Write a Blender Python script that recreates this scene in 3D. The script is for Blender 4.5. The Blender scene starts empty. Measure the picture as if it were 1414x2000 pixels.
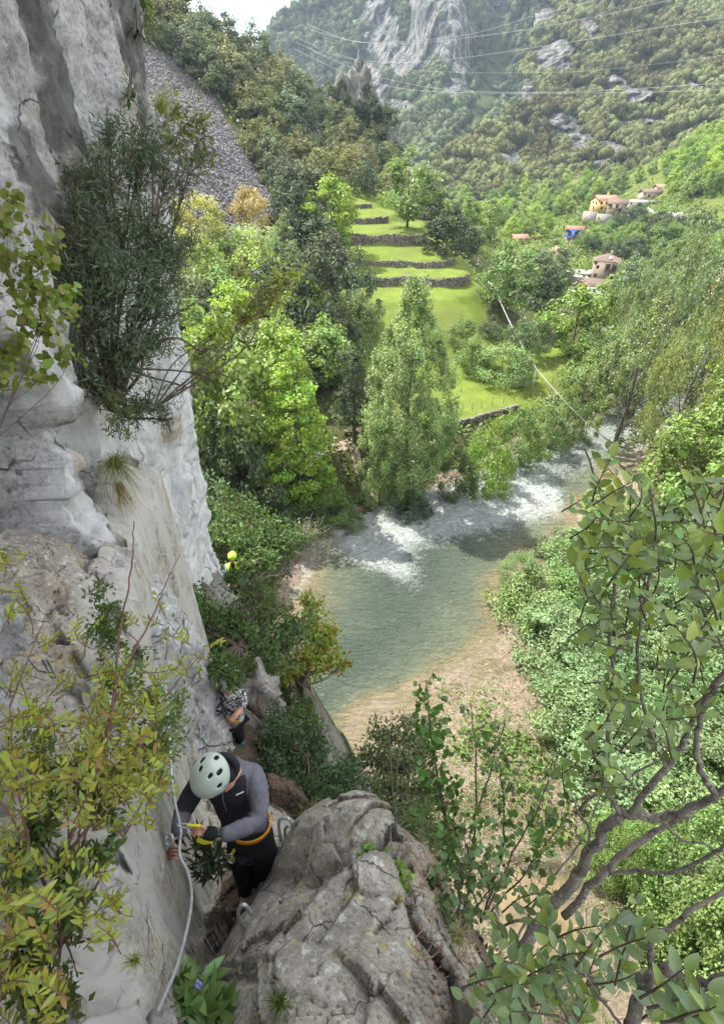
import bpy, math, random
import numpy as np
from mathutils import Vector, Matrix, Quaternion
R = math.radians
sc = bpy.context.scene
col = sc.collection
random.seed(7); RNG = np.random.default_rng(7)

# ------------------------------------------------------------------ camera, sky, sun, exposure
CAMZ = 36.0; PITCH = R(35.0); CC = math.cos(PITCH); SS = math.sin(PITCH)
cam = bpy.data.objects.new('camera', bpy.data.cameras.new('camera')); col.objects.link(cam)
cam.location = (0, 0, CAMZ); cam.rotation_euler = (R(90) - PITCH, 0, 0)
cam.data.sensor_fit = 'VERTICAL'; cam.data.sensor_height = 36; cam.data.lens = 18.0
cam.data.clip_start = 0.05; cam.data.clip_end = 6000
sc.camera = cam
SUN_AZ, SUN_EL = R(-56), R(57)       # azimuth clockwise from +Y
sdir = Vector((math.sin(SUN_AZ) * math.cos(SUN_EL), math.cos(SUN_AZ) * math.cos(SUN_EL), math.sin(SUN_EL)))
sl = bpy.data.lights.new('sun', 'SUN'); sl.energy = 5.0; sl.angle = R(0.5); sl.color = (1, .95, .86)
so = bpy.data.objects.new('sun', sl); col.objects.link(so); so.rotation_euler = sdir.to_track_quat('Z', 'Y').to_euler()
w = bpy.data.worlds.new('World'); sc.world = w; w.use_nodes = True
nt = w.node_tree; nt.nodes.clear(); L = nt.links
out = nt.nodes.new('ShaderNodeOutputWorld'); bg = nt.nodes.new('ShaderNodeBackground')
sky = nt.nodes.new('ShaderNodeTexSky'); sky.sky_type = 'NISHITA'; sky.sun_disc = False
sky.sun_elevation = SUN_EL; sky.sun_rotation = SUN_AZ; sky.air_density = 1.0; sky.dust_density = 1.5
tc = nt.nodes.new('ShaderNodeTexCoord'); mp = nt.nodes.new('ShaderNodeMapping')
mp.inputs['Scale'].default_value = (1, 1, 2.2)
mp.inputs['Location'].default_value = (3.1, 1.7, 0.4)
cn = nt.nodes.new('ShaderNodeTexNoise'); cn.inputs['Scale'].default_value = 1.9; cn.inputs['Detail'].default_value = 7
cn.inputs['Roughness'].default_value = .55
cr = nt.nodes.new('ShaderNodeValToRGB'); cr.color_ramp.elements[0].position = .40; cr.color_ramp.elements[1].position = .60
mx = nt.nodes.new('ShaderNodeMix'); mx.data_type = 'RGBA'
mx.inputs['B'].default_value = (11.5, 11.2, 10.8, 1)
L.new(tc.outputs['Generated'], mp.inputs[0]); L.new(mp.outputs[0], cn.inputs['Vector']); L.new(cn.outputs[0], cr.inputs[0])
L.new(cr.outputs[0], mx.inputs['Factor']); L.new(sky.outputs[0], mx.inputs['A']); L.new(mx.outputs['Result'], bg.inputs[0])
bg.inputs[1].default_value = .14
L.new(bg.outputs[0], out.inputs[0])
sc.view_settings.view_transform = 'Standard'; sc.view_settings.look = 'None'; sc.view_settings.gamma = 1
sc.view_settings.use_curve_mapping = False; sc.view_settings.exposure = 1.2
cy = sc.cycles
cy.max_bounces = 5; cy.diffuse_bounces = 3; cy.glossy_bounces = 2; cy.transmission_bounces = 3; cy.transparent_max_bounces = 4
cy.volume_bounces = 0; cy.caustics_reflective = False; cy.caustics_refractive = False
cy.use_denoising = True

# ------------------------------------------------------------------ pixel helpers (photograph pixels, 1414 x 2000)
def P(u, v, zc):
    up = (1000 - v) / 1000.; x = (u - 707) / 1000. * zc
    return np.array((x, zc * (CC + up * SS), CAMZ + zc * (-SS + up * CC)))
def PY(u, v, Y):
    up = (1000 - v) / 1000.
    return P(u, v, Y / (CC + up * SS))
def PZ(u, v, z):
    up = (1000 - v) / 1000.
    return P(u, v, (CAMZ - z) / (SS - up * CC))

# ------------------------------------------------------------------ numpy noise
def h3(ix, iy, iz, seed=0):
    h = (ix.astype(np.int64) * 374761393 + iy.astype(np.int64) * 668265263 + iz.astype(np.int64) * 2147483647 + seed * 974634777) & 0xFFFFFFFF
    h = ((h ^ (h >> 13)) * 1274126177) & 0xFFFFFFFF
    h = ((h ^ (h >> 16)) * 2246822519) & 0xFFFFFFFF
    h = h ^ (h >> 15)
    return (h & 0xFFFFFF) / float(0x1000000)
def vnoise(p, seed=0):
    i = np.floor(p); f = p - i; f = f * f * (3 - 2 * f); i = i.astype(np.int64)
    x, y, z = i[:, 0], i[:, 1], i[:, 2]; r = 0
    for dx in (0, 1):
        wx = f[:, 0] if dx else 1 - f[:, 0]
        for dy in (0, 1):
            wy = f[:, 1] if dy else 1 - f[:, 1]
            for dz in (0, 1):
                wz = f[:, 2] if dz else 1 - f[:, 2]
                r = r + wx * wy * wz * h3(x + dx, y + dy, z + dz, seed)
    return r * 2 - 1
def fbm(p, octv=4, seed=0, gain=.5, scale=1.):
    p = np.asarray(p, float) * scale; a = 1.; s = 0
    for o in range(octv):
        s = s + a * vnoise(p + o * 17.3, seed + o); p = p * 2.03; a *= gain
    return s
def worley(p, seed=0):
    i = np.floor(p).astype(np.int64); n = len(p)
    f1 = np.full(n, 9.); f2 = np.full(n, 9.); cid = np.zeros((n, 3)); off = np.zeros((n, 3))
    for dx in (-1, 0, 1):
        for dy in (-1, 0, 1):
            for dz in (-1, 0, 1):
                c = i + np.array((dx, dy, dz))
                q = np.stack([h3(c[:, 0], c[:, 1], c[:, 2], seed + k) for k in range(3)], 1)
                v = c + q - p; d = np.sqrt((v * v).sum(1))
                m = d < f1
                f2 = np.where(m, f1, np.minimum(f2, d)); f1 = np.where(m, d, f1)
                cid[m] = q[m]; off[m] = v[m]
    return f1, f2, cid, off
def facets(p, scale, seed, tilt=1.):
    f1, f2, cid, off = worley(p * scale, seed)
    pl = ((cid - .5) * -off).sum(1) * tilt * 1.6 + (cid[:, 0] - .5) * .7
    crack = np.clip(1 - (f2 - f1) / .09, 0, 1)
    return pl / scale, crack / scale
def sst(a, b, x):
    t = np.clip((x - a) / (b - a), 0, 1); return t * t * (3 - 2 * t)

# ------------------------------------------------------------------ mesh building
def mk(name, V, F, mats, parent=None, smooth=False, attrs=None, mi=None):
    """V (n,3); F array (m,k) or list of such; attrs: face float attributes"""
    V = np.asarray(V, np.float32).reshape(-1, 3)
    Fs = [np.asarray(f, np.int32) for f in (F if isinstance(F, list) else [F]) if len(f)]
    me = bpy.data.meshes.new(name)
    me.vertices.add(len(V)); me.vertices.foreach_set('co', V.ravel())
    loops = np.concatenate([f.ravel() for f in Fs]); cnt = np.concatenate([np.full(len(f), f.shape[1], np.int32) for f in Fs])
    st = np.concatenate([[0], np.cumsum(cnt)[:-1]]).astype(np.int32)
    me.loops.add(len(loops)); me.loops.foreach_set('vertex_index', loops)
    me.polygons.add(len(cnt)); me.polygons.foreach_set('loop_start', st); me.polygons.foreach_set('loop_total', cnt)
    if smooth: me.polygons.foreach_set('use_smooth', np.ones(len(cnt), bool))
    if mi is not None: me.polygons.foreach_set('material_index', np.asarray(mi, np.int32))
    for k, (dom, a) in (attrs or {}).items():
        at = me.attributes.new(k, 'FLOAT', dom); at.data.foreach_set('value', np.asarray(a, np.float32))
    for m in (mats if isinstance(mats, (list, tuple)) else [mats]): me.materials.append(m)
    me.update(calc_edges=True)
    o = bpy.data.objects.new(name, me); col.objects.link(o)
    if parent is not None: o.parent = parent
    return o
def tag(o, label=None, cat=None, group=None, kind=None):
    if label: o['label'] = label
    if cat: o['category'] = cat
    if group: o['group'] = group
    if kind: o['kind'] = kind
    return o
def empty(name, loc=(0, 0, 0), label=None, cat=None, group=None, rz=0):
    o = bpy.data.objects.new(name, None); o.empty_display_size = .2; col.objects.link(o)
    o.location = loc; o.rotation_euler = (0, 0, rz)
    return tag(o, label, cat, group)
class MB:
    def __init__(s): s.v = []; s.f = {}; s.n = 0
    def add(s, V, F):
        V = np.asarray(V, float); F = np.asarray(F, int)
        s.f.setdefault(F.shape[1], []).append(F + s.n); s.v.append(V); s.n += len(V); return s
    def box(s, c, d, rz=0, rot=None):
        x, y, z = np.array(d) / 2.
        V = np.array([(i, j, k) for i in (-x, x) for j in (-y, y) for k in (-z, z)])
        M = np.array(rot) if rot is not None else np.array(Matrix.Rotation(rz, 3, 'Z'))
        V = V @ M.T + np.array(c)
        return s.add(V, [(0, 1, 3, 2), (4, 6, 7, 5), (0, 4, 5, 1), (2, 3, 7, 6), (0, 2, 6, 4), (1, 5, 7, 3)])
    def prism(s, pts, depth_vec):
        pts = np.array(pts, float); n = len(pts); d = np.array(depth_vec, float)
        V = np.concatenate([pts, pts + d])
        s.add(V, [(i, (i + 1) % n, n + (i + 1) % n, n + i) for i in range(n)])
        s.f.setdefault(n, []).append(np.array([list(range(n))[::-1]]) + s.n - 2 * n)
        s.f.setdefault(n, []).append(np.array([list(range(n, 2 * n))]) + s.n - 2 * n)
        return s
    def tube(s, pts, rad, k=6, cap=True):
        pts = np.asarray(pts, float); n = len(pts)
        rad = np.full(n, rad, float) if np.isscalar(rad) else np.asarray(rad, float)
        T = np.gradient(pts, axis=0); T /= np.linalg.norm(T, axis=1)[:, None] + 1e-9
        ref = np.array((0, 0, 1.)) if abs(T[0][2]) < .9 else np.array((1., 0, 0))
        V = []; A = np.cross(T[0], ref); A /= np.linalg.norm(A)
        ang = np.arange(k) * 2 * math.pi / k
        for i in range(n):
            A = A - T[i] * (A @ T[i]); A /= np.linalg.norm(A) + 1e-9; B = np.cross(T[i], A)
            V.append(pts[i] + rad[i] * (np.cos(ang)[:, None] * A + np.sin(ang)[:, None] * B))
        V = np.concatenate(V); F = []
        for i in range(n - 1):
            for j in range(k):
                F.append((i * k + j, i * k + (j + 1) % k, (i + 1) * k + (j + 1) % k, (i + 1) * k + j))
        s.add(V, F)
        if cap:
            s.f.setdefault(k, []).append(np.array([list(range(k))[::-1]]) + s.n - n * k)
            s.f.setdefault(k, []).append(np.array([list(range((n - 1) * k, n * k))]) + s.n - n * k)
        return s
    def blob(s, c, r, seed=0, amp=.25, sub=1, squash=(1, 1, 1)):
        V, F = ICO[sub]
        V = V * (1 + amp * fbm(V * 1.3 + seed * 3.7, 3, seed)[:, None])
        return s.add(V * np.array(squash) * r + np.array(c), F)
    def build(s, name, mat, parent=None, smooth=False):
        return mk(name, np.concatenate(s.v), [np.concatenate(f) for f in s.f.values()], mat, parent, smooth)
ICO = {}
def _ico():
    import bmesh
    for sub in (1, 2, 3):
        bm = bmesh.new(); bmesh.ops.create_icosphere(bm, subdivisions=sub, radius=1)
        bm.verts.index_update()
        ICO[sub] = (np.array([v.co[:] for v in bm.verts]), np.array([[v.index for v in f.verts] for f in bm.faces])); bm.free()
_ico()
def smooth_path(pts, n=8):
    """Catmull-Rom through pts"""
    p = [np.array(q, float) for q in pts]; p = [2 * p[0] - p[1]] + p + [2 * p[-1] - p[-2]]; o = []
    for i in range(1, len(p) - 2):
        for t in np.linspace(0, 1, n, endpoint=False):
            a, b, c, d = p[i - 1], p[i], p[i + 1], p[i + 2]
            o.append(.5 * (2 * b + (c - a) * t + (2 * a - 5 * b + 4 * c - d) * t * t + (3 * b - a - 3 * c + d) * t ** 3))
    o.append(p[-2]); return np.array(o)

# ------------------------------------------------------------------ materials
def nm(name):
    m = bpy.data.materials.new(name); m.use_nodes = True; t = m.node_tree; t.nodes.clear()
    o = t.nodes.new('ShaderNodeOutputMaterial'); b = t.nodes.new('ShaderNodeBsdfPrincipled'); t.links.new(b.outputs[0], o.inputs[0])
    return m, t, b, o
class NT:
    def __init__(s, t): s.t = t; s.l = t.links
    def node(s, ty, **kw):
        n = s.t.nodes.new(ty)
        for k, v in kw.items(): setattr(n, k, v)
        return n
    def put(s, inp, v):
        if hasattr(v, 'is_linked') or isinstance(v, bpy.types.NodeSocket): s.l.new(v, inp)
        else: inp.default_value = v
    def coord(s, scale=(1, 1, 1), kind='Object', loc=(0, 0, 0)):
        c = s.node('ShaderNodeTexCoord'); m = s.node('ShaderNodeMapping'); s.l.new(c.outputs[kind], m.inputs[0])
        m.inputs['Scale'].default_value = scale; m.inputs['Location'].default_value = loc; return m.outputs[0]
    def noise(s, vec, scale, detail=4, rough=.55, dist=0):
        n = s.node('ShaderNodeTexNoise'); s.l.new(vec, n.inputs['Vector']); n.inputs['Scale'].default_value = scale
        n.inputs['Detail'].default_value = detail; n.inputs['Roughness'].default_value = rough; n.inputs['Distortion'].default_value = dist
        return n.outputs[0]
    def ramp(s, f, *st):
        n = s.node('ShaderNodeValToRGB'); e = n.color_ramp.elements
        while len(e) < len(st): e.new(.5)
        for q, (p, c) in zip(e, st):
            q.position = p; q.color = (c, c, c, 1) if np.isscalar(c) else (*c, 1)
        s.l.new(f, n.inputs[0]); return n.outputs[0]
    def mix(s, f, a, b, mode='MIX'):
        n = s.node('ShaderNodeMix', data_type='RGBA', blend_type=mode)
        for k, v in (('Factor', f), ('A', a), ('B', b)):
            i = [q for q in n.inputs if q.name == k and (q.type == 'RGBA' or k == 'Factor')][0]
            if isinstance(v, tuple) and len(v) == 3: v = (*v, 1)
            s.put(i, v)
        return [q for q in n.outputs if q.type == 'RGBA'][0]
    def math(s, op, a, b=0.):
        n = s.node('ShaderNodeMath', operation=op); s.put(n.inputs[0], a); s.put(n.inputs[1], b); return n.outputs[0]
    def bump(s, h, strength=.5, dist=.05, nrm=None):
        n = s.node('ShaderNodeBump'); s.l.new(h, n.inputs['Height']); n.inputs['Strength'].default_value = strength
        n.inputs['Distance'].default_value = dist
        if nrm is not None: s.l.new(nrm, n.inputs['Normal'])
        return n.outputs[0]
    def attr(s, name, kind='GEOMETRY'):
        n = s.node('ShaderNodeAttribute'); n.attribute_name = name; n.attribute_type = kind; return n
def simple(name, c, rough=.6, metal=0, bumps=None, var=.15, vscale=6., spec=.5):
    m, t, b, o = nm(name); q = NT(t); v = q.coord()
    n = q.noise(v, vscale, 5)
    cc = q.mix(q.ramp(n, (.3, 0.), (.7, 1.)), tuple(x * (1 - var) for x in c), tuple(min(1, x * (1 + var)) for x in c))
    t.links.new(cc, b.inputs['Base Color']); b.inputs['Roughness'].default_value = rough; b.inputs['Metallic'].default_value = metal
    b.inputs['Specular IOR Level'].default_value = spec
    if bumps: t.links.new(q.bump(q.noise(v, bumps[0], 5), bumps[1], bumps[2]), b.inputs['Normal'])
    return m
def leaf_mat(name, trans=.35, rough=.5, spec=.35, tint=(1.35, 1.25, .45)):
    """colour = the object's own colour, varied leaf by leaf"""
    m, t, b, o = nm(name); q = NT(t)
    oi = q.node('ShaderNodeObjectInfo'); a = q.attr('rnd').outputs['Fac']
    hs = q.node('ShaderNodeHueSaturation')
    t.links.new(q.math('ADD', q.math('MULTIPLY', a, .055), .472), hs.inputs['Hue'])
    t.links.new(q.math('ADD', q.math('MULTIPLY', a, .9), .55), hs.inputs['Value'])
    t.links.new(q.math('ADD', q.math('MULTIPLY', oi.outputs['Random'], .16), .92), hs.inputs['Saturation'])
    t.links.new(oi.outputs['Color'], hs.inputs['Color'])
    t.links.new(hs.outputs[0], b.inputs['Base Color']); b.inputs['Roughness'].default_value = rough
    b.inputs['Specular IOR Level'].default_value = spec
    tr = q.node('ShaderNodeBsdfTranslucent'); t.links.new(q.mix(1., hs.outputs[0], tint, 'MULTIPLY'), tr.inputs[0])
    ms = q.node('ShaderNodeMixShader'); ms.inputs[0].default_value = trans
    t.links.new(b.outputs[0], ms.inputs[1]); t.links.new(tr.outputs[0], ms.inputs[2]); t.links.new(ms.outputs[0], o.inputs[0])
    return m
def rock_mat(name, base=(.42, .41, .38), light=(.6, .58, .53), tan=(.45, .32, .2), dark=(.1, .1, .095), sc_=1., stretch=(1, 1, .35), tanamt=.62, lichen=0., streak=.5, bumpd=.03, moss=0.):
    m, t, b, o = nm(name); q = NT(t); v = q.coord((sc_, sc_, sc_)); vs = q.coord((sc_ * stretch[0], sc_ * stretch[1], sc_ * stretch[2]))
    n1 = q.noise(vs, .9, 6, .6, .4); c = q.mix(q.ramp(n1, (.35, 0.), (.62, 1.)), base, light)
    n2 = q.noise(vs, .55, 5, .6, .6); c = q.mix(q.ramp(q.noise(q.coord((sc_, sc_, sc_ * .5), loc=(5, 3, 8)), .6, 6, .62, .5), (tanamt - .06, 0.), (tanamt + .1, 1.)), c, tan)
    c = q.mix(q.ramp(q.noise(q.coord((sc_, sc_, sc_ * .3), loc=(1, 9, 2)), 1.3, 8, .68, .3), (.52, 0.), (.70, streak + .35)), c, dark)
    c = q.mix(q.ramp(q.noise(v, 14, 6, .7), (.56, 0.), (.70, .75)), c, tuple(x * .35 for x in base))
    c = q.mix(q.ramp(q.noise(v, 40, 4, .7), (.35, .35), (.6, 0.)), c, tuple(x * .5 for x in base))
    c = q.mix(q.ramp(q.noise(v, 7, 6, .7), (.60, 0.), (.66, .6)), c, (.66, .65, .6))
    if lichen:
        c = q.mix(q.ramp(q.noise(q.coord(loc=(9, 2, 4)), 3.2 * sc_, 8, .75), (.575, 0.), (.64, lichen)), c, (.52, .42, .10))
        c = q.mix(q.ramp(q.noise(q.coord(loc=(4, 7, 1)), 5. * sc_, 8, .75), (.565, 0.), (.62, lichen)), c, (.66, .66, .60))
    if moss:
        c = q.mix(q.ramp(q.noise(q.coord(loc=(2, 2, 4)), 1.1 * sc_, 8, .75), (.50, 0.), (.60, moss)), c, (.07, .085, .03))
    c = q.mix(1., c, q.ramp(q.noise(q.coord(loc=(3, 3, 3)), 16 * sc_, 8, .8), (.32, .30), (.47, .85), (.58, 1.05), (.70, 1.45)), 'MULTIPLY')
    vo = q.node('ShaderNodeTexVoronoi'); t.links.new(q.coord((1, 1, .7), loc=(1, 2, 3)), vo.inputs['Vector']); vo.inputs['Scale'].default_value = 9 * sc_
    pit = q.math('MULTIPLY', q.ramp(vo.outputs['Distance'], (.10, 1.), (.24, 0.)), q.ramp(q.noise(q.coord(loc=(8, 1, 5)), 2.2 * sc_, 4, .6), (.50, 0.), (.60, .8)))
    c = q.mix(pit, c, tuple(x * .18 for x in base))
    vd = q.node('ShaderNodeVectorMath', operation='ADD'); dn = q.node('ShaderNodeTexNoise'); dn.inputs['Scale'].default_value = 2.4 * sc_; dn.inputs['Detail'].default_value = 5; t.links.new(q.coord(), dn.inputs['Vector'])
    vsc = q.node('ShaderNodeVectorMath', operation='SCALE'); t.links.new(dn.outputs['Color'], vsc.inputs[0]); vsc.inputs['Scale'].default_value = .55 / sc_
    t.links.new(q.coord((1, 1, .6)), vd.inputs[0]); t.links.new(vsc.outputs[0], vd.inputs[1])
    vc = q.node('ShaderNodeTexVoronoi', feature='DISTANCE_TO_EDGE'); t.links.new(vd.outputs[0], vc.inputs['Vector']); vc.inputs['Scale'].default_value = 1.5 * sc_
    crk = q.math('MULTIPLY', q.ramp(vc.outputs['Distance'], (.0, 1.), (.022, 0.)), q.ramp(q.noise(q.coord(loc=(6, 6, 1)), 1.1 * sc_, 4, .6), (.47, 0.), (.56, 1.)))
    c = q.mix(q.math('MULTIPLY', crk, .8), c, tuple(x * .12 for x in base))
    t.links.new(c, b.inputs['Base Color']); b.inputs['Roughness'].default_value = .88; b.inputs['Specular IOR Level'].default_value = .25
    rg = q.node('ShaderNodeTexNoise', noise_type='RIDGED_MULTIFRACTAL'); t.links.new(vs, rg.inputs['Vector']); rg.inputs['Scale'].default_value = 2.6; rg.inputs['Detail'].default_value = 9; rg.inputs['Roughness'].default_value = .62
    h = q.math('ADD', q.math('MULTIPLY', rg.outputs[0], .22), q.math('MULTIPLY', q.noise(v, 22, 8, .75), .45))
    h = q.math('SUBTRACT', q.math('ADD', h, q.math('MULTIPLY', q.noise(vs, 3., 10, .7), .6)), q.math('MULTIPLY', crk, .5))
    t.links.new(q.bump(h, .9, bumpd), b.inputs['Normal'])
    return m
M = {}
M['cliff'] = rock_mat('limestone_cliff', base=(.40, .40, .395), light=(.70, .70, .69), dark=(.11, .11, .11), tan=(.50, .35, .20), tanamt=.62, sc_=1.0, streak=.5, bumpd=.09)
M['ledge'] = rock_mat('ledge_rock', base=(.33, .30, .26), light=(.55, .51, .44), tan=(.38, .26, .15), dark=(.085, .075, .06), sc_=2.6, stretch=(1, 1, 1), tanamt=.62, lichen=.8, streak=.3, bumpd=.035)
M['boulder'] = rock_mat('boulder_rock', base=(.24, .23, .21), light=(.38, .36, .32), sc_=1.3, stretch=(1, 1, .6), bumpd=.03, lichen=.4)
M['bark'] = rock_mat('bark_grey', base=(.15, .13, .11), light=(.30, .27, .235), tan=(.17, .12, .08), dark=(.05, .045, .04), sc_=9, stretch=(1, 1, 1), tanamt=.6, lichen=.4, bumpd=.012)
M['twig'] = simple('twig_brown', (.075, .05, .038), .85, bumps=(60, .6, .004), var=.35, vscale=30)
M['redtwig'] = simple('twig_reddish', (.13, .06, .045), .8, bumps=(60, .6, .004), var=.35, vscale=30)
M['ftrunk'] = simple('far_trunk', (.11, .095, .08), .95, var=.3, vscale=2)
M['leaf'] = leaf_mat('leaf_broad'); M['leafgloss'] = leaf_mat('leaf_glossy', .25, .33, .5, (1.3, 1.3, .4))
M['leafdark'] = leaf_mat('leaf_evergreen', .2, .65, .2); M['leaffar'] = leaf_mat('leaf_far', .15, 1., 0.)
M['grassblade'] = leaf_mat('grass_blade', .3, .6, .2, (1.2, 1.2, .6))
# ------------------------------------------------------------------ terrain function
RIV = np.array([  # centre x, y, half width
    (150, 190, 7), (92, 128, 7), (58, 92, 7.2), (42, 76, 7.), (30, 65, 7.2), (20, 54.5, 8.), (10, 47, 9.6), (4, 39, 11.3), (2.5, 33, 10), (-1.5, 27, 8.6), (-6.5, 21, 7), (-10, 14, 6), (-12, 4, 6), (-13, -10, 6)], float)
def river_d(x, y):
    """signed distance to the river's edge (inside negative), and along-parameter"""
    best = np.full(x.shape, 1e9); par = np.zeros(x.shape); side = np.zeros(x.shape)
    for i in range(len(RIV) - 1):
        a, b = RIV[i], RIV[i + 1]; d = b[:2] - a[:2]; l2 = d @ d
        t = np.clip(((x - a[0]) * d[0] + (y - a[1]) * d[1]) / l2, 0, 1)
        dx = x - (a[0] + t * d[0]); dy = y - (a[1] + t * d[1])
        q = np.hypot(dx, dy) - (a[2] + t * (b[2] - a[2])); m = q < best
        best = np.where(m, q, best); par = np.where(m, i + t, par); side = np.where(m, np.sign(d[0] * dy - d[1] * dx), side)
    return best, par, side
CT = []
def ct(u, v, z=None, Y=None, zc=None):
    p = PZ(u, v, z) if z is not None else (PY(u, v, Y) if Y is not None else P(u, v, zc)); CT.append(p)
for a in [(880, 830, 2.6), (1010, 800, 2.8), (1110, 760, 3.0), (880, 720, 4.0), (1000, 700, 4.5), (1100, 690, 4.2), (960, 650, 6.2),
          (720, 860, 4.0), (500, 920, 4.6), (600, 900, 4.2), (420, 760, 9), (560, 720, 8.5), (700, 700, 7.5), (480, 620, 13), (600, 560, 14),
          (1200, 900, 2.2), (1300, 870, 3), (1400, 820, 4), (1250, 700, 4.2)]: ct(a[0], a[1], z=a[2])
for u, v, Y in [(900, 600, 105), (740, 600, 103), (820, 570, 112), (700, 565, 112), (930, 577, 112), (800, 522, 122), (740, 525, 122), (880, 525, 122), (700, 478, 132), (780, 478, 132), (855, 485, 132),
             (700, 430, 148), (760, 440, 146), (690, 400, 158), (740, 405, 160), (665, 358, 172)]: ct(u, v, Y=Y)
for u, v, zc in [(430, 440, 108), (380, 380, 105), (450, 300, 130), (510, 370, 138), (340, 220, 128), (300, 110, 150), (400, 170, 158), (350, 40, 175), (420, 60, 185), (500, 112, 190), (560, 175, 195), (640, 215, 200), (720, 250, 200),
              (770, 320, 196), (600, 280, 172), (500, 220, 165), (600, 350, 150), (560, 420, 130), (680, 300, 178), (790, 380, 160)]: ct(u, v, zc=zc)
for u, v, zc in [(1120, 472, 220), (1180, 415, 260), (1280, 382, 290), (1175, 540, 175), (1150, 580, 158), (1400, 600, 128), (1250, 560, 165), (1380, 500, 190), (1330, 410, 250), (1400, 300, 290), (1414, 250, 320), (1240, 460, 220), (1050, 470, 235), (1340, 350, 285), (1230, 350, 330), (1080, 435, 300), (950, 430, 330), (1260, 440, 235)]: ct(u, v, zc=zc)
for q in [(45, 150, 1.5), (60, 180, 1.5), (55, 120, 2), (34, 130, 7), (42, 175, 8), (33, 205, 18), (40, 260, 6), (25, 400, 8), (90, 400, 6), (160, 420, 20), (60, 330, 3), (-150, 60, 70), (-120, 20, 50), (-60, 60, 30), (-45, 40, 22), (-30, 20, 16), (-30, 0, 18), (-60, -40, 40), (-100, 140, 75), (-120, 260, 120), (-40, 300, 50), (0, 300, 30), (-90, 200, 85),
          (25, 10, 1.2), (40, 20, 2), (60, 40, 6), (30, -20, 2), (100, 60, 25), (90, 0, 25), (150, 100, 45), (220, 200, 60), (290, 330, 62), (350, 250, 90), (240, 440, 30), (330, 440, 45), (200, 500, 20), (60, -60, 15), (0, -60, 14), (16, 30, .9), (18, 20, 1.), (14, 12, .6), (25, 40, 1.4), (30, 52, 1.8), (-18, 52, 5), (-16, 45, 3.2), (-20, 62, 9)]: CT.append(np.array(q, float))
CT = np.array(CT)
def tps_fit(xy, val, lam):
    n = len(xy); d = np.linalg.norm(xy[:, None] - xy[None], axis=2); K = d * d * np.log(d + 1e-9) + lam * np.eye(n)
    Pm = np.concatenate([np.ones((n, 1)), xy], 1); A = np.block([[K, Pm], [Pm.T, np.zeros((3, 3))]])
    return np.linalg.solve(A, np.concatenate([val, np.zeros(3)]))
def tps_eval(wt, xy, q):
    o = np.zeros(len(q))
    for i in range(0, len(q), 20000):
        c = q[i:i + 20000]; d2 = ((c[:, None] - xy[None]) ** 2).sum(2); o[i:i + 20000] = (.5 * d2 * np.log(d2 + 1e-9)) @ wt[:-3] + wt[-3] + c @ wt[-2:]
    return o
TS = 100.
TXY = CT[:, :2] / TS; TW = tps_fit(TXY, CT[:, 2], .0015)
LEV = [11.6, 13.4, 15.6, 18.6, 21.6, 24.2, 26.2, 28]
LFR = [.3, .72, .38, .72, .45, .35, .2]
def base_h(x, y):
    h = tps_eval(TW, TXY, np.stack([x, y], 1) / TS)
    return np.clip(h, -2, 260)
def terr_mask(x, y):
    return sst(-14, -7, x) * (1 - sst(24, 28, x)) * sst(98, 103, y) * (1 - sst(176, 184, y))
def H(x, y, noise=True):
    x = np.atleast_1d(np.asarray(x, float)); y = np.atleast_1d(np.asarray(y, float)); sh = x.shape; x = x.ravel(); y = y.ravel()
    h = base_h(x, y)
    m = terr_mask(x, y)
    st = h.copy()
    for a, b, fr in zip(LEV[:-1], LEV[1:], LFR):
        k = (h >= a) & (h < b); t = (h - a) / (b - a)
        st = np.where(k, a + (b - a) * (fr * sst(0, .07, t) + (1 - fr) * t), st)
    h = h + (st - h) * m
    if noise:
        q = np.stack([x, y, 0 * x], 1)
        h = h + fbm(q, 4, 5, scale=.08) * .9 * (1 - m * .8) * sst(60, 140, y + abs(x)) * .8 + fbm(q, 3, 9, scale=.6) * .07
    d, par, side = river_d(x, y)
    wob = fbm(np.stack([x, y, 0 * x], 1), 3, 21, scale=.3) * .7
    d = d + wob
    # gravel bar on the inside of the bend
    bar = np.exp(-(((x - 5) * .9 + (y - 25) * .25) / 8.5) ** 2 - ((y - 24.5 - (x - 5) * .28) / 2.6) ** 2)
    ins = -np.clip(-d * .16, 0, 1.5) + bar * 1.1 - .05
    ins = np.minimum(ins, -.02 + .25 * fbm(np.stack([x, y, 0 * x], 1), 2, 77, scale=.4))
    outh = h * sst(0, 9, d) + (.25 + d * .12) * (1 - sst(0, 9, d))
    flat = (y < 46) & (x > 3)
    outh = np.where(flat & (d < 12), np.minimum(outh, .5 + d * .05), outh)
    r = np.where(d < 0, ins, outh)
    pd = np.hypot((x - 10.2) / 2.7, (y - 9.5) / 3.6) + .35 * fbm(np.stack([x, y, 0 * x], 1), 3, 88, scale=.45); r = np.where(pd < 1.3, r * sst(.9, 1.3, pd) + (-.35) * (1 - sst(.9, 1.3, pd)), r)
    return r.reshape(sh)
def ghit(u, v, t0=25., t1=700.):
    """where the ray through a pixel meets the ground"""
    t = t0 * (t1 / t0) ** (np.arange(500) / 499.)
    p = np.array([P(u, v, a) for a in t]); below = p[:, 2] < H(p[:, 0], p[:, 1])
    i = int(np.argmax(below)) if below.any() else len(t) - 1
    q = p[i]; return np.array((q[0], q[1], H(q[0], q[1])[0])), t[i]

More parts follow.
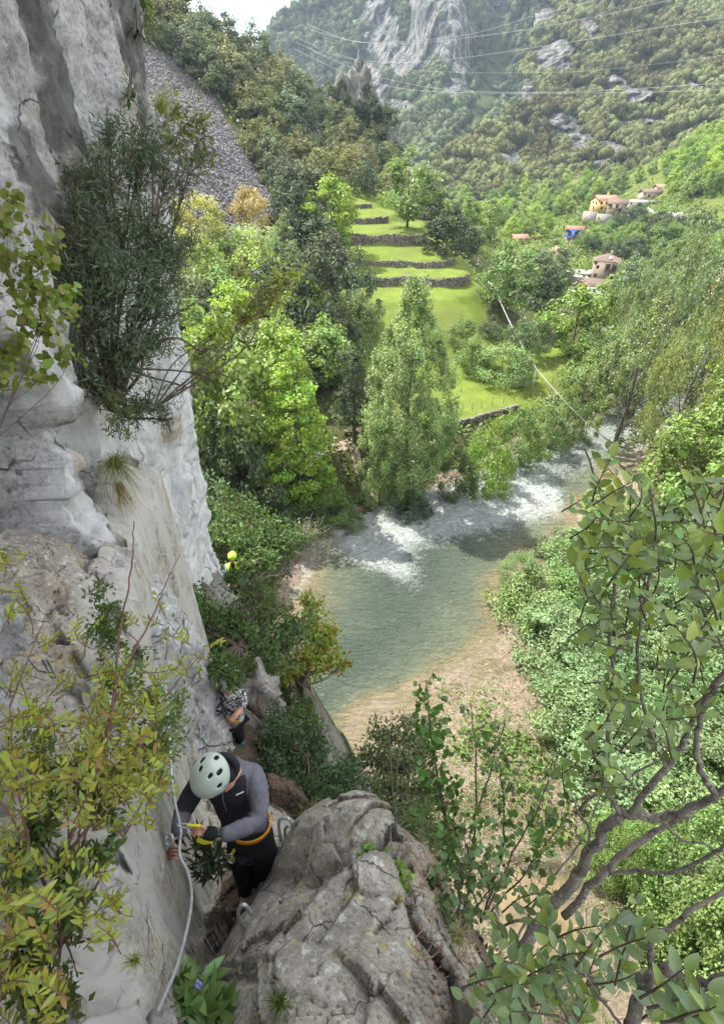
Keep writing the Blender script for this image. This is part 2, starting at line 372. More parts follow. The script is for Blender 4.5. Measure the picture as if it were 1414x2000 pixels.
# ground sheet: a fan of cells that grow with distance
ny, nx = 560, 330
ys = np.concatenate([np.linspace(-70, 8, 40), 8 * (620 / 8.) ** (np.arange(1, ny) / (ny - 1.))])
ts = np.linspace(-1, 1, nx); ts = np.sign(ts) * (abs(ts) ** 1.15)
YY, TT = np.meshgrid(ys, ts, indexing='ij')
XX = TT * (np.maximum(YY, 0) * .95 + 60) + 6
HH = H(XX.ravel(), YY.ravel())
V = np.stack([XX.ravel(), YY.ravel(), HH], 1)
def gridf(a, b):
    i = np.arange(a - 1)[:, None] * b + np.arange(b - 1)[None]; i = i.ravel(); return np.stack([i, i + 1, i + b + 1, i + b], 1)
F = gridf(len(ys), nx)
gm, t, b_, o_ = nm('valley_ground'); q = NT(t); vv = q.coord()
dirt = q.mix(q.ramp(q.noise(vv, .9, 6, .7), (.35, 0.), (.65, 1.)), (.06, .05, .032), (.07, .085, .025))
grass = q.mix(q.ramp(q.noise(vv, .35, 6, .65), (.35, 0.), (.65, 1.)), (.115, .17, .025), (.185, .245, .04))
grass = q.mix(q.ramp(q.noise(vv, 3.5, 5, .7), (.42, 0.), (.66, .8)), grass, (.10, .13, .025))
grass = q.mix(q.ramp(q.noise(q.coord(loc=(4, 4, 4)), .12, 6, .7), (.47, 0.), (.60, .65)), grass, (.12, .14, .035))
gravel = q.mix(q.ramp(q.noise(vv, 5, 7, .8), (.35, 0.), (.65, 1.)), (.13, .10, .075), (.34, .28, .22))
gravel = q.mix(q.ramp(q.noise(vv, 1.3, 8, .8), (.50, 0.), (.60, .7)), gravel, (.10, .11, .045))
scree = q.mix(q.ramp(q.noise(q.coord((1, 1, 1)), 1.4, 8, .8), (.4, 0.), (.62, 1.)), (.045, .042, .048), (.19, .175, .18))
scree = q.mix(q.ramp(q.noise(q.coord((1.6, .25, .3)), .14, 6, .7), (.47, 0.), (.58, .6)), scree, (.22, .195, .185))
c = q.mix(q.attr('grass').outputs['Fac'], dirt, grass)
c = q.mix(q.attr('gravel').outputs['Fac'], c, gravel)
c = q.mix(q.attr('scree').outputs['Fac'], c, scree)
t.links.new(c, b_.inputs['Base Color']); b_.inputs['Roughness'].default_value = .95; b_.inputs['Specular IOR Level'].default_value = .15
t.links.new(q.bump(q.noise(vv, 4, 8, .75), .8, .25), b_.inputs['Normal'])
x, y = XX.ravel(), YY.ravel(); rd, rp, rs = river_d(x, y)
def inpoly(x, y, poly):
    r = np.zeros(x.shape, bool); n = len(poly)
    for i in range(n):
        (x1, y1), (x2, y2) = poly[i], poly[(i + 1) % n]
        c = ((y1 > y) != (y2 > y)) & (x < (x2 - x1) * (y - y1) / (y2 - y1 + 1e-12) + x1); r ^= c
    return r
def to_px(V):
    V = np.asarray(V, float).reshape(-1, 3); dy = V[:, 1]; dz = V[:, 2] - CAMZ
    f = np.maximum(dy * CC - dz * SS, .01); up = (dy * SS + dz * CC) / f
    return 707 + 1000 * V[:, 0] / f, 1000 - 1000 * up, f
# meadow and terraces (world-space outlines)
mead = [ghit(u, v)[0][:2] for u, v in [(830, 850), (1000, 815), (1130, 765), (1160, 700), (1080, 680), (1000, 690), (960, 660), (960, 600), (960, 575)]] + [(30, 135), (22, 150), (8, 185), (-8, 180), (-10, 140), (-7, 105), (2, 80)]
jit = fbm(V, 3, 31, scale=.15) * 2.5
g = inpoly(x + jit, y + jit, mead).astype(float)
g = np.maximum(g, .55 * sst(170, 200, y) * (x > 35))
scr_poly = [ghit(u, v)[0][:2] for u, v in [(290, 85), (345, 125), (420, 190), (470, 290), (515, 360), (545, 420), (500, 480), (380, 470), (300, 400), (250, 300), (240, 100)]]
s = inpoly(x + jit * .8, y - jit * .8, scr_poly).astype(float)
river_center_ = lambda y: np.interp(y, RIV[::-1, 1], RIV[::-1, 0])
gr = (((rd < 1.2) | ((rd < 4) & (x > river_center_(y)))) & (y < 75)) * sst(-.3, .4, fbm(V, 3, 12, scale=.35) + .45) + ((y < 32) & (x > -4) & (x < 22)) * .8 * sst(-.4, .5, fbm(V, 3, 13, scale=.3)+.3)
ground = mk('ground', V, F, gm, smooth=True, attrs={'grass': ('POINT', g), 'gravel': ('POINT', np.clip(gr, 0, 1)), 'scree': ('POINT', s)})
tag(ground, kind='structure')

# water sheet
wy = np.concatenate([np.linspace(-12, 20, 60), np.linspace(20.2, 60, 330), np.linspace(60.4, 135, 130)])
wx_ = np.linspace(-24, 100, 60)
def river_center(y): return np.interp(y, RIV[::-1, 1], RIV[::-1, 0])
tt = np.linspace(-1, 1, 240); YW, TW_ = np.meshgrid(wy, tt, indexing='ij')
# grow the strip with the river: half width 17 around the centre
XW = river_center(YW) + TW_ * (17 + np.maximum(0, YW - 60) * .35)
x, y = XW.ravel(), YW.ravel(); q3 = np.stack([x, y, 0 * x], 1)
dep = -H(x, y); 
rap1 = np.exp(-((y - 49.5 - (x - 8) * .30) / 5.2) ** 2) * sst(-3, 3, x) * (1 - sst(23, 28, x))
rap2 = np.exp(-((y - 44 + (x + 0) * .6) / 3.0) ** 2) * np.exp(-((x - 1.5) / 4.2) ** 2)
rap3 = np.exp(-((y - 61 - (x - 20) * .5) / 9) ** 2) * .75
rap4 = np.exp(-((x + 8) / 3.0) ** 2 - ((y - 39) / 5.) ** 2) * .8
rap5 = sst(66, 80, y) * .45
rap6 = np.exp(-((y - 39 ) / 4.0) ** 2) * np.exp(-((x - 5 + (y-39)*.3) / 2.2) ** 2)*.5
rap = np.clip(rap1 * .85 + rap2 * .62 + rap3 * .95 + rap4 * .7 + rap5 * .4 + rap6 * .7, 0, 1)
n1 = fbm(q3, 5, 3, .62, .9); n2 = fbm(np.stack([x * .7 + y * .2, y * 1.6, 0 * x], 1), 4, 8, .6, 1.2)
rid = 1 - abs(n1)
z = .02 + rap * (.18 * n1 + .15 * n2) + .030 * n2 + .018 * fbm(q3 * np.array((1, 1.8, 1)), 3, 81, .6, 2.2)
foam = .8 * sst(.28, .95, rap * 1.05 + rap ** .5 * (.5 * n2 + .4 * (rid - .75)) - .18 + .0 * n1) * sst(.02, .15, rap)
wm, t, b_, o_ = nm('river_water'); q = NT(t); vv = q.coord((1, 1.9, 1))
d_ = q.attr('depth').outputs['Fac']; vo = q.coord()
dn = q.math('ADD', d_, q.math('MULTIPLY', q.math('SUBTRACT', q.noise(vo, .22, 5, .6), .5), .7))
c = q.ramp(dn, (0., (.25, .205, .155)), (.10, (.25, .205, .135)), (.26, (.19, .165, .095)), (.42, (.125, .14, .095)), (.7, (.085, .108, .08)), (1., (.062, .084, .065)))
fo = q.attr('foam').outputs['Fac']
fn = q.math('ADD', q.math('MULTIPLY', q.noise(q.coord((1, 1.5, 1)), 1.1, 9, .75, 1.6), .5), q.math('MULTIPLY', q.noise(q.coord((.8, 1.6, 1)), 4.6, 8, .8, 1.), .5))
fm = q.ramp(q.math('ADD', fn, q.math('MULTIPLY', fo, .33)), (.67, 0.), (.72, .35), (.88, 1.))
c = q.mix(q.ramp(q.noise(q.coord((.55, 2.2, 1)), 1.1, 8, .7, .8), (.42, 0.), (.62, .4)), c, (.05, .06, .045))
c = q.mix(fm, c, (.37, .40, .39)); t.links.new(c, b_.inputs['Base Color'])
t.links.new(q.ramp(fm, (0., .10), (1., .7)), b_.inputs['Roughness']); b_.inputs['IOR'].default_value = 1.33
wv = q.noise(vv, 1.5, 7, .62, .8); wv2 = q.noise(q.coord((.8, 2.6, 1)), 3.2, 5, .6, .5)
t.links.new(q.bump(q.math('ADD', wv, q.math('MULTIPLY', wv2, .35)), 1., .45), b_.inputs['Normal'])
river = mk('river', np.stack([x, y, z], 1), gridf(len(wy), len(tt)), wm, smooth=True, attrs={'depth': ('POINT', np.clip(dep, 0, 1.6) / 1.5), 'foam': ('POINT', rap)})
tag(river, kind='structure')
# shallow pool below the near rocks
ang = np.linspace(0, 2 * math.pi, 40, endpoint=False); rr = np.linspace(0, 1, 12)[1:]
V = [(10.2, 9.5, -.02)] + [(10.2 + 4.6 * r * math.cos(a), 9.5 + 6 * r * math.sin(a), -.02) for r in rr for a in ang]
n = 40; F4 = [(1 + k * n + i, 1 + k * n + (i + 1) % n, 1 + (k + 1) * n + (i + 1) % n, 1 + (k + 1) * n + i) for k in range(len(rr) - 1) for i in range(n)]
F3 = [(0, 1 + (i + 1) % n, 1 + i) for i in range(n)]
pm = simple('pool_water', (.15, .115, .06), .12, var=.45, vscale=.8, bumps=(3.5, .5, .08))
tag(mk('pool_water', V, [np.array(F4), np.array(F3)], pm), kind='structure')

# ------------------------------------------------------------------ far mountains (surfaces over azimuth and elevation, at their real distances)
def mountain(name, pts, ulim, vlim, nu, nv, mat, namp, nsc, seed, lam=.002, cliffs=None):
    pts = np.array(pts, float); xy = pts[:, :2] / 1000.; wt = tps_fit(xy, pts[:, 2], lam)
    u = np.linspace(*ulim, nu); v = np.linspace(*vlim, nv); VV, UU = np.meshgrid(v, u, indexing='ij')
    D = tps_eval(wt, xy, np.stack([UU.ravel(), VV.ravel()], 1) / 1000.)
    up = (1000 - VV.ravel()) / 1000.; X = (UU.ravel() - 707) / 1000.
    dirs = np.stack([X, CC + up * SS, -SS + up * CC], 1)
    p = dirs * D[:, None] + np.array((0, 0, CAMZ))
    q_ = p * np.array((1, 1, .45))
    ridge = 1 - abs(fbm(q_, 5, seed, .55, nsc)); f = fbm(q_, 4, seed + 5, .5, nsc * 3)
    D = D - (ridge - .6) * namp - f * namp * .25
    p = dirs * D[:, None] + np.array((0, 0, CAMZ))
    return p, UU.ravel(), VV.ravel()
fm_, t, b_, o_ = nm('mountain_face'); q = NT(t); vv = q.coord((1, 1, .5))
rk = q.mix(q.ramp(q.noise(q.coord((1, 1, .22)), .10, 10, .8, .25), (.40, 0.), (.60, 1.)), (.07, .07, .075), (.36, .345, .34))
rk = q.mix(q.ramp(q.noise(q.coord((1, 1, .5)), .16, 8, .75), (.47, 0.), (.55, .9)), rk, (.045, .06, .03))
rk = q.mix(q.ramp(q.noise(q.coord((1, 1, .2)), .02, 8, .7), (.58, 0.), (.7, .7)), rk, (.36, .26, .19))
gn = q.mix(q.ramp(q.noise(vv, .06, 6, .7), (.35, 0.), (.65, 1.)), (.018, .026, .012), (.045, .06, .022))
gn = q.mix(q.attr('gully').outputs['Fac'], gn, (.10, .135, .05))
a = q.attr('rock').outputs['Fac']
mskn = q.ramp(q.math('ADD', a, q.math('MULTIPLY', q.math('SUBTRACT', q.noise(vv, .035, 9, .75), .5), 1.1)), (.44, 0.), (.54, 1.))
c = q.mix(mskn, gn, rk); t.links.new(c, b_.inputs['Base Color'])
b_.inputs['Roughness'].default_value = .95; b_.inputs['Specular IOR Level'].default_value = .1
t.links.new(q.bump(q.math('ADD', q.noise(q.coord((1, 1, .35)), .12, 9, .75), q.math('MULTIPLY', q.noise(vv, .5, 6, .7), .3)), 1., 7), b_.inputs['Normal'])
far_pts = [(500, 120, 820), (540, 30, 860), (600, -40, 900), (560, 250, 800), (640, 100, 820), (700, -50, 860), (660, 200, 780), (760, 0, 790), (830, 0, 700), (870, 100, 650), (900, 0, 660), (930, 60, 690), (880, 190, 630), (820, 100, 720), (760, 150, 740),
           (780, 250, 640), (860, 300, 560), (830, 360, 540), (960, 100, 780), (970, 0, 820), (980, 200, 700), (920, 260, 600), (1010, 0, 720), (1060, -60, 740), (1060, 120, 680), (700, 330, 700), (1200, 100, 800), (1200, 400, 700), (900, 450, 620), (900, -200, 800), (700, -220, 950), (1200, -200, 850), (600, 450, 700), (1060, 300, 680)]
p, uu, vv_ = mountain('x', far_pts, (440, 1250), (-190, 470), 330, 300, fm_, 26, .012, 3)
# rock buttress mask in the world's own terms: steepness plus named outcrops
def outc(uu, vv, lst):
    r = np.zeros(uu.shape)
    for u, v, a, b in lst: r = np.maximum(r, np.exp(-((uu - u) / a) ** 2 - ((vv - v) / b) ** 2))
    return r
sil = np.interp(uu, [440, 520, 545, 580, 640, 700], [180, 70, 30, 5, -60, -190])
gul = np.clip(1.3 - abs(uu - np.interp(vv_, [0, 60, 150, 230, 310, 340], [975, 975, 965, 930, 862, 840])) / np.interp(vv_, [0, 150, 320], [26, 34, 8]), 0, 1) * (vv_ > 20) * (vv_ < 335)
keep = vv_ > sil + fbm(np.stack([uu, 0 * uu, 0 * uu], 1), 3, 2, scale=.03) * 8 + fbm(np.stack([uu, 0 * uu, 0 * uu], 1), 2, 6, scale=.12) * 3
rock = outc(uu, vv_, [(830, 30, 45, 130), (890, 60, 45, 140), (885, 165, 30, 50), (740, 50, 45, 70), (790, 120, 60, 40), (600, 240, 40, 60), (970, -20, 40, 60), (700, 170, 60, 60), (760, 210, 60, 20)])
def cut(V, F, keep):
    F = F[keep[F].all(1)]; used = np.unique(F); mp_ = np.full(len(V), -1); mp_[used] = np.arange(len(used)); return V[used], mp_[F], used
Vc, Fc, us = cut(p, gridf(300, 330), keep)
mf = mk('far_mountain', Vc, Fc, fm_, smooth=True, attrs={'rock': ('POINT', rock[us] * (1 - gul[us])), 'gully': ('POINT', gul[us])}); tag(mf, kind='structure')
FAR = (p, uu, vv_, np.maximum(rock, gul * 1.2), keep, (300, 330))
rt_pts = [(850, 330, 420), (870, 400, 400), (900, 290, 440), (960, 240, 480), (1005, 200, 520), (1040, 100, 560), (1060, 0, 600), (1100, -80, 620), (1000, 420, 380), (1100, 400, 400), (1000, 320, 430), (1100, 300, 440), (1200, 200, 470), (1200, 350, 390), (1300, 100, 480), (1414, 0, 500), (1414, 200, 410), (1300, 300, 400), (1414, 280, 360), (1200, 0, 540), (1300, 380, 370), (1500, 100, 430), (1550, 350, 330), (1300, -200, 600), (1600, -200, 520), (1050, 480, 370), (1250, 470, 350), (1650, 100, 380), (850, 480, 380)]
p, uu, vv_ = mountain('x', rt_pts, (820, 1700), (-210, 500), 330, 300, fm_, 20, .016, 9)
edge = np.interp(vv_, [-210, -80, 0, 100, 200, 250, 310, 330, 420, 500], [1080, 1070, 1045, 1030, 1012, 945, 850, 835, 820, 820])
keep = uu > edge + fbm(np.stack([vv_, 0 * uu, 0 * uu], 1), 3, 2, scale=.05) * 8
rock = outc(uu, vv_, [(1240, 190, 50, 25), (1130, 280, 60, 30), (1170, 320, 70, 12), (1090, 110, 40, 50), (1060, 40, 30, 60), (990, 310, 40, 20), (1350, 170, 40, 15), (1200, 160, 30, 30), (1030, 180, 20, 40), (1250, 240, 80, 14), (1100, 250, 40, 40), (1190, 290, 40, 18), (1060, 110, 30, 50), (1150, 60, 30, 30)]) * .86
Vc, Fc, us = cut(p, gridf(300, 330), keep)
mr = mk('wooded_mountainside', Vc, Fc, fm_, smooth=True, attrs={'rock': ('POINT', rock[us])}); tag(mr, kind='structure')
NEARM = (p, uu, vv_, rock, keep, (300, 330))
# ------------------------------------------------------------------ the limestone cliff on the climbers' side
OUT = np.array([(-6, -14), (-3.2, -6), (-2.0, -2), (-1.66, 0), (-1.62, 1.3), (-1.85, 2.8), (-2.08, 3.8), (-2.22, 4.0), (-2.9, 4.35), (-3.02, 5.6), (-3.3, 8), (-3.62, 10.2), (-3.8, 11.0), (-4.15, 11.5), (-6.5, 13), (-12, 16), (-30, 24), (-60, 45)], float)
seg = np.r_[0, np.cumsum(np.hypot(*np.diff(OUT, axis=0).T))]
s_dense = np.concatenate([np.linspace(0, 12.5, 40), np.linspace(12.55, 31.5, 440), np.linspace(31.7, seg[-1], 60)])
zs = np.concatenate([np.linspace(0, 20, 50), np.linspace(20.1, 42, 380), np.linspace(42.3, 50, 20)])
SG, ZG = np.meshgrid(s_dense, zs, indexing='ij'); s_, z_ = SG.ravel(), ZG.ravel()
def cliff_pt(s_, z_):
    x = np.interp(s_, seg, OUT[:, 0]); y = np.interp(s_, seg, OUT[:, 1])
    far = sst(4.2, 9, y) * (1 - sst(11.5, 16, y)); x = x + far * (z_ - 34) * .05 - far * .75 * sst(27, 22, z_) * 0
    x = x + far * .5 * (1 - sst(22, 27.5, z_))
    near = 1 - sst(3.9, 4.6, y)
    x = x - near * .35 * sst(34.4, 39, z_) + near * .25 * (1 - sst(30, 33.5, z_)) - near * .10 * sst(33.0, 34.4, z_)
    dx = np.gradient(OUT[:, 0]); dy = np.gradient(OUT[:, 1])
    nx_ = np.interp(s_, seg, dy); ny_ = -np.interp(s_, seg, dx); l = np.hypot(nx_, ny_); return x, y, nx_ / l, ny_ / l
x, y, nx_, ny_ = cliff_pt(s_, z_)
q3 = np.stack([x, y, z_], 1)
fa, ck = facets(q3 * np.array((1, 1, .5)), .8, 11, .9); fb, ck2 = facets(q3 * np.array((1.3, 1, .38)) + fbm(q3, 2, 4, scale=1.)[:, None] * .2, 2.3, 23, .9)
flu = fbm(q3 * np.array((2.6, 2.6, .3)), 5, 40, .55)            # vertical flutes
farw = sst(4.3, 5.2, y)
d = fa * (.50 - .36 * farw) + fb * (.42 - .29 * farw) + fbm(q3, 6, 31, .6, .9) * .11 + flu * (.03 + .07 * farw) + fbm(q3, 4, 61, .65, 6.) * .03 - ck * .04 * (1 - farw) - ck2 * .12 * (1 - .8 * farw)
# ledges and overlaps that the near buttress shows
d = d + .0 * np.exp(-((y - 3.2) / .7) ** 2) * np.tanh((z_ - 34.15 - .25 * (y - 3.2)) * 9) * sst(1.5, 2.5, y) * (1 - farw)
big = sst(16, 40, abs(y) + abs(x)) ; d = d + fbm(q3, 4, 3, .5, .12) * 1.2 * big
V = np.stack([x + nx_ * d, y + ny_ * d, z_ - .02 * d], 1)
def spots(V, lst):
    r = np.zeros(len(V)); nz = fbm(V, 4, 5, .6, 2.) * .35
    for c_, a, b in lst:
        dd = V - np.array(c_); r = np.maximum(r, np.clip(1.25 - np.sqrt((dd[:, 0] ** 2 + dd[:, 1] ** 2) / a ** 2 + dd[:, 2] ** 2 / b ** 2) * .8 + nz, 0, 1))
    return r
_U, _V, _F = to_px(V)
def cp(u, v, a, b):
    k = np.where((abs(_U - u) < 25) & (abs(_V - v) < 25) & (V[:, 1] > .3))[0]; k = k[np.argmin(_F[k])] if len(k) else 0
    return (V[k], a, b)
cdark = spots(V, [cp(110, 40, .7, .5), cp(150, 130, .6, .6), cp(130, 260, .5, .4), cp(170, 200, .5, .7), cp(40, 970, .2, .16), cp(80, 1000, .15, .12), cp(200, 1130, .25, .25), cp(110, 350, .3, .6), cp(60, 300, .12, .5), cp(20, 720, .15, .2), cp(290, 60, .8, 1.5)])
ctan = spots(V, [cp(185, 880, .12, .14), cp(90, 1180, .12, .3), cp(110, 1290, .12, .25), cp(345, 870, .4, .3), cp(130, 1100, .1, .14)])
cpale = np.maximum(sst(36.5, 33, V[:, 2]) * (V[:, 1] > 4.2) * .9, spots(V, [cp(60, 600, .3, .5), cp(200, 1000, .3, .4), cp(400, 1080, .6, .8), cp(120, 700, .3, .5), cp(150, 960, .4, .35), cp(90, 500, .2, .6), cp(250, 1100, .4, .4), cp(40, 250, .15, .5), cp(330, 800, 1., 1.), cp(340, 1000, 1., 1.)]))
cliff = mk('limestone_cliff', V, gridf(len(s_dense), len(zs))[:, ::-1], M['cliff'], smooth=True, attrs={'cdark': ('POINT', cdark), 'ctan': ('POINT', ctan), 'cpale': ('POINT', cpale)})
t = M['cliff'].node_tree; q = NT(t); b_ = [n for n in t.nodes if n.type == 'BSDF_PRINCIPLED'][0]; c = b_.inputs['Base Color'].links[0].from_socket
fine = q.ramp(q.noise(q.coord((1, 1, .35)), 5, 9, .78), (.36, 0.), (.62, 1.))
def msk(nm_, lo, hi, sc2): return q.ramp(q.math('ADD', q.attr(nm_).outputs['Fac'], q.math('MULTIPLY', q.math('SUBTRACT', q.noise(q.coord((1, 1, .6), loc=(lo, hi, sc2)), sc2, 9, .78), .5), 1.3)), (.5, 0.), (.72, 1.))
c = q.mix(q.math('MULTIPLY', msk('cpale', 1, 2, 2.), .8), c, q.mix(fine, (.48, .49, .50), (.76, .76, .75)))
c = q.mix(q.math('MULTIPLY', msk('ctan', 3, 1, 1.6), .5), c, q.mix(fine, (.36, .24, .15), (.55, .38, .22)))
c = q.mix(q.math('MULTIPLY', msk('cdark', 5, 4, 2.6), .85), c, q.mix(fine, (.05, .05, .048), (.17, .165, .15)))
t.links.new(c, b_.inputs['Base Color'])
tag(cliff, kind='structure')
# top of the cliff, so that it casts a true shadow
# (a plateau sheet leaning back from the brow)
top = V.reshape(len(s_dense), len(zs), 3)[::6, -1]; back = top + np.array((-30, 10, 14)); tv = np.concatenate([top, back]); n = len(top)
tag(mk('cliff_top', tv, np.array([(i, i + 1, n + i + 1, n + i) for i in range(n - 1)]), M['cliff'], smooth=True), kind='structure')

# ------------------------------------------------------------------ the ledge right below: shelf, gap and the climbed rock
LP = [(-.53, 1.63, 32.05), (.01, 1.95, 31.84), (-.02, 1.05, 32.8), (-.21, .55, 33.28), (.31, .67, 33.05), (.44, 1.26, 32.4), (.66, .64, 32.4), (-.73, 1.14, 32.2), (-.885, 1.54, 31.22), (-1.23, 1.44, 31.05), (-1.04, .91, 32.0), (-.69, .66, 32.75),
      (-.3, 1.3, 32.55), (-.25, 1.83, 32.05), (.46, 1.35, 32.36), (.7, 1.1, 31.4), (1.1, 1.0, 30.2), (1.4, .5, 29.6), (.9, 1.7, 30.0), (.5, 2.0, 30.9), (.1, 2.35, 30.6), (0, 0, 33.6), (0, -.7, 33.8), (-.7, -.4, 33.6), (.8, -.4, 32.8), (1.6, -.5, 30.5), (2.2, .5, 28),
      (-1.3, 2.4, 30.6), (-1.6, 3.8, 29.55), (-1.0, 3.0, 29.9), (-.5, 2.5, 30.2), (-.2, 2.9, 29.2), (.2, 3.4, 27.6), (1, 3, 27.3), (2.2, 2, 26), (2.2, 4, 23), (0, 4.6, 25), (-1.1, 4.4, 28.2), (-1.9, 5, 28.7), (-.6, 3.7, 28.4), (-.8, 2.05, 31.0), (-.65, 1.72, 31.6), (-1.0, 1.1, 31.6)]
LP = np.array(LP); LW = tps_fit(LP[:, :2], LP[:, 2], .0005)
EY = [-1, .3, .575, .756, 1.115, 1.46, 2.35, 3.2, 4.2]; EX = [-.70, -.76, -.84, -.92, -1.11, -1.22, -1.58, -1.85, -2.2]
def NH(x, y, disp=True):
    x = np.atleast_1d(np.asarray(x, float)); y = np.atleast_1d(np.asarray(y, float))
    a = tps_eval(LW, LP[:, :2], np.stack([x, y], 1)); q = np.stack([x, y, a * .0], 1)
    if disp:
        fa, ck = facets(q + fbm(q, 2, 8, scale=2.5)[:, None] * .10 * np.array((1, 1, 0)), 1.25, 5, 1.0); fb, ck2 = facets(q * np.array((1, .8, 1)) + fbm(q, 3, 9, scale=5)[:, None] * .08, 3.4, 15, 1.)
        a = a + fa * .55 + fb * .44 - np.minimum(ck, .5) * .13 - ck2 * .07 + fbm(q, 5, 18, .58, 2.2) * .055 + fbm(q, 3, 28, .6, 25.) * .006
    e = np.interp(y, EY, EX) + (fbm(q, 4, 33, .6, 2.5) * .05 if disp else 0)
    sh = 33.42 - .25 * sst(.6, 1.6, y) - .15 * sst(2, 4, y) + np.clip(e - x, 0, 1.2) * .75 + (facets(q, 2.6, 44, 1.2)[0] * .55 + fbm(q, 5, 51, .6, 2.4) * .09 if disp else 0)
    m = sst(-.035, .035, e - x)
    return a * (1 - m) + np.maximum(sh, a) * m
lx = np.linspace(-2.6, 2.2, 400); ly = np.concatenate([np.linspace(-.9, 2.4, 290), np.linspace(2.42, 5, 90)])
YL, XL = np.meshgrid(ly, lx, indexing='ij'); zl = NH(XL.ravel(), YL.ravel())
lm = M['ledge']
# bare earth in the gap and hollows
t = lm.node_tree; q = NT(t); b_ = [n for n in t.nodes if n.type == 'BSDF_PRINCIPLED'][0]; old = b_.inputs['Base Color'].links[0].from_socket
ear = q.mix(q.ramp(q.noise(q.coord(), 28, 7, .75), (.42, 0.), (.68, 1.)), (.055, .038, .028), (.20, .15, .11))
em = q.ramp(q.math('ADD', q.attr('earth').outputs['Fac'], q.math('MULTIPLY', q.math('SUBTRACT', q.noise(q.coord(), 7, 6, .7), .5), .8)), (.45, 0.), (.58, 1.))
pale = q.mix(q.math('MULTIPLY', q.attr('pale').outputs['Fac'], q.ramp(q.noise(q.coord((1, 1, .4)), 4, 7, .7), (.38, 0.), (.55, 1.))), old, (.46, .45, .42))
t.links.new(q.mix(em, pale, ear), b_.inputs['Base Color'])
xl, yl = XL.ravel(), YL.ravel(); ee = np.interp(yl, EY, EX)
earth = np.clip(np.exp(-((xl + 1.15) / .22) ** 2 - ((yl - 1.5) / .5) ** 2) * 1.2, 0, 1) * (xl > ee)
earth = np.maximum(earth, sst(.35, .75, xl) * .62 * sst(-.3, .3, fbm(np.stack([xl, yl, 0 * xl], 1), 3, 71, scale=3)))
earth = np.maximum(earth, .9 * sst(2.3, 3.2, yl) * (xl > ee)); earth = np.maximum(earth, .75 * sst(.42, .7, ee - xl) * (yl < 1.7) * (.6 + .5 * fbm(np.stack([xl, yl, 0 * xl], 1), 2, 72, scale=3)))
earth = earth * sst(.0, .14, xl - ee) * (xl > ee) + earth * (xl <= ee)
pal = sst(-.02, .03, ee - xl) * (1 - sst(.15, .4, ee - xl))
ledge = mk('rock_ledge', np.stack([xl, yl, zl], 1), gridf(len(ly), len(lx)), lm, smooth=True, attrs={'earth': ('POINT', earth), 'pale': ('POINT', np.maximum(pal, (xl < ee + .04) * .9 * (1 - sst(.15, .4, ee - xl))))})
tag(ledge, kind='structure')
# lower slope from the path down to the river
SP = [(-1.6, 3.8, 29.3), (-2.6, 8, 26.8), (-3.7, 11.6, 24.2), (-4.4, 13, 23.4), (0, 4, 25.3), (1, 4, 23), (2, 6, 17), (-.5, 6, 22.5), (-.3, 8, 19), (-1.3, 8, 24), (-2.2, 11, 21.5), (-1, 12, 17), (0, 14, 9), (-2.5, 16, 10), (-5.5, 17, 11), (-4, 19, 5), (-5, 23, -.6), (0, 20, -.6), (2, 10, 9), (4, 8, 3), (5, 12, -.3), (3, 16, -.5),
      (-3, 0, 33), (0, 0, 32.6), (1.5, 0, 30), (3, 0, 22), (5, 0, 9), (7, 0, 1), (7, 6, .2), (0, -10, 33), (8, -10, 5), (-10, 14, 24), (-14, 20, 10), (-14, 26, 2), (-8, 24, -.6), (-20, 25, 8), (2, 2, 26), (4, 3, 14), (-3, 4, 31), (-5, 8, 30), (-9, 0, 40), (12, 0, -.5), (12, 10, -1), (12, -10, 0), (8, 20, -1.5), (-16, 10, 33)]
SP = np.array(SP, float); SW = tps_fit(SP[:, :2] / 10, SP[:, 2], .0008)
def SH(x, y, disp=True):
    x = np.atleast_1d(np.asarray(x, float)); y = np.atleast_1d(np.asarray(y, float)); a = tps_eval(SW, SP[:, :2] / 10, np.stack([x, y], 1) / 10); q = np.stack([x, y, a * .35], 1)
    if disp: a = a + fbm(q, 5, 66, .55, .5) * .5 + facets(q, .7, 68, 1)[0] * .5
    a = a - 1.2 * sst(4.6, 3.8, y) * (abs(x) < 2.4) * (y > -1)
    return a
sx = np.linspace(-18, 12, 260); sy = np.linspace(-12, 27, 300); YS, XS = np.meshgrid(sy, sx, indexing='ij')
sm_ = rock_mat('lower_slope', base=(.13, .12, .10), light=(.27, .26, .23), dark=(.05, .05, .04), tan=(.14, .10, .06), tanamt=.5, sc_=.8, bumpd=.08, moss=.9)
zsl = SH(XS.ravel(), YS.ravel())
slope = mk('lower_slope', np.stack([XS.ravel(), YS.ravel(), zsl], 1), gridf(300, 260), sm_, smooth=True); tag(slope, kind='structure')
def surf(x, y):
    """height of whatever lies on top: ground, slope or ledge"""
    x = np.atleast_1d(np.asarray(x, float)); y = np.atleast_1d(np.asarray(y, float)); z = H(x, y)
    a = (x > -18) & (x < 12) & (y > -12) & (y < 27)
    if a.any(): z[a] = np.maximum(z[a], SH(x[a], y[a]))
    b = (x > -2.6) & (x < 2.2) & (y > -.9) & (y < 5)
    if b.any(): z[b] = np.maximum(z[b], NH(x[b], y[b]))
    return z
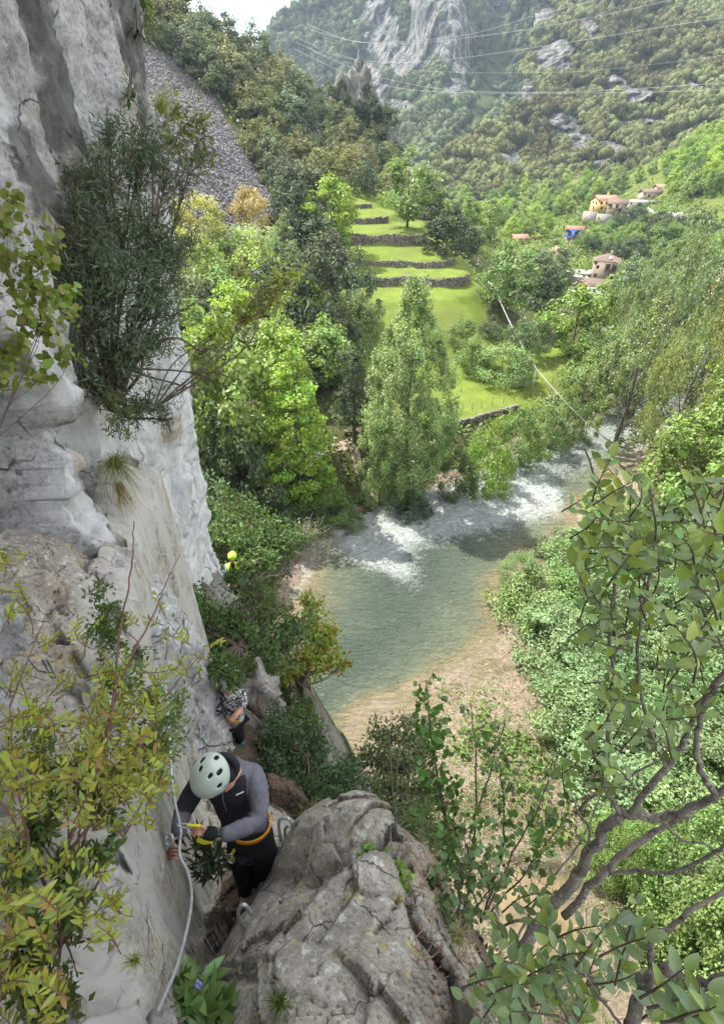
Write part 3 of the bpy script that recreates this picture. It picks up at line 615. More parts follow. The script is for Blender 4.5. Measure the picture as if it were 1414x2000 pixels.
# haze over the whole valley
hz = MB().box((160, 440, 110), (1500, 1300, 230)).build('haze', None)
hm = bpy.data.materials.new('haze_air'); hm.use_nodes = True; ht = hm.node_tree; ht.nodes.clear()
ho = ht.nodes.new('ShaderNodeOutputMaterial'); hv = ht.nodes.new('ShaderNodeVolumePrincipled')
hv.inputs['Color'].default_value = (.62, .79, 1., 1); hv.inputs['Density'].default_value = .00012; hv.inputs['Anisotropy'].default_value = .2
ht.links.new(hv.outputs[0], ho.inputs['Volume']); hz.data.materials.clear(); hz.data.materials.append(hm); tag(hz, kind='stuff')
# ------------------------------------------------------------------ foliage
def unit(a): return a / (np.linalg.norm(a, axis=-1, keepdims=True) + 1e-9)
T_QUAD = (np.array([(-.5, 0, 0), (0, -.28, .05), (.5, 0, 0), (0, .28, .05)]), np.array([(0, 1, 2, 3)]))
T_SPRAY = (np.array([(-.5, -.1, 0), (-.1, -.42, .06), (.15, -.1, 0), (.5, -.2, -.08), (.1, .12, .03), (.2, .45, .05), (-.25, .2, 0)]), np.array([(0, 1, 2, 4), (2, 3, 4, 4), (0, 4, 5, 6)]))
def leaf_shape(wd=.42, fold=.12, curl=.12, n=3):
    t = np.linspace(0, 1, n + 2); w_ = wd * .5 * np.clip(np.sin(np.pi * t ** .9), 0, 1) ** .72 ; w_[0] = .02; w_[-1] = .0
    V = []; F = []
    for a, ww in zip(t, w_):
        z = -curl * a * a; V += [(a, -ww, z + fold * ww * 2), (a, 0, z), (a, ww, z + fold * ww * 2)]
    for i in range(n + 1): F += [(3 * i, 3 * i + 3, 3 * i + 4, 3 * i + 1), (3 * i + 1, 3 * i + 4, 3 * i + 5, 3 * i + 2)]
    return np.array(V), np.array(F)
T_OVAL = leaf_shape(.55); T_LONG = leaf_shape(.32, n=2); T_ROUND = leaf_shape(.85, n=2); T_NEEDLE = leaf_shape(.18, .05, .15, 1)
T_DIA = (np.array([(0, 0, 0), (.45, -.22, .05), (1, 0, -.05), (.45, .22, .05)]), np.array([(0, 1, 2, 3)]))
def batch(T, pos, d, nrm, size):
    V0, F0 = T; d = unit(d); y = unit(np.cross(nrm, d)); z = np.cross(d, y)
    n = len(pos); size = np.broadcast_to(size, (n,))
    V = pos[:, None] + size[:, None, None] * (V0[None, :, 0:1] * d[:, None] + V0[None, :, 1:2] * y[:, None] + V0[None, :, 2:3] * z[:, None])
    F = F0[None] + (np.arange(n) * len(V0))[:, None, None]
    return V.reshape(-1, 3), F.reshape(-1, F0.shape[1])
PROF = {
    'round': lambda t: np.sqrt(np.clip(1 - (2 * t - 1) ** 2, 0, 1)) * (.9 + .1 * t),
    'dome': lambda t: np.sqrt(np.clip(1 - t ** 2, 0, 1)) * np.minimum(1, .72 + t * 1.5),
    'oval': lambda t: np.clip(np.sin(np.pi * np.clip(t, 0, 1) ** .8), 0, 1) ** .7,
    'cone': lambda t: np.clip((1 - t) ** .75, 0, 1) * np.minimum(1, .45 + t * 3),
    'column': lambda t: np.clip(1 - t ** 3, 0, 1) * np.minimum(1, .5 + t * 2.2),
}
def crown_data(kind, h, r, ncl, nl, ls, cr, seed, flat=.75, T=T_QUAD, upb=.5, plume=0., lean=(0, 0), rot3=None):
    g = np.random.default_rng(seed); f = PROF[kind]
    t = g.random(ncl * 6); keep = g.random(ncl * 6) < (f(t) + .12) ** 1.3; t = t[keep][:ncl]; n = len(t)
    a = g.random(n) * 2 * np.pi; rr = f(t) * np.sqrt(g.uniform(.22, 1, n)) * r
    rr *= 1 + .28 * fbm(np.stack([np.cos(a) * 1.5, np.sin(a) * 1.5, t * 3], 1) + seed, 2, seed)
    c = np.stack([rr * np.cos(a), rr * np.sin(a), t * h], 1)
    crn = g.random(n); csz = cr * g.uniform(.6, 1.35, n)
    k = g.integers(0, n, nl); off = g.normal(size=(nl, 3)); off = unit(off) * (g.random(nl) ** .45)[:, None]
    off[:, 2] = off[:, 2] * flat + .25 * np.abs(off[:, 2])
    if plume: off = off * np.array((.55, .55, 1)) + np.array((0, 0, 1)) * plume * g.random(nl)[:, None]
    pos = c[k] + off * csz[k][:, None]
    ax = np.stack([np.zeros(nl), np.zeros(nl), h * .35 * np.ones(nl)], 1); outw = unit(pos - ax)
    nr = unit(off * .7 + outw * .35 + np.array((0, 0, upb)) + g.normal(size=(nl, 3)) * .55)
    d = unit(np.cross(nr, g.normal(size=(nl, 3)))) + (np.array((0, 0, plume)) if plume else 0)
    V, F = batch(T, pos, d, nr, ls * g.uniform(.6, 1.35, nl))
    V[:, 0] += lean[0] * V[:, 2]; V[:, 1] += lean[1] * V[:, 2]
    rnd = np.clip(.5 + (crn[k] - .5) * .55 + g.normal(size=nl) * .17, 0, 1)
    return V, F, np.repeat(rnd, len(T[1])), c
def trunk_data(h, r0, cl, top=.85, seed=0, limbs=14, z0=0., kink=.02):
    g = np.random.default_rng(seed); m = MB(); zz = np.linspace(-.04 * h, h * top, 7)
    p = np.stack([g.normal(size=7) * kink * h * .3, g.normal(size=7) * kink * h * .3, zz], 1); p[0, :2] = p[1, :2] = 0
    m.tube(p, r0 * np.linspace(1.15, .2, 7), 7)
    for c in cl[g.permutation(len(cl))[:limbs]]:
        zb = max(h * .12, min(h * top * .9, c[2] * g.uniform(.35, .75))); b = np.array([np.interp(zb, zz, p[:, 0]), np.interp(zb, zz, p[:, 1]), zb])
        mid = (b + c) / 2 + g.normal(size=3) * .03 * h - np.array((0, 0, .02 * h)); rr = r0 * .42 * (1 - zb / h * .6)
        m.tube(smooth_path([b, mid, c], 3), np.linspace(rr, rr * .25, 7), 5, False)
    return m
PROTO = {}
def proto(key, kind, h, r, ncl, nl, ls, cr, seed, mat='leaf', trunk=True, z0=.16, **kw):
    """h: whole tree; the crown starts at z0*h"""
    V, F, rnd, c = crown_data(kind, h * (1 - z0), r, ncl, nl, ls, cr, seed, **kw); V[:, 2] += z0 * h; c = c + np.array((0, 0, z0 * h))
    co = mk('crown', V, F, M[mat], attrs={'rnd': ('FACE', rnd)}); col.objects.unlink(co)
    tm = trunk_data(h, max(.06, h * .016), c, seed=seed) ; to = tm.build('trunk', M['ftrunk']); col.objects.unlink(to)
    PROTO[key] = (co, to, h, r)
# shared crowns
for i in range(4): proto('oak%d' % i, 'dome', 8, 4.2, 60, 3600, .50, 1.15, 20 + i, mat='leafdark', z0=.05)
for i in range(3): proto('ash%d' % i, 'oval', 12, 4.4, 60, 4200, .52, 1.25, 40 + i, z0=.1)
for i in range(3): proto('bush%d' % i, 'dome', 4, 3.0, 60, 6500, .21, .75, 60 + i, z0=.0)
for i in range(2): proto('poplar%d' % i, 'column', 18, 3.2, 60, 5200, .42, 1.2, 80 + i, z0=.06, plume=1.1)
proto('finebush', 'dome', 4, 3.0, 120, 20000, .12, .55, 71, z0=.0)
TREES = []
def plant(key, pos, h, col_, name, label, cat='tree', group=None, wide=1., rz=None, lean=None):
    co, to, ph, pr = PROTO[key]; s = h / ph
    e = empty(name, tuple(pos), label, cat, group, rz if rz is not None else random.random() * 6.28); e.scale = (s * wide, s * wide, s)
    if lean: e.rotation_euler = (lean[1], lean[0], e.rotation_euler[2])
    c = co.copy(); col.objects.link(c); c.parent = e; c.color = (*[q_ * 1.6 + k_ for q_, k_ in zip(col_, (.014, .008, .014))], 1); c.name = 'crown'
    if cat == 'tree' or cat == 'shrub':
        t_ = to.copy(); col.objects.link(t_); t_.parent = e; t_.name = 'trunk' if cat == 'tree' else 'stem'
    TREES.append((e, pos, h)); return e
# leaf colours
HOLM = [(.075, .098, .045), (.100, .118, .050), (.055, .078, .040), (.120, .132, .058), (.080, .110, .060)]
LIME = [(.15, .23, .035), (.13, .21, .04), (.17, .24, .04)]
MID = [(.105, .17, .04), (.095, .155, .05), (.115, .18, .045)]
SILV = [(.12, .16, .075), (.10, .15, .07)]
DARK = [(.03, .052, .02), (.036, .058, .026)]
def jit(c, a=.15):
    k = random.uniform(1 - a, 1 + a); return (c[0] * k * random.uniform(.93, 1.07), c[1] * k, c[2] * k * random.uniform(.85, 1.15))
def tree_at(ub, vb, vtop, wpx, key, c, name, label, cat='tree', group=None, zc=None, lean=None):
    if zc: p = P(ub, vb, zc)
    else: p, zc = ghit(ub, vb)
    Y = p[1]; up = (1000 - vtop) / 1000.; z2 = Y / (CC + up * SS); ztop = CAMZ + z2 * (-SS + up * CC)
    h = max(1.2, ztop - p[2]); r = wpx * .5 * z2 / 1000.; co, to, ph, pr = PROTO[key]
    wide = r / pr / (h / ph); p = np.array(p); p[2] -= .15
    return plant(key, p, h, c, name, label, cat, group, wide=min(2.2, max(.45, wide)), lean=lean)

# --- big individual riverside trees with crowns of their own
proto('central', 'oval', 26, 6.6, 380, 62000, .30, 1.5, 101, z0=.0, plume=.25, T=T_QUAD)
proto('slender', 'oval', 26, 6.6, 110, 12000, .40, 1.4, 111, z0=.1, plume=.8)
proto('lime', 'cone', 20, 6.2, 170, 18000, .42, 1.15, 102, z0=.02, flat=.4)
proto('willow', 'oval', 26, 8, 150, 16000, .38, 1.5, 103, z0=.05, plume=1.6)
proto('ivy', 'column', 16, 3, 50, 6000, .34, 1.0, 104, z0=.0, mat='leafdark')
tree_at(787, 985, 548, 225, 'central', (.135, .20, .07), 'riverside_tree', 'tall silvery green tree with pointed top standing at the bend of the river')
tree_at(592, 985, 645, 205, 'lime', (.165, .25, .04), 'riverside_tree', 'bright lime green cone shaped tree on the bank beside the tall silvery tree')
tree_at(692, 865, 655, 90, 'ivy', DARK[0], 'ivy_clad_tree', 'narrow dark ivy covered tree between the lime green and the silvery tree')
tree_at(795, 446, 288, 118, 'ash0', (.10, .155, .05), 'terrace_tree', 'tall pale green tree standing on the crest of the grassy terraces')
tree_at(1190, 900, 590, 170, 'slender', (.115, .155, .055), 'riverside_tree', 'slender pale tree leaning over the upstream water with visible grey stems')
tree_at(1225, 830, 455, 230, 'willow', (.10, .145, .065), 'willow_tree', 'silvery willow with windswept plumes standing in front of the brown stone house')
tree_at(1345, 800, 400, 290, 'willow', (.105, .15, .055), 'willow_tree', 'widest windswept willow reaching up to the hillside road')
tree_at(1290, 930, 600, 200, 'willow', (.14, .175, .06), 'willow_tree', 'yellowish willow with pale upright plumes beside the upstream rapids', lean=(.04, 0))
tree_at(1395, 840, 590, 150, 'ash1', (.20, .25, .04), 'riverside_tree', 'bright yellow green tree below the pinkish red village roofs')
tree_at(1385, 960, 690, 210, 'ash2', (.10, .15, .035), 'riverside_tree', 'dense glossy green tree over the bank with deep dark gaps in its crown')
tree_at(1300, 1010, 800, 170, 'ash0', (.11, .17, .035), 'riverside_tree', 'low green tree at the water edge below the yellowish willow')
# --- trees listed by their place in the view: base u,v, top v, width, kind, colour, name, label
TL = [
 (470, 930, 600, 210, 'ash0', (.125, .19, .04), 'woodland_tree', 'light green spreading tree against the far edge of the cliff'),
 (560, 880, 640, 130, 'ash1', (.13, .20, .04), 'woodland_tree', 'fresh green tree just behind the lime green cone shaped tree'),
 (415, 830, 590, 150, 'ash2', (.11, .17, .045), 'woodland_tree', 'fresh green tree partly hidden behind the smooth cliff edge'),
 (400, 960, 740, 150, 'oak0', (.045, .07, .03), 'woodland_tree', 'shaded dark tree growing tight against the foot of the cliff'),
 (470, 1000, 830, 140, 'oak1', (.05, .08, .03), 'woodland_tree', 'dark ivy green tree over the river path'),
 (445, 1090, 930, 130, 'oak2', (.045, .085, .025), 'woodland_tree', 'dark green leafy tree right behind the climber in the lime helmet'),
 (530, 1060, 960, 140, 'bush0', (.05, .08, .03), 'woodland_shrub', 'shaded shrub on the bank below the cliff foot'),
 (620, 690, 500, 150, 'oak3', (.04, .06, .028), 'holm_oak', 'large dark holm oak above the light green riverside trees'),
 (560, 640, 480, 150, 'oak0', (.055, .075, .04), 'holm_oak', 'grey green holm oak beside the pale blossoming shrub'),
 (700, 640, 500, 90, 'oak1', (.05, .085, .035), 'holm_oak', 'bushy green tree at the lower end of the stone terraces'),
 (640, 600, 450, 130, 'oak2', (.05, .065, .036), 'holm_oak', 'dull green holm oak below the bright tree at the terrace edge'),
 (700, 680, 575, 110, 'bush1', (.10, .15, .045), 'woodland_shrub', 'mid green bush under the lowest terrace wall'),
 (640, 760, 620, 120, 'ash2', (.12, .19, .04), 'woodland_tree', 'fresh green tree behind the top of the cone shaped tree'),
 (508, 545, 440, 110, 'bush2', (.24, .30, .20), 'flowering_shrub', 'pale whitish blossoming shrub among dark oaks below the scree'),
 (560, 560, 430, 90, 'bush0', (.13, .19, .085), 'woodland_shrub', 'soft grey green bush beside the pale blossoming shrub'),
 (650, 500, 345, 110, 'ash1', (.135, .21, .035), 'woodland_tree', 'bright green tree beside the top terraces'),
 (580, 490, 330, 105, 'oak3', (.05, .07, .04), 'holm_oak', 'grey green holm oak at the foot of the scree'),
 (625, 510, 400, 100, 'oak0', (.05, .075, .035), 'holm_oak', 'dark oak wrapped round the foot of the bright terrace tree'),
 (495, 450, 370, 100, 'bush1', (.24, .20, .075), 'woodland_shrub', 'yellow brown budding shrub at the tip of the scree'),
 (395, 480, 380, 120, 'bush2', (.24, .25, .07), 'woodland_shrub', 'yellow green shrub in front of the lower scree'),
 (450, 520, 425, 120, 'bush0', (.16, .22, .07), 'woodland_shrub', 'soft light green bush below the yellow brown shrub'),
 (420, 600, 480, 130, 'bush1', (.12, .17, .05), 'woodland_shrub', 'green bush behind the dark branches at the cliff edge'),
 (490, 610, 500, 70, 'oak1', (.09, .10, .025), 'woodland_tree', 'small round olive yellow tree among light green bushes'),
 (870, 500, 400, 95, 'oak2', (.035, .055, .022), 'holm_oak', 'dark round oak on the shoulder behind the terrace crest'),
 (835, 430, 350, 80, 'oak3', (.04, .06, .028), 'holm_oak', 'dark oak directly behind the tall pale terrace tree'),
 (905, 500, 430, 70, 'oak0', (.04, .065, .025), 'holm_oak', 'dark oak beside the small roof above the valley floor'),
 (985, 615, 472, 115, 'ash2', (.09, .15, .045), 'valley_tree', 'round green tree beside the upper pole of the cable'),
 (1045, 610, 505, 100, 'oak1', (.045, .07, .03), 'valley_tree', 'dark dense tree beyond the round green valley tree'),
 (1065, 570, 465, 90, 'ash0', (.075, .11, .05), 'valley_tree', 'dull green tree in front of the low shed'),
 (1020, 690, 612, 110, 'bush0', (.075, .12, .045), 'valley_tree', 'round dull green bush beside the sagging white cable'),
 (1110, 700, 560, 120, 'ash1', (.12, .19, .035), 'valley_tree', 'bright yellow green tree at the back edge of the meadow'),
 (1155, 690, 540, 90, 'ash2', (.12, .18, .045), 'valley_tree', 'light green pointed tree in front of the white long building'),
 (1170, 760, 640, 120, 'ash0', (.10, .16, .045), 'valley_tree', 'mid green tree at the shaded corner of the meadow'),
 (1130, 800, 700, 120, 'bush1', (.11, .17, .045), 'valley_shrub', 'leafy bush at the river end of the meadow'),
 (975, 745, 672, 120, 'bush2', (.13, .19, .075), 'hedge_bush', 'pale green hedge bush in the middle of the meadow'),
 (1010, 750, 690, 70, 'bush0', (.13, .19, .07), 'hedge_bush', 'small hedge bush at the end nearest the cable pole'),
 (920, 720, 660, 80, 'bush1', (.12, .18, .055), 'hedge_bush', 'green hedge bush nearest the tall silvery tree'),
 (900, 680, 620, 70, 'bush2', (.09, .14, .045), 'hedge_bush', 'bush on the shaded bank above the meadow'),
 (955, 660, 620, 60, 'bush0', (.06, .09, .035), 'hedge_bush', 'dark bramble bush on the bank under the lowest terrace'),
 (945, 965, 825, 120, 'bush0', (.12, .195, .035), 'bank_shrub', 'bright green shrub over the rapids next to the tall silvery tree'),
 (1000, 925, 800, 100, 'bush1', (.09, .155, .035), 'bank_shrub', 'mid green shrub in the middle of the far river bank'),
 (1055, 890, 780, 100, 'bush2', (.115, .17, .055), 'bank_shrub', 'pale feathery shrub on the far bank below the meadow wall'),
 (1100, 870, 785, 80, 'bush0', (.085, .135, .045), 'bank_shrub', 'last shrub on the far bank before the water passes behind the willows'),
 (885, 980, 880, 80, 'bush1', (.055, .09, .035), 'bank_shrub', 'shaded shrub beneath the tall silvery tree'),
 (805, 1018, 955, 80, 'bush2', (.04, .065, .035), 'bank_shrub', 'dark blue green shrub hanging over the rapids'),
 (688, 1035, 990, 60, 'bush0', (.12, .17, .085), 'bank_shrub', 'small pale shrub on the tip of the bank'),
 (740, 985, 880, 80, 'bush1', (.10, .16, .06), 'bank_shrub', 'light bush at the foot of the tall silvery tree beside the trail'),
 (650, 1020, 950, 80, 'bush2', (.10, .17, .03), 'bank_shrub', 'yellow green shrub at the foot of the cone shaped tree'),
 (520, 1010, 925, 60, 'bush2', (.10, .12, .03), 'bank_shrub', 'small yellowish shrub beside the trail under the trees'),
 (610, 1040, 985, 90, 'bush0', (.07, .11, .03), 'bank_shrub', 'green shrub over the root tangle at the water edge'),
]
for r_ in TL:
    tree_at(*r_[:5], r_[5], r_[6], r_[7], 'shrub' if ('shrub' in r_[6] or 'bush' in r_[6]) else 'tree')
# --- woods on the slopes: scattered but each its own tree
LM_PX = [((700, 150), 'the rock pinnacle'), ((760, 250), 'the ivy covered rock tower'), ((440, 60), 'the gap of sky'), ((330, 110), 'the top of the scree'), ((480, 300), 'the middle of the scree'), ((500, 400), 'the foot of the scree'), ((495, 410), 'the yellow brown shrub'),
    ((650, 420), 'the bright tree at the terraces'), ((720, 400), 'the upper terraces'), ((795, 380), 'the tall pale terrace tree'), ((600, 640), 'the tip of the lime cone tree'), ((440, 650), 'the cliff edge'), ((800, 560), 'the tip of the tall silvery tree'), ((508, 500), 'the pale blossoming shrub'),
    ((1120, 455), 'the blue house'), ((1180, 400), 'the yellow house'), ((1205, 405), 'the stone house'), ((1270, 380), 'the barns'), ((1175, 520), 'the brown stone house'), ((1325, 400), 'the hillside utility pole'), ((1093, 495), 'the garden shed'), ((1012, 470), 'the valley cottage'), ((930, 470), 'the small stone hut'),
    ((980, 1150), 'the dark rippled water'), ((1010, 1330), 'the gravel bar'), ((1060, 1090), 'the white water'), ((1180, 1240), 'the dark upright branch'), ((1200, 1580), 'the trunk fork'), ((1300, 1900), 'the bent brown branch'), ((1270, 960), 'the broken twig tip'), ((1400, 1000), 'the pinkish leaves'), ((1250, 600), 'the willows'), ((1400, 590), 'the red roofed riverside house'), ((1150, 570), 'the white long building'), ((1050, 420), 'the foot of the wooded mountain'), ((1400, 260), 'the crest of the green slope'), ((690, 700), 'the narrow ivy covered tree'), ((620, 520), 'the large dark holm oak')]
USED = {}
def place_label(u, v, h, hr, c, base):
    size = 'tall' if h > hr[0] + .7 * (hr[1] - hr[0]) else ('low' if h < hr[0] + .3 * (hr[1] - hr[0]) else 'middle sized'); r_, g_, b2 = c
    tone = 'deep green' if g_ < .065 else ('olive' if r_ > g_ * .85 and g_ < .13 else ('yellow green' if g_ > .18 and b2 < .05 else ('grey green' if b2 > g_ * .42 else 'mid green')))
    ds = sorted((math.hypot(u - a[0], v - a[1]), n_, a) for a, n_ in LM_PX); d, n_, a = ds[0]; d2, n2, a2 = ds[1]
    rel = 'close ' if d < 28 else ('far ' if d > 95 else ''); ver = 'above' if v < a[1] - 12 else ('below' if v > a[1] + 12 else 'beside')
    lab = '%s %s %s %s%s %s' % (size, tone, base, rel, ver, n_)
    if lab in USED:
        lab2 = '%s %s %s %s %s, towards %s' % (size, tone, base, ver, n_, n2)
        if len(lab2.split()) <= 16: lab = lab2
    USED[lab] = 1; return lab
def scatter(poly, step, jitter, keyset, cols, hr, name, label, group, cat='tree', zlim=None, tfun=None):
    us = [p[0] for p in poly]; vs = [p[1] for p in poly]; n = 0; v = min(vs); row = 0
    while v <= max(vs):
        u = min(us) + (row % 2) * step * .5
        while u <= max(us):
            a = u + random.uniform(-jitter, jitter); b = v + random.uniform(-jitter, jitter)
            if inpoly(np.array([a]), np.array([b]), poly)[0]:
                p, zc = ghit(a, b); h = random.uniform(*hr); cc_ = jit(random.choice(cols)); lab = place_label(a, b, h, hr, cc_, label)
                plant(random.choice(keyset), p - np.array((0, 0, .3)), h, cc_, name, lab, cat, group, wide=random.uniform(.85, 1.2)); n += 1
            u += step
        v += step * .62; row += 1
    return n
OAKS = ['oak0', 'oak1', 'oak2', 'oak3']
n1_ = scatter([(372, 60), (420, 75), (500, 115), (560, 165), (600, 190), (560, 260), (500, 235), (450, 200), (400, 150)], 40, 12, OAKS, HOLM, (8, 12), 'ridge_oak', 'ridge oak', 'oaks on the ridge above the scree')
n2_ = scatter([(292, 50), (350, 30), (410, 120), (460, 200), (420, 190), (350, 120), (300, 90)], 36, 8, OAKS, HOLM, (9, 13), 'ridge_oak', 'oak', 'oaks along the top of the scree')
n3_ = scatter([(470, 220), (560, 270), (640, 330), (640, 420), (570, 420), (530, 360), (480, 280)], 42, 12, OAKS + ['ash1'], HOLM, (8, 11), 'slope_oak', 'slope oak', 'oaks between the scree and the terraces')
n4_ = scatter([(560, 180), (640, 225), (700, 260), (770, 320), (780, 400), (720, 390), (660, 350), (600, 290)], 36, 10, OAKS, HOLM + [(.09, .10, .035)], (7, 10), 'slope_oak', 'holm oak', 'oaks below the rock pinnacle')
n5_ = scatter([(380, 640), (520, 560), (620, 640), (690, 700), (640, 790), (560, 800), (440, 760), (380, 760)], 62, 16, OAKS + ['ash0', 'ash2'], MID + HOLM + LIME, (7, 11), 'slope_tree', 'woodland tree', 'trees in the wood behind the riverside trees')
VC = MID + LIME + DARK + [(.06, .10, .035)]
n6_ = scatter([(890, 425), (1000, 425), (1060, 440), (1090, 455), (1080, 490), (1000, 480), (900, 470)], 34, 9, ['ash0', 'ash1', 'ash2'], LIME + MID, (9, 13), 'village_tree', 'valley tree', 'light trees on the valley floor beyond the terraces')
n7_ = scatter([(1130, 480), (1230, 425), (1330, 440), (1414, 450), (1414, 480), (1260, 520), (1180, 505), (1140, 500)], 28, 8, ['bush0', 'bush1', 'oak1', 'ash0'], DARK + MID, (5, 8), 'hillside_bush', 'hillside bush', 'bushes below the village houses', 'shrub')
n8_ = scatter([(1180, 385), (1230, 330), (1290, 330), (1414, 240), (1414, 400), (1340, 400), (1290, 360), (1240, 370)], 36, 10, ['ash0', 'ash1', 'bush0', 'oak3'], LIME + MID + [(.16, .24, .03)], (8, 13), 'hillside_tree', 'slope tree', 'bright trees on the slope above the village')
n9_ = scatter([(1050, 400), (1150, 385), (1160, 430), (1110, 440), (1060, 430)], 30, 8, ['ash0', 'bush1', 'ash2'], MID + LIME, (6, 9), 'hillside_tree', 'hillside tree', 'trees above the blue house')
n10_ = scatter([(1200, 560), (1414, 480), (1414, 620), (1260, 660)], 60, 16, ['ash0', 'ash2'], SILV + MID, (9, 14), 'valley_tree', 'backing tree', 'trees behind the willows')
n12_ = scatter([(870, 392), (960, 385), (1060, 372), (1150, 352), (1230, 318), (1245, 340), (1200, 395), (1120, 412), (1060, 425), (960, 432), (880, 420)], 25, 7, ['ash0', 'ash1', 'ash2', 'oak1'], LIME + MID + HOLM[:1], (7, 12), 'valley_edge_tree', 'belt tree', 'trees at the foot of the wooded mountain')
n13_ = scatter([(1290, 340), (1414, 260), (1414, 330), (1330, 372)], 26, 8, ['ash0', 'ash2', 'bush1'], LIME, (8, 12), 'hillside_tree', 'hillside tree', 'bright trees above the barns')
# willow scrub on the near gravel bank
n11_ = scatter([(1010, 1150), (1130, 1080), (1414, 1000), (1700, 1100), (1700, 1500), (1250, 1620), (1120, 1500), (1040, 1330)], 92, 26, ['bush0', 'bush1', 'bush2'], [(.105, .165, .06), (.12, .18, .075), (.09, .15, .05)], (3.6, 5.2), 'willow_scrub', 'willow shrub', 'willow shrubs of the near bank thicket', 'shrub')
for a in [(1080, 1080, 1035, 90, 'bush0', (.10, .13, .07), 'bank_shrub', 'grey green shrub at the head of the near bank beside the white water'),
          (1010, 1170, 1085, 110, 'finebush', (.12, .18, .07), 'bank_shrub', 'sunlit willow shrub leaning over the dark rippled water'),
          (1180, 1010, 960, 110, 'bush2', (.15, .2, .06), 'bank_shrub', 'yellow green shrub on the stony edge of the upstream river'),
          (1180, 1700, 1600, 150, 'finebush', (.11, .17, .05), 'bank_shrub', 'shrub on the gravel beside the shallow brown pool'),
          (1330, 1780, 1600, 240, 'finebush', (.10, .16, .05), 'bank_shrub', 'large green shrub behind the forked grey branches'),
          (1380, 1950, 1760, 240, 'finebush', (.12, .18, .05), 'bank_shrub', 'sunlit shrub under the bent brown branch')]:
    tree_at(*a[:5], a[5], a[6], a[7], 'shrub')
print('scattered', n1_, n2_, n3_, n4_, n5_, n6_, n7_, n8_, n9_, n10_, n11_)
# --- far woods as one mass each
def far_wood(name, M_, step, rad, cols, label, rk_cut, seed, thin=0.):
    p, uu, vv_, rock, keep, (nv, nu) = M_; g = np.random.default_rng(seed)
    Pg = p.reshape(nv, nu, 3); ul, vl = (uu.min(), uu.max()), (vv_.min(), vv_.max())
    n = int((ul[1] - ul[0]) * (vl[1] - vl[0]) / (step * step) * 1.6)
    a = g.uniform(0, nu - 1.001, n); b = g.uniform(0, nv - 1.001, n); i, j = b.astype(int), a.astype(int)
    fa_, fb_ = a - j, b - i
    q_ = Pg[i, j] * ((1 - fb_) * (1 - fa_))[:, None] + Pg[i, j + 1] * ((1 - fb_) * fa_)[:, None] + Pg[i + 1, j] * (fb_ * (1 - fa_))[:, None] + Pg[i + 1, j + 1] * (fb_ * fa_)[:, None]
    kr = keep.reshape(nv, nu)[i, j] & keep.reshape(nv, nu)[np.minimum(i + 1, nv - 1), j]; rk_ = rock.reshape(nv, nu)[i, j] + fbm(q_ * np.array((1, 1, .5)), 4, seed, .6, .03) * .35
    U, V_, f = to_px(q_)
    ok = kr & (rk_ < rk_cut) & (U > 430) & (U < 1560) & (V_ < 460) & (V_ > -70)
    # keep a spacing that follows the distance
    q_ = q_[ok]; f = f[ok]; dens = np.clip((f / 560.) ** 1.6, 0, 1.5); kk = g.random(len(q_)) < dens; q_ = q_[kk]
    n = len(q_); r = rad * g.uniform(.6, 1.35, n); K = 16
    V0, F0 = ICO[1]; nv0 = len(V0); W = np.repeat(V0[None], n, 0) * (1 + g.normal(size=(n, nv0, 1)) * .20) * r[:, None, None] * np.array((1, 1, .95)); W = W + q_[:, None] + np.array((0, 0, .35)) * r[:, None, None]
    FB = (F0[None] + (np.arange(n) * nv0)[:, None, None]).reshape(-1, 3)
    dirs = unit(g.normal(size=(n, K, 3)) + np.array((0, 0, .5))); rr = r[:, None] * g.uniform(.9, 1.12, (n, K))
    pos = q_[:, None] + dirs * rr[..., None] * np.array((1, 1, .95)) + np.array((0, 0, .35)) * r[:, None, None]
    nr = unit(dirs + g.normal(size=(n, K, 3)) * .7); d = np.cross(nr, g.normal(size=(n, K, 3)))
    V, F = batch(T_QUAD, pos.reshape(-1, 3), d.reshape(-1, 3), nr.reshape(-1, 3), np.repeat(r * .6, K))
    base = np.clip(.5 + fbm(q_ * np.array((1, 1, .7)), 3, seed + 3, .6, .018) * .55 + (g.random(n) - .5) * .75, 0, 1); rn = np.clip(np.concatenate([np.repeat(base, len(F0)) + g.normal(size=n * len(F0)) * .10, np.repeat(base, K) + g.normal(size=n * K) * .15]), 0, 1)
    F = [FB, F + n * nv0]; V = np.concatenate([W.reshape(-1, 3), V])
    lm_ = M['leaffar']; o = mk(name, V, F, lm_, attrs={'rnd': ('FACE', rn)}); o.color = (*cols, 1); tag(o, kind='stuff'); o['label'] = label
    print(name, n); return o
far_wood('mountain_forest', NEARM, 8.0, 4.3, (.115, .120, .055), 'dense holm oak forest covering the steep mountainside above the village', .50, 5)
far_wood('cliff_forest', FAR, 8.2, 5.6, (.095, .115, .055), 'dark woods clinging between the pale rock buttresses of the far mountain', .42, 8)
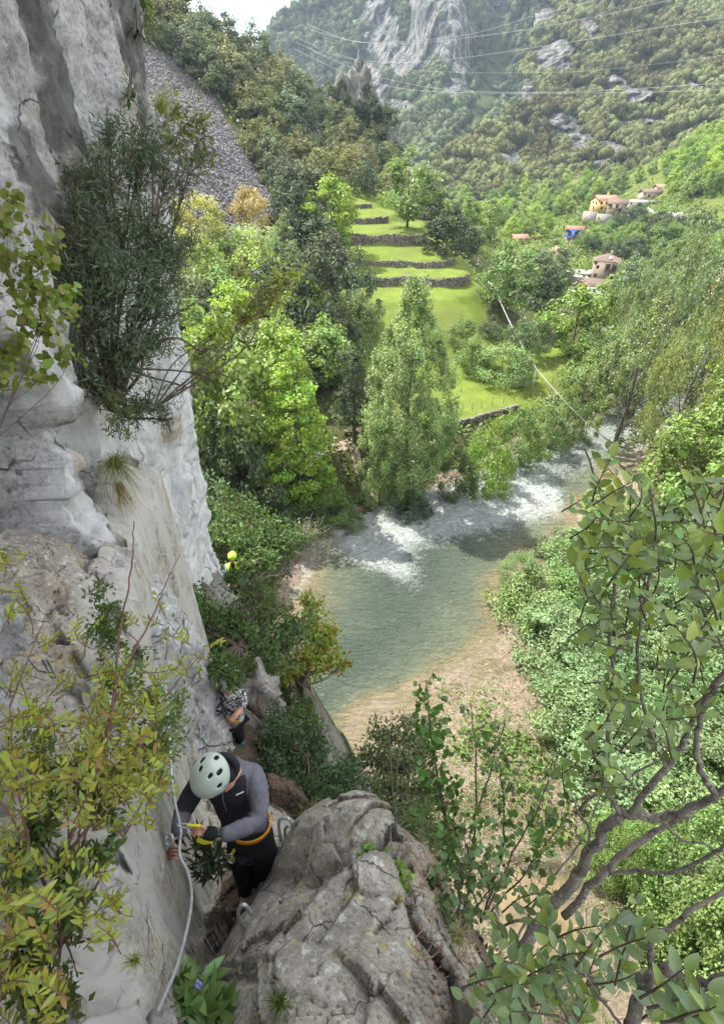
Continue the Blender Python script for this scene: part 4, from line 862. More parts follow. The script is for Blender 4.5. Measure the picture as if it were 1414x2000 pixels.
# --- undergrowth on all the near slopes
g = np.random.default_rng(91); n = 42000
yy = 12 * (330 / 12.) ** g.random(n); xx = g.uniform(-1, 1, n) * (yy * .75 + 14) + 4
dR, _, _ = river_d(xx, yy); inm = inpoly(xx, yy, mead) | inpoly(xx, yy, scr_poly); thick = fbm(np.stack([xx, yy, 0 * xx], 1), 3, 95, scale=.25)
ok = (dR > 1.2) & ~inm & (thick > -.35) & ~((yy < 42) & (xx > 1) & (thick < .35)); xx, yy = xx[ok], yy[ok]; zz = H(xx, yy); n = len(xx)
sz = .22 + yy * .006
pos = np.stack([xx, yy, zz + sz * g.uniform(.0, .9, n)], 1); nr = unit(g.normal(size=(n, 3)) * .6 + np.array((0, 0, 1)))
pos = np.concatenate([pos + g.normal(size=(n, 3)) * sz[:, None] * .6 for _ in range(3)]); nr = unit(np.concatenate([nr] * 3) + g.normal(size=(3 * n, 3)) * .4)
V, F = batch(T_QUAD, pos, np.cross(nr, g.normal(size=(3 * n, 3))), nr, np.tile(sz, 3) * g.uniform(.6, 1.5, 3 * n))
ug = mk('undergrowth', V, F, M['leaf'], attrs={'rnd': ('FACE', np.clip(np.tile(.5 + fbm(np.stack([xx, yy, 0 * xx], 1), 3, 97, scale=.2) * .5, 3) + g.normal(size=3 * n) * .15, 0, 1))}); ug.color = (.12, .18, .045, 1)
tag(ug, kind='stuff')

n = 16000; yy = g.uniform(140, 420, n); xx = g.uniform(20, 290, n); th = fbm(np.stack([xx, yy, 0 * xx], 1), 3, 195, scale=.06)
ok = (th > -.15) & ~inpoly(xx, yy, mead); xx, yy = xx[ok], yy[ok]; zz = H(xx, yy); n = len(xx); sz = np.full(n, 1.15)
pos = np.stack([xx, yy, zz + g.uniform(0, 1.3, n)], 1); pos = np.concatenate([pos + g.normal(size=(n, 3)) * .9 for _ in range(3)]); nr = unit(g.normal(size=(3 * n, 3)) * .7 + np.array((0, -.2, 1)))
V, F = batch(T_QUAD, pos, np.cross(nr, g.normal(size=(3 * n, 3))), nr, np.tile(sz, 3) * g.uniform(.6, 1.5, 3 * n))
ug = mk('hillside_scrub', V, F, M['leaf'], attrs={'rnd': ('FACE', np.clip(np.tile(.5 + fbm(np.stack([xx, yy, 0 * xx], 1), 3, 97, scale=.1) * .5, 3) + g.normal(size=3 * n) * .15, 0, 1))}); ug.color = (.12, .19, .045, 1)
tag(ug, kind='stuff')

# loose stones of the scree
n = 26000; yy = g.uniform(95, 215, n); xx = g.uniform(-75, -15, n); ok = inpoly(xx, yy, scr_poly); xx, yy = xx[ok], yy[ok]; zz = H(xx, yy); n = len(xx)
V0 = np.array([(1, 0, 0), (-.5, .8, 0), (-.5, -.8, 0), (0, 0, .9), (0, 0, -.5)]); F0 = np.array([(0, 1, 3), (1, 2, 3), (2, 0, 3), (1, 0, 4), (2, 1, 4), (0, 2, 4)])
sz = .22 * g.uniform(.5, 1, n) ** -1.6; V, F = batch((V0, F0), np.stack([xx, yy, zz + .05], 1), g.normal(size=(n, 3)), unit(g.normal(size=(n, 3)) * .5 + np.array((0, 0, 1))), sz)
M['scree'] = simple('scree_stone', (.13, .125, .13), .95, var=.6, vscale=.7)
tag(mk('scree_stones', V, F, M['scree']), kind='stuff')
# drift twigs on the gravel bar
n = 4200; xx = g.uniform(-1, 16, n); yy = g.uniform(4, 31, n); zz = H(xx, yy); ok = (zz > -.12); xx, yy, zz = xx[ok], yy[ok], zz[ok]; n = len(xx)
V0 = np.array([(-.5, -.012, 0), (.5, -.008, .01), (.5, .008, .01), (-.5, .012, 0), (0, 0, .04)]); F0 = np.array([(0, 1, 4), (1, 2, 4), (2, 3, 4), (3, 0, 4)])
V, F = batch((V0, F0), np.stack([xx, yy, zz + .04], 1), g.normal(size=(n, 3)) * np.array((1, 1, .15)), np.tile((0, 0, 1.), (n, 1)), g.uniform(.4, 1.6, n))
tag(mk('drift_twigs', V, F, simple('drift_twig', (.26, .20, .15), .9, var=.5, vscale=3)), kind='stuff')
n = 2600; xx = g.uniform(0, 16, n); yy = g.uniform(4, 27, n); th = fbm(np.stack([xx, yy, 0 * xx], 1), 3, 295, scale=.4); zz = H(xx, yy); ok = (zz > -.05) & (th > -.1); xx, yy, zz = xx[ok], yy[ok], zz[ok]; n = len(xx)
pos = np.concatenate([np.stack([xx, yy, zz + .12], 1) + g.normal(size=(n, 3)) * .14 for _ in range(7)]); m_ = len(pos); nr = unit(g.normal(size=(m_, 3)) * .6 + np.array((0, 0, 1)))
V, F = batch(T_QUAD, pos, np.cross(nr, g.normal(size=(m_, 3))), nr, g.uniform(.10, .22, m_)); o = mk('bar_weeds', V, F, M['leaf'], attrs={'rnd': ('FACE', g.random(m_))}); o.color = (.16, .24, .07, 1); tag(o, kind='stuff')
# ------------------------------------------------------------------ dry stone terrace walls
M['drystone'] = rock_mat('dry_stone', base=(.17, .15, .12), light=(.34, .31, .26), tan=(.2, .15, .09), dark=(.05, .05, .04), sc_=1.2, stretch=(1, 1, 1), moss=.6)
def stone(m, c, d, g, rz=0):
    x, y, z = np.array(d) / 2.
    V = np.array([(i, j, k) for i in (-x, x) for j in (-y, y) for k in (-z, z)]) * g.uniform(.68, 1.1, (8, 3))
    Mz = np.array(Matrix.Rotation(rz, 3, 'Z')); V = V @ Mz.T + np.array(c)
    m.add(V, [(0, 1, 3, 2), (4, 6, 7, 5), (0, 4, 5, 1), (2, 3, 7, 6), (0, 2, 6, 4), (1, 5, 7, 3)])
g = np.random.default_rng(3)
wl = ['lowest dry stone wall across the foot of the grassy terraces', 'second dry stone wall up, with a dark ivy clump near its middle', 'long thin dry stone wall halfway up the terraces', 'tallest dry stone wall of the terraces, ending in a rounded bend below the tall pale tree', 'short dry stone wall below the last open terrace', 'short broken dry stone wall near the top of the terraces', 'topmost mossy wall stub of the terraces under the dark oaks']
for i, (a, b) in enumerate(zip(LEV[:-1], LEV[1:])):
    xs = np.arange(-8, 25, .38); ysn = np.arange(99, 180, .12); pts = []
    for x in xs:
        hb = base_h(np.full(len(ysn), x), ysn); k = np.argmax(hb > a + .02)
        if hb[k] > a and k > 0 and terr_mask(np.array([x]), np.array([ysn[k]]))[0] > .55 and abs(hb[k] - a) < .3: pts.append((x, ysn[k]))
    if LFR[i] < .32: continue
    if i in (4, 5): pts = [p for p in pts if p[0] < (7 if i == 4 else 3)]
    if len(pts) < 6: continue
    m = MB(); hw = (b - a) * LFR[i] + .1
    for j, (x, y) in enumerate(pts[:-1]):
        ang = math.atan2(pts[j + 1][1] - y, pts[j + 1][0] - x)
        if abs(ang) > 1.2: continue
        zb = a - .25; z = zb; zt = a + hw * (.95 + .08 * math.sin(x * .7 + i)) ; r = 0
        while z < zt:
            sz = g.uniform(.22, .38); stone(m, (x + g.uniform(-.1, .1), y - .30 + g.uniform(-.12, .10) + .07 * r, z + sz / 2), (g.uniform(.34, .62), .5, sz), g, ang + g.uniform(-.15, .15)); z += sz * .93; r += 1
    o = m.build('dry_stone_wall', M['drystone']); tag(o, wl[i], 'stone wall', 'dry stone walls of the terraces')
def line_wall(px, hh, label, name='stone_wall'):
    m = MB(); P_ = smooth_path([ghit(u, v)[0] for u, v in px], 6); L_ = np.r_[0, np.cumsum(np.linalg.norm(np.diff(P_, axis=0), axis=1))]
    for s_ in np.arange(0, L_[-1], .42):
        c = np.array([np.interp(s_, L_, P_[:, k]) for k in range(3)]); z = c[2] - .2
        while z < c[2] + hh: sz = g.uniform(.22, .4); stone(m, (c[0] + g.uniform(-.1, .1), c[1] + g.uniform(-.15, .15), z + sz / 2), (g.uniform(.4, .7), g.uniform(.4, .7), sz), g, g.uniform(0, 3)); z += sz * .9
    tag(m.build(name, M['drystone']), label, 'stone wall')
line_wall([(868, 838), (920, 826), (965, 814), (1010, 803)], .7, 'low stone edging along the river side of the bright meadow')
line_wall([(1066, 792), (1080, 788), (1094, 786)], 1.1, 'dark tumbled stone pile at the meadow end beside the shrubs')
line_wall([(958, 690), (985, 694), (1015, 702)], .5, 'mossy stone wall under the bank beyond the hedge bushes')
# ------------------------------------------------------------------ rock pinnacle on the ridge
M['pinn'] = rock_mat('pinnacle_rock', base=(.15, .145, .135), light=(.29, .275, .255), tan=(.3, .24, .18), dark=(.06, .06, .055), sc_=.22, stretch=(1, 1, .35), bumpd=.5, moss=.5)
def spire(m, base, h, r, seed, lean=(0, 0)):
    V, F = ICO[3]; q3 = V * np.array((1, 1, .9)); t_ = (V[:, 2] + 1) / 2
    rad = (1.15 - t_ ** 1.1) * (1 + .5 * fbm(q3 * np.array((1.8, 1.8, .8)) + seed, 4, seed)); W = V.copy(); l = np.hypot(V[:, 0], V[:, 1]) + 1e-6
    W[:, 0] = V[:, 0] / l * rad * r * np.minimum(1, l * 1.8); W[:, 1] = V[:, 1] / l * rad * r * np.minimum(1, l * 1.8) * .8
    W[:, 2] = t_ * h + fbm(q3 * 3 + seed, 3, seed + 4) * h * .05; W[:, 0] += lean[0] * W[:, 2]; W += facets(W, 6 / h, seed, 1)[0][:, None] * unit(V) * .7
    m.add(W + np.array(base), F)
m = MB()
for u, v, zc, h, r, sd in [(690, 245, 196, 19, 9.0, 1), (714, 250, 196, 21, 7.0, 2), (668, 250, 194, 18, 7.5, 3), (645, 258, 192, 12, 6.5, 4), (735, 262, 197, 13, 6.4, 7), (702, 240, 200, 23, 5.2, 5)]: spire(m, P(u, v, zc) - np.array((0, 0, 2)), h, r, sd)
tag(m.build('rock_pinnacle', M['pinn']), 'jagged grey rock pinnacle standing on the wooded ridge', 'rock')
for u, v, hh in [(655, 235, 6), (675, 215, 5), (640, 240, 6), (700, 235, 6), (725, 225, 6), (735, 245, 6), (715, 190, 4), (668, 180, 3.5)]: plant('oak2', P(u, v, 187), hh, jit(DARK[0]), 'ivy_clump', 'dark scrub clump growing on the flank of the rock pinnacle', 'shrub', 'scrub clumps on the rock pinnacle')
m = MB(); spire(m, P(765, 335, 190) - np.array((0, 0, 3)), 17, 4, 6); spire(m, P(748, 300, 194) - np.array((0, 0, 3)), 20, 5, 8)
tag(m.build('rock_tower', M['pinn']), 'ivy covered rock tower at the end of the ridge beside the pinnacle', 'rock')
for u, v, hh in [(752, 295, 9), (768, 320, 7), (735, 290, 6), (760, 250, 7), (742, 240, 5)]: plant('oak1', P(u, v, 188), hh, jit(DARK[1]), 'ivy_clump', 'dark ivy and oak clump clinging to the rock tower', 'shrub', 'ivy clumps on the rock tower')
# ------------------------------------------------------------------ power lines high over the valley, and the valley cable
M['wire'] = simple('aluminium_wire', (.30, .31, .32), .45, .3, var=.05)
WL = [([(598, 46), (680, 78), (750, 83), (900, 70), (1030, 35), (1160, 0), (1260, -32)], 'power line highest of the bundle, rising steeply to the top of the picture'),
      ([(606, 58), (690, 80), (800, 85), (1000, 62), (1150, 35), (1300, 2), (1420, -30)], 'power line just under the highest one'),
      ([(578, 72), (650, 106), (740, 121), (860, 118), (1100, 84), (1260, 58), (1440, 30)], 'thick power line crossing the pale rock buttress at middle height'),
      ([(600, 82), (690, 115), (780, 134), (900, 141), (1100, 141), (1280, 125), (1440, 104)], 'thin faint power line below the thick middle one'),
      ([(578, 82), (690, 134), (790, 162), (900, 177), (1080, 180), (1260, 172), (1440, 160)], 'power line above the lowest one, almost level over the wooded slope'),
      ([(576, 96), (680, 145), (780, 172), (900, 181), (1080, 182), (1260, 180), (1440, 174)], 'lowest power line of the bundle over the wooded slope')]
for k, (px, lab) in enumerate(WL):
    pp = [P(u, v, 1 / (1 / 560. + (1 / 190. - 1 / 560.) * (u - 578) / 860.)) for u, v in px]
    tag(MB().tube(smooth_path(pp, 6), np.linspace(.085, .045, len(smooth_path(pp, 6))) * (.6 if k == 3 else 1), 5).build('power_line', M['wire'], smooth=True), lab, 'power line', 'power lines over the valley')
M['pole'] = simple('pole_wood', (.26, .235, .20), .85, bumps=(20, .5, .01), var=.2)
def pole(base, top, r, label, cross=False, name='utility_pole', cat='pole', group=None):
    e = empty(name, tuple(base), label, cat, group); b = np.array(base); tp = np.array(top) - b
    MB().tube([(0, 0, -.5), tp * .5, tp], [r, r * .9, r * .75], 8).build('shaft', M['pole'], e)
    if cross: MB().tube([tp * .95 + np.array((-.7, 0, 0)), tp * .95 + np.array((.7, 0, 0))], r * .6, 6).build('cross_arm', M['pole'], e)
    return e
def pole_px(ub, vb, ut, vt, r, label, cross=False, **kw):
    b, zc = ghit(ub, vb); t = PY(ut, vt, b[1]); return pole(b, t, r, label, cross, **kw), b, t
_, b1, t1 = pole_px(949, 612, 967, 571, .16, 'leaning wooden pole on the meadow slope holding the top of the white cable', name='cable_pole')
_, b2, t2 = pole_px(1036, 778, 1047, 722, .11, 'thin pole standing in the bright meadow', name='meadow_pole')
_, zc = ghit(1060, 735)
m = MB()
ca = [t1 + (0, 0, .1), P(1000, 640, 98), P(1035, 702, 92), P(1060, 736, 88), P(1110, 792, 80), P(1145, 826, 74), P(1178, 856, 70)]
e = empty('valley_cable', tuple(ca[0]), 'pale double cable sagging from the leaning pole across the meadow towards the river', 'cable')
for off in (0, .35):
    pth = smooth_path([np.array(p) - ca[0] + np.array((off * .6, 0, -off * .4)) for p in ca], 8); MB().tube(pth, np.linspace(.045, .03, len(pth)), 6).build('strand', M['wire'], e, True)
M['post'] = simple('fence_wood', (.12, .095, .07), .9, var=.3)
for k, (u, v) in enumerate([(885, 812), (902, 807), (921, 803), (940, 798), (960, 794), (982, 789), (1003, 784), (1024, 779), (1070, 778), (1078, 748), (900, 768), (902, 742), (935, 735), (1000, 762), (1018, 766)]):
    b, zc = ghit(u, v); t = b + np.array((random.uniform(-.05, .05), 0, random.uniform(1.0, 1.3)))
    if u == 1070: t = t + np.array((.15, 0, .7))
    tag(MB().tube([b - (0, 0, .3), t], .045, 6).build('fence_post', M['post']), 'thin wooden fence post in the bright meadow', 'fence post', 'fence posts of the meadow')
# log stack on the trail
M['log'] = simple('log_wood', (.16, .115, .085), .85, bumps=(14, .6, .02), var=.3)
b, zc = ghit(694, 850)
for k in range(7):
    c = b + np.array((random.uniform(-.2, .2), .1 * (k % 4) * 3.4 - .3, .22 + .33 * (k // 4))); dx = np.array((1.55, .25, 0))
    tag(MB().tube([c - dx, c, c + dx], .19, 9).build('log', M['log']), 'long brown log lying in the pile beside the trail under the trees', 'log', 'logs piled beside the trail')
# trail
M['trail'] = simple('trail_earth', (.27, .215, .165), .95, var=.25, vscale=2, bumps=(5, .6, .1))
def strip(name, px, wd, mat, lift=.06):
    P_ = smooth_path([ghit(u, v)[0] for u, v in px], 10); T = unit(np.gradient(P_, axis=0)); Nn = unit(np.stack([-T[:, 1], T[:, 0], 0 * T[:, 0]], 1)); K = 5; V = []
    for k in range(K):
        q_ = P_ + Nn * wd * (k / (K - 1.) - .5) * (1 + .25 * fbm(P_, 2, 4 + k, scale=.5)[:, None]); q_[:, 2] = H(q_[:, 0], q_[:, 1]) + lift; V.append(q_)
    V = np.stack(V, 1).reshape(-1, 3); o = mk(name, V, gridf(len(P_), K), mat, smooth=True); tag(o, kind='structure'); return o
strip('trail', [(470, 925), (520, 915), (590, 905), (640, 885), (685, 868), (700, 850)], 1.8, M['trail'])
strip('trail_branch', [(690, 875), (700, 910), (712, 950), (728, 985)], 1.3, M['trail'])
M['asph'] = simple('road_asphalt', (.30, .29, .28), .9, var=.1)
# ------------------------------------------------------------------ village
def tile_mat(name, c, sc_=2.6):
    m, t, b, o = nm(name); q = NT(t); v = q.coord()
    wv = q.node('ShaderNodeTexWave'); wv.bands_direction = 'X'; wv.inputs['Scale'].default_value = sc_; wv.inputs['Distortion'].default_value = .6; t.links.new(v, wv.inputs['Vector'])
    cc = q.mix(q.ramp(q.noise(v, 1.6, 6, .7), (.35, 0.), (.65, 1.)), tuple(x * .6 for x in c), c); cc = q.mix(q.ramp(wv.outputs['Fac'], (.0, .5), (.4, 0.)), cc, tuple(x * .35 for x in c))
    t.links.new(cc, b.inputs['Base Color']); b.inputs['Roughness'].default_value = .85; t.links.new(q.bump(wv.outputs['Fac'], .7, .08), b.inputs['Normal']); return m
M['tile_red'] = tile_mat('roof_tile_red', (.52, .19, .12)); M['tile_pink'] = tile_mat('roof_tile_pink', (.50, .26, .18)); M['tile_brown'] = tile_mat('roof_tile_brown', (.24, .165, .135))
M['w_yellow'] = simple('plaster_yellow', (.62, .42, .17), .9, var=.12, vscale=1); M['w_blue'] = simple('plaster_blue', (.07, .16, .50), .85, var=.12, vscale=1)
M['w_white'] = simple('plaster_white', (.70, .70, .70), .9, var=.08, vscale=1); M['w_stone'] = simple('house_stone', (.30, .25, .19), .9, var=.4, vscale=3.5, bumps=(5, .8, .1))
M['w_conc'] = simple('concrete_grey', (.27, .25, .22), .9, var=.2, vscale=1); M['wood_d'] = simple('balcony_wood', (.09, .055, .04), .8, var=.25, vscale=4)
M['glassd'] = simple('window_glass', (.035, .04, .045), .15, var=.2, vscale=1); M['frame_w'] = simple('window_frame_white', (.7, .7, .68), .6, var=.05)
def house(name, label, loc, rz, w_, d_, h, rh, wm_, rm, wins=(), balcony=None, plinth=None, hip=False, chim=None, oh=.6, frame='wood_d'):
    e = empty(name, tuple(loc), label, 'house', rz=rz); e.scale = (.86, .86, .86); hw, hd = w_ / 2, d_ / 2
    m = MB().box((0, 0, h / 2 - 1.5), (w_, d_, h + 3))
    if not hip:
        for sx in (-1, 1):  # gable triangles as thin prisms
            m.prism([(sx * hw, -hd, h), (sx * hw, hd, h), (sx * hw, 0, h + rh)], (-sx * .3, 0, 0))
    m.build('wall', M[wm_], e)
    if plinth: MB().box((0, 0, plinth[0] / 2 - 2), (w_ + .12, d_ + .12, plinth[0] + 4)).build('plinth', M[plinth[1]], e)
    r = MB(); t_ = .22; sl_ = rh / hd; lo = h - sl_ * oh + .02
    if hip:
        L0 = hw + oh; D0 = hd + oh; rl = max(.2, hw - hd); z0 = h; z1 = h + rh
        a = [(-L0, -D0, z0), (L0, -D0, z0), (L0, D0, z0), (-L0, D0, z0), (-rl, 0, z1), (rl, 0, z1)]
        r.add(a, [(0, 1, 5, 4), (2, 3, 4, 5)]); r.add([a[1], a[2], a[5]], [(0, 1, 2)]); r.add([a[3], a[0], a[4]], [(0, 1, 2)])
        r.add([(x, y, z - t_) for x, y, z in a[:4]] + a[:4], [(0, 3, 2, 1), (0, 1, 5, 4), (1, 2, 6, 5), (2, 3, 7, 6), (3, 0, 4, 7)])
    else:
        for s in (-1, 1):
            r.prism([(-hw - oh, s * (hd + oh), lo), (-hw - oh, 0, h + rh + .03 + (.004 if s > 0 else 0)), (-hw - oh, 0, h + rh + .03 + t_), (-hw - oh, s * (hd + oh), lo + t_)], (w_ + 2 * oh, 0, 0))
    ro = r.build('roof', M[rm], e)
    if chim: MB().box((chim[0], chim[1], h + rh * .8 + .5), (.7, .7, 1.9)).build('chimney', M[wm_], ro)
    for f_, x, z, ww, wh in wins:
        if f_ == 'f': c, dm, dn = (x, -hd, z), (ww, .1, wh), (0, -1)
        elif f_ == 'b': c, dm, dn = (x, hd, z), (ww, .1, wh), (0, 1)
        elif f_ == 'l': c, dm, dn = (-hw, x, z), (.1, ww, wh), (-1, 0)
        else: c, dm, dn = (hw, x, z), (.1, ww, wh), (1, 0)
        dn = np.array((*dn, 0)); wn = MB(); ax = np.array((abs(dn[1]), abs(dn[0]), 0)); c = np.array(c, float) + dn * .04
        for s in (-1, 1):
            wn.box(c + ax * s * ww / 2, np.where(ax > 0, .12, .14) * np.array((1, 1, 0)) + np.array((0, 0, wh + .12)))
            wn.box(c + np.array((0, 0, s * (wh / 2 + .003))), ax * (ww - .12) + abs(dn) * .13 + np.array((0, 0, .12)))
        wo = wn.build('window', M[frame], e); MB().box(c - dn * .02, ax * (ww - .1) + abs(dn) * .06 + np.array((0, 0, wh - .1))).build('pane', M['glassd'], wo)
    if balcony:
        f_, x, z, bw, bd = balcony; b_ = MB(); dn = {'f': (0, -1), 'l': (-1, 0), 'r': (1, 0)}[f_]; Mz = 0 if f_ == 'f' else (math.pi / 2 if f_ == 'r' else -math.pi / 2)
        rot = np.array(Matrix.Rotation(Mz, 3, 'Z')); base = np.array((x, -hd, 0)) if f_ == 'f' else (np.array((x, -hw, 0)))
        def bb(c, dd): b_.box(rot @ (np.array(c, float)), dd, rot=rot)
        yb = -(hd if f_ == 'f' else hw)
        bb((x, yb - bd / 2, z), (bw, bd, .16)); bb((x, yb - bd + .05, z + 1.0), (bw, .1, .1))
        for k in range(int(bw / .35) + 1): bb((x - bw / 2 + .05 + k * (bw - .1) / int(bw / .35), yb - bd + .05, z + .5), (.07, .07, .92))
        for s in (-1, 1): bb((x + s * (bw / 2 - .06), yb - bd + .05, z / 2 + h / 2 - .2), (.14, .14, h - z))
        b_.build('balcony', M['wood_d'], e)
    return e
def hloc(u, v, zc): p = P(u, v, zc); return (p[0], p[1], p[2])
house('yellow_house', 'two storey yellow house with pinkish tiled roof above the grey retaining wall', hloc(1176, 410, 262), R(8), 12, 9, 5.4, 2.0, 'w_yellow', 'tile_pink',
      [('l', -2.2, 3.9, 1.2, 1.4), ('l', 1.8, 3.9, 1.2, 1.4), ('l', 0, 1.4, 1.2, 1.4), ('f', -4, 4.0, 1.2, 1.3), ('f', -1, 4.0, 1.2, 1.3), ('f', 2, 4.0, 1.2, 1.3), ('f', -3.5, 1.4, 1.3, 1.4)], ('f', 2.2, 2.6, 5, 1.2), chim=(2, 1))
house('stone_house', 'rough stone house with brown roof and dark wooden balcony beside the yellow house', hloc(1201, 416, 250), R(-22), 10, 8, 4.8, 1.9, 'w_stone', 'tile_brown',
      [('f', 2, 1.4, 1.1, 1.3), ('r', -1, 3.6, 1.1, 1.2), ('r', 1.5, 1.4, 1.1, 1.3), ('f', -3.2, 3.6, 1.2, 1.5), ('f', 0, 3.6, 1.2, 1.5)], ('f', -.8, 2.5, 7.5, 1.4))
house('blue_house', 'bright blue house with red roof on a stone base', hloc(1120, 471, 220), R(-32), 7.2, 9.5, 5.6, .9, 'w_blue', 'tile_red',
      [('f', -1.6, 3.9, 1.5, 1.7), ('f', 1.6, 3.9, 1.5, 1.7), ('f', 0, 1.1, 1.2, 1.9), ('r', 2, 4.0, .9, 1.)], ('f', 0, 2.7, 6.8, 1.4), plinth=(1.9, 'w_stone'), oh=.8)
house('brown_stone_house', 'brown stone house with hipped roof, roof light and white balcony beside the parked car', hloc(1176, 546, 172), R(-20), 9, 8, 7.0, 2.2, 'w_stone', 'tile_brown',
      [('f', -3.0, 5.0, .9, 1.0), ('f', -3.2, 2.0, 1.0, 1.1), ('f', 2.4, 1.6, 1.8, 1.8), ('r', 0, 5, 1, 1.1), ('f', .6, 5.2, 1.5, 1.8), ('f', 2.8, 5.2, 1.5, 1.8)], ('f', 1.6, 4.0, 4.4, 1.1), hip=True, chim=(1, 0))
rl = MB().box((.8, -3.2, 8.1), (.9, 1.2, .12), rot=np.array(Matrix.Rotation(.5, 3, 'X'))).build('roof_light', M['frame_w'], bpy.data.objects['brown_stone_house'])
house('white_long_building', 'long white building with grey brown roof below the road', hloc(1150, 584, 158), R(-24), 15, 7, 5.0, 1.7, 'w_white', 'tile_brown',
      [('f', -5, 3.6, 1.0, 1.0), ('f', -2, 3.6, 1.0, 1.0), ('f', 1, 3.6, 1.0, 1.0), ('f', 4, 3.6, 1.0, 1.0), ('f', 2.4, 1.4, 1.0, 1.8), ('f', 4.2, 1.4, 1.0, 1.8), ('f', 6, 1.4, 1.0, 1.8)])
house('barn', 'low stone barn with brown roof highest on the village slope', hloc(1268, 386, 292), R(6), 13, 7, 3.0, 1.7, 'w_stone', 'tile_brown', [('f', -3, 1.4, 1.3, 1.3)])
house('small_barn', 'smaller barn with pinkish roof joined behind the low stone barn', hloc(1292, 376, 298), R(6), 11, 7, 3.0, 1.6, 'w_stone', 'tile_pink', [('f', 2, 1.4, 1.2, 1.3)])
house('flat_roofed_shed', 'pale shed with a light grey sheet roof beside the road below the barns', hloc(1250, 402, 280), R(-16), 14, 8, 2.2, .9, 'w_conc', 'w_conc', [('f', 0, 1.1, 1.2, 1.0)])
house('garden_shed', 'small pinkish brown shed under the blue house', hloc(1093, 504, 205), R(-20), 7, 5, 3.0, 1.3, 'w_stone', 'tile_pink', [('f', 1, 1.5, .9, 1.)])
house('valley_house', 'pink roofed cottage among the light green valley trees', hloc(1012, 478, 235), R(10), 8, 6, 3.2, 1.6, 'w_yellow', 'tile_pink', [('f', -2, 1.6, .9, 1.), ('f', 1, 1.6, .9, 1.)])
house('small_stone_hut', 'small brown stone hut beside the dark oaks at the terrace end', hloc(930, 478, 215), R(15), 6, 5, 3.0, 1.2, 'w_stone', 'tile_brown', [('f', 0, 1.5, .9, 1.)])
house('riverside_house', 'cream house with red tiled roof half hidden by the windswept willows', hloc(1408, 602, 128), R(-10), 9, 8, 4.4, 1.8, 'w_yellow', 'tile_red', [('f', -2, 3., 1, 1.1), ('f', 1, 3., 1, 1.1), ('l', 0, 3., 1, 1.1)])
house('far_riverside_house', 'brown roofed house just behind the cream house with the red roof', hloc(1425, 575, 142), R(-5), 11, 8, 5.2, 1.8, 'w_stone', 'tile_brown', [('f', -2, 3., 1, 1.1)])
def wall_px(px, z_drop, hgt, thick, mat, name, label):
    pts = [hloc(*q_) for q_ in px]; m = MB()
    for a, b in zip(pts[:-1], pts[1:]):
        a, b = np.array(a), np.array(b); mid = (a + b) / 2; L_ = np.linalg.norm((b - a)[:2]); m.box((mid[0], mid[1], mid[2] + hgt / 2 - z_drop / 2), (L_ + .05, thick, hgt + z_drop), rz=math.atan2(b[1] - a[1], b[0] - a[0]))
    return tag(m.build(name, mat), label, 'wall')
wall_px([(1136, 428, 246), (1162, 434, 243), (1190, 438, 241)], 3, 3.8, .6, M['w_conc'], 'retaining_wall', 'tall grey retaining wall under the yellow house')
wall_px([(1240, 414, 266), (1300, 420, 262), (1346, 432, 256)], 1.2, .6, .35, M['w_conc'], 'road_parapet', 'pale parapet of the hillside road past the utility pole')
wall_px([(1108, 536, 176), (1150, 548, 170), (1205, 564, 164)], 1, .7, .35, M['w_white'], 'road_parapet', 'white road parapet above the long white building')
strip('village_road', [(1104, 530), (1130, 531), (1160, 536), (1190, 546)], 7, M['asph'], .12)
strip('hillside_road', [(1225, 398), (1260, 408), (1310, 418), (1360, 432)], 5, M['asph'], .12)
pole_px(1320, 412, 1325, 384, .14, 'pale utility pole beside the hillside road', True)
pole_px(1120, 520, 1130, 488, .14, 'taller pale utility pole behind the garden shed', True)
pole_px(1108, 514, 1112, 494, .11, 'shorter pale utility pole nearest the garden shed')
# parked car
cp, zc = ghit(1156, 540); car = empty('parked_car', (cp[0], cp[1], cp[2] + .12), 'white car parked against the brown stone house', 'car', rz=R(20)); car.scale = (1.15,) * 3
M['carw'] = simple('car_paint_white', (.75, .76, .78), .25, var=.03); M['tyre'] = simple('tyre_rubber', (.03, .03, .03), .8)
m = MB(); prof = [(-2.1, .35), (2.1, .35), (2.12, .75), (1.3, .95), (.7, 1.42), (-1.1, 1.45), (-1.9, .98), (-2.15, .85)]
m.prism([(x, -.85, z) for x, z in prof], (0, 1.7, 0)).build('body', M['carw'], car)
for s in (-1, 1): MB().prism([(-1.6, s * .855, .95), (1.0, s * .855, .95), (.6, s * .855, 1.34), (-1.0, s * .855, 1.36)], (0, s * .01, 0)).build('side_window', M['glassd'], car)
for sx in (-1.35, 1.35):
    for s in (-1, 1): MB().tube([(sx, s * .7, .33), (sx, s * .9, .33)], .33, 14).build('wheel', M['tyre'], car)
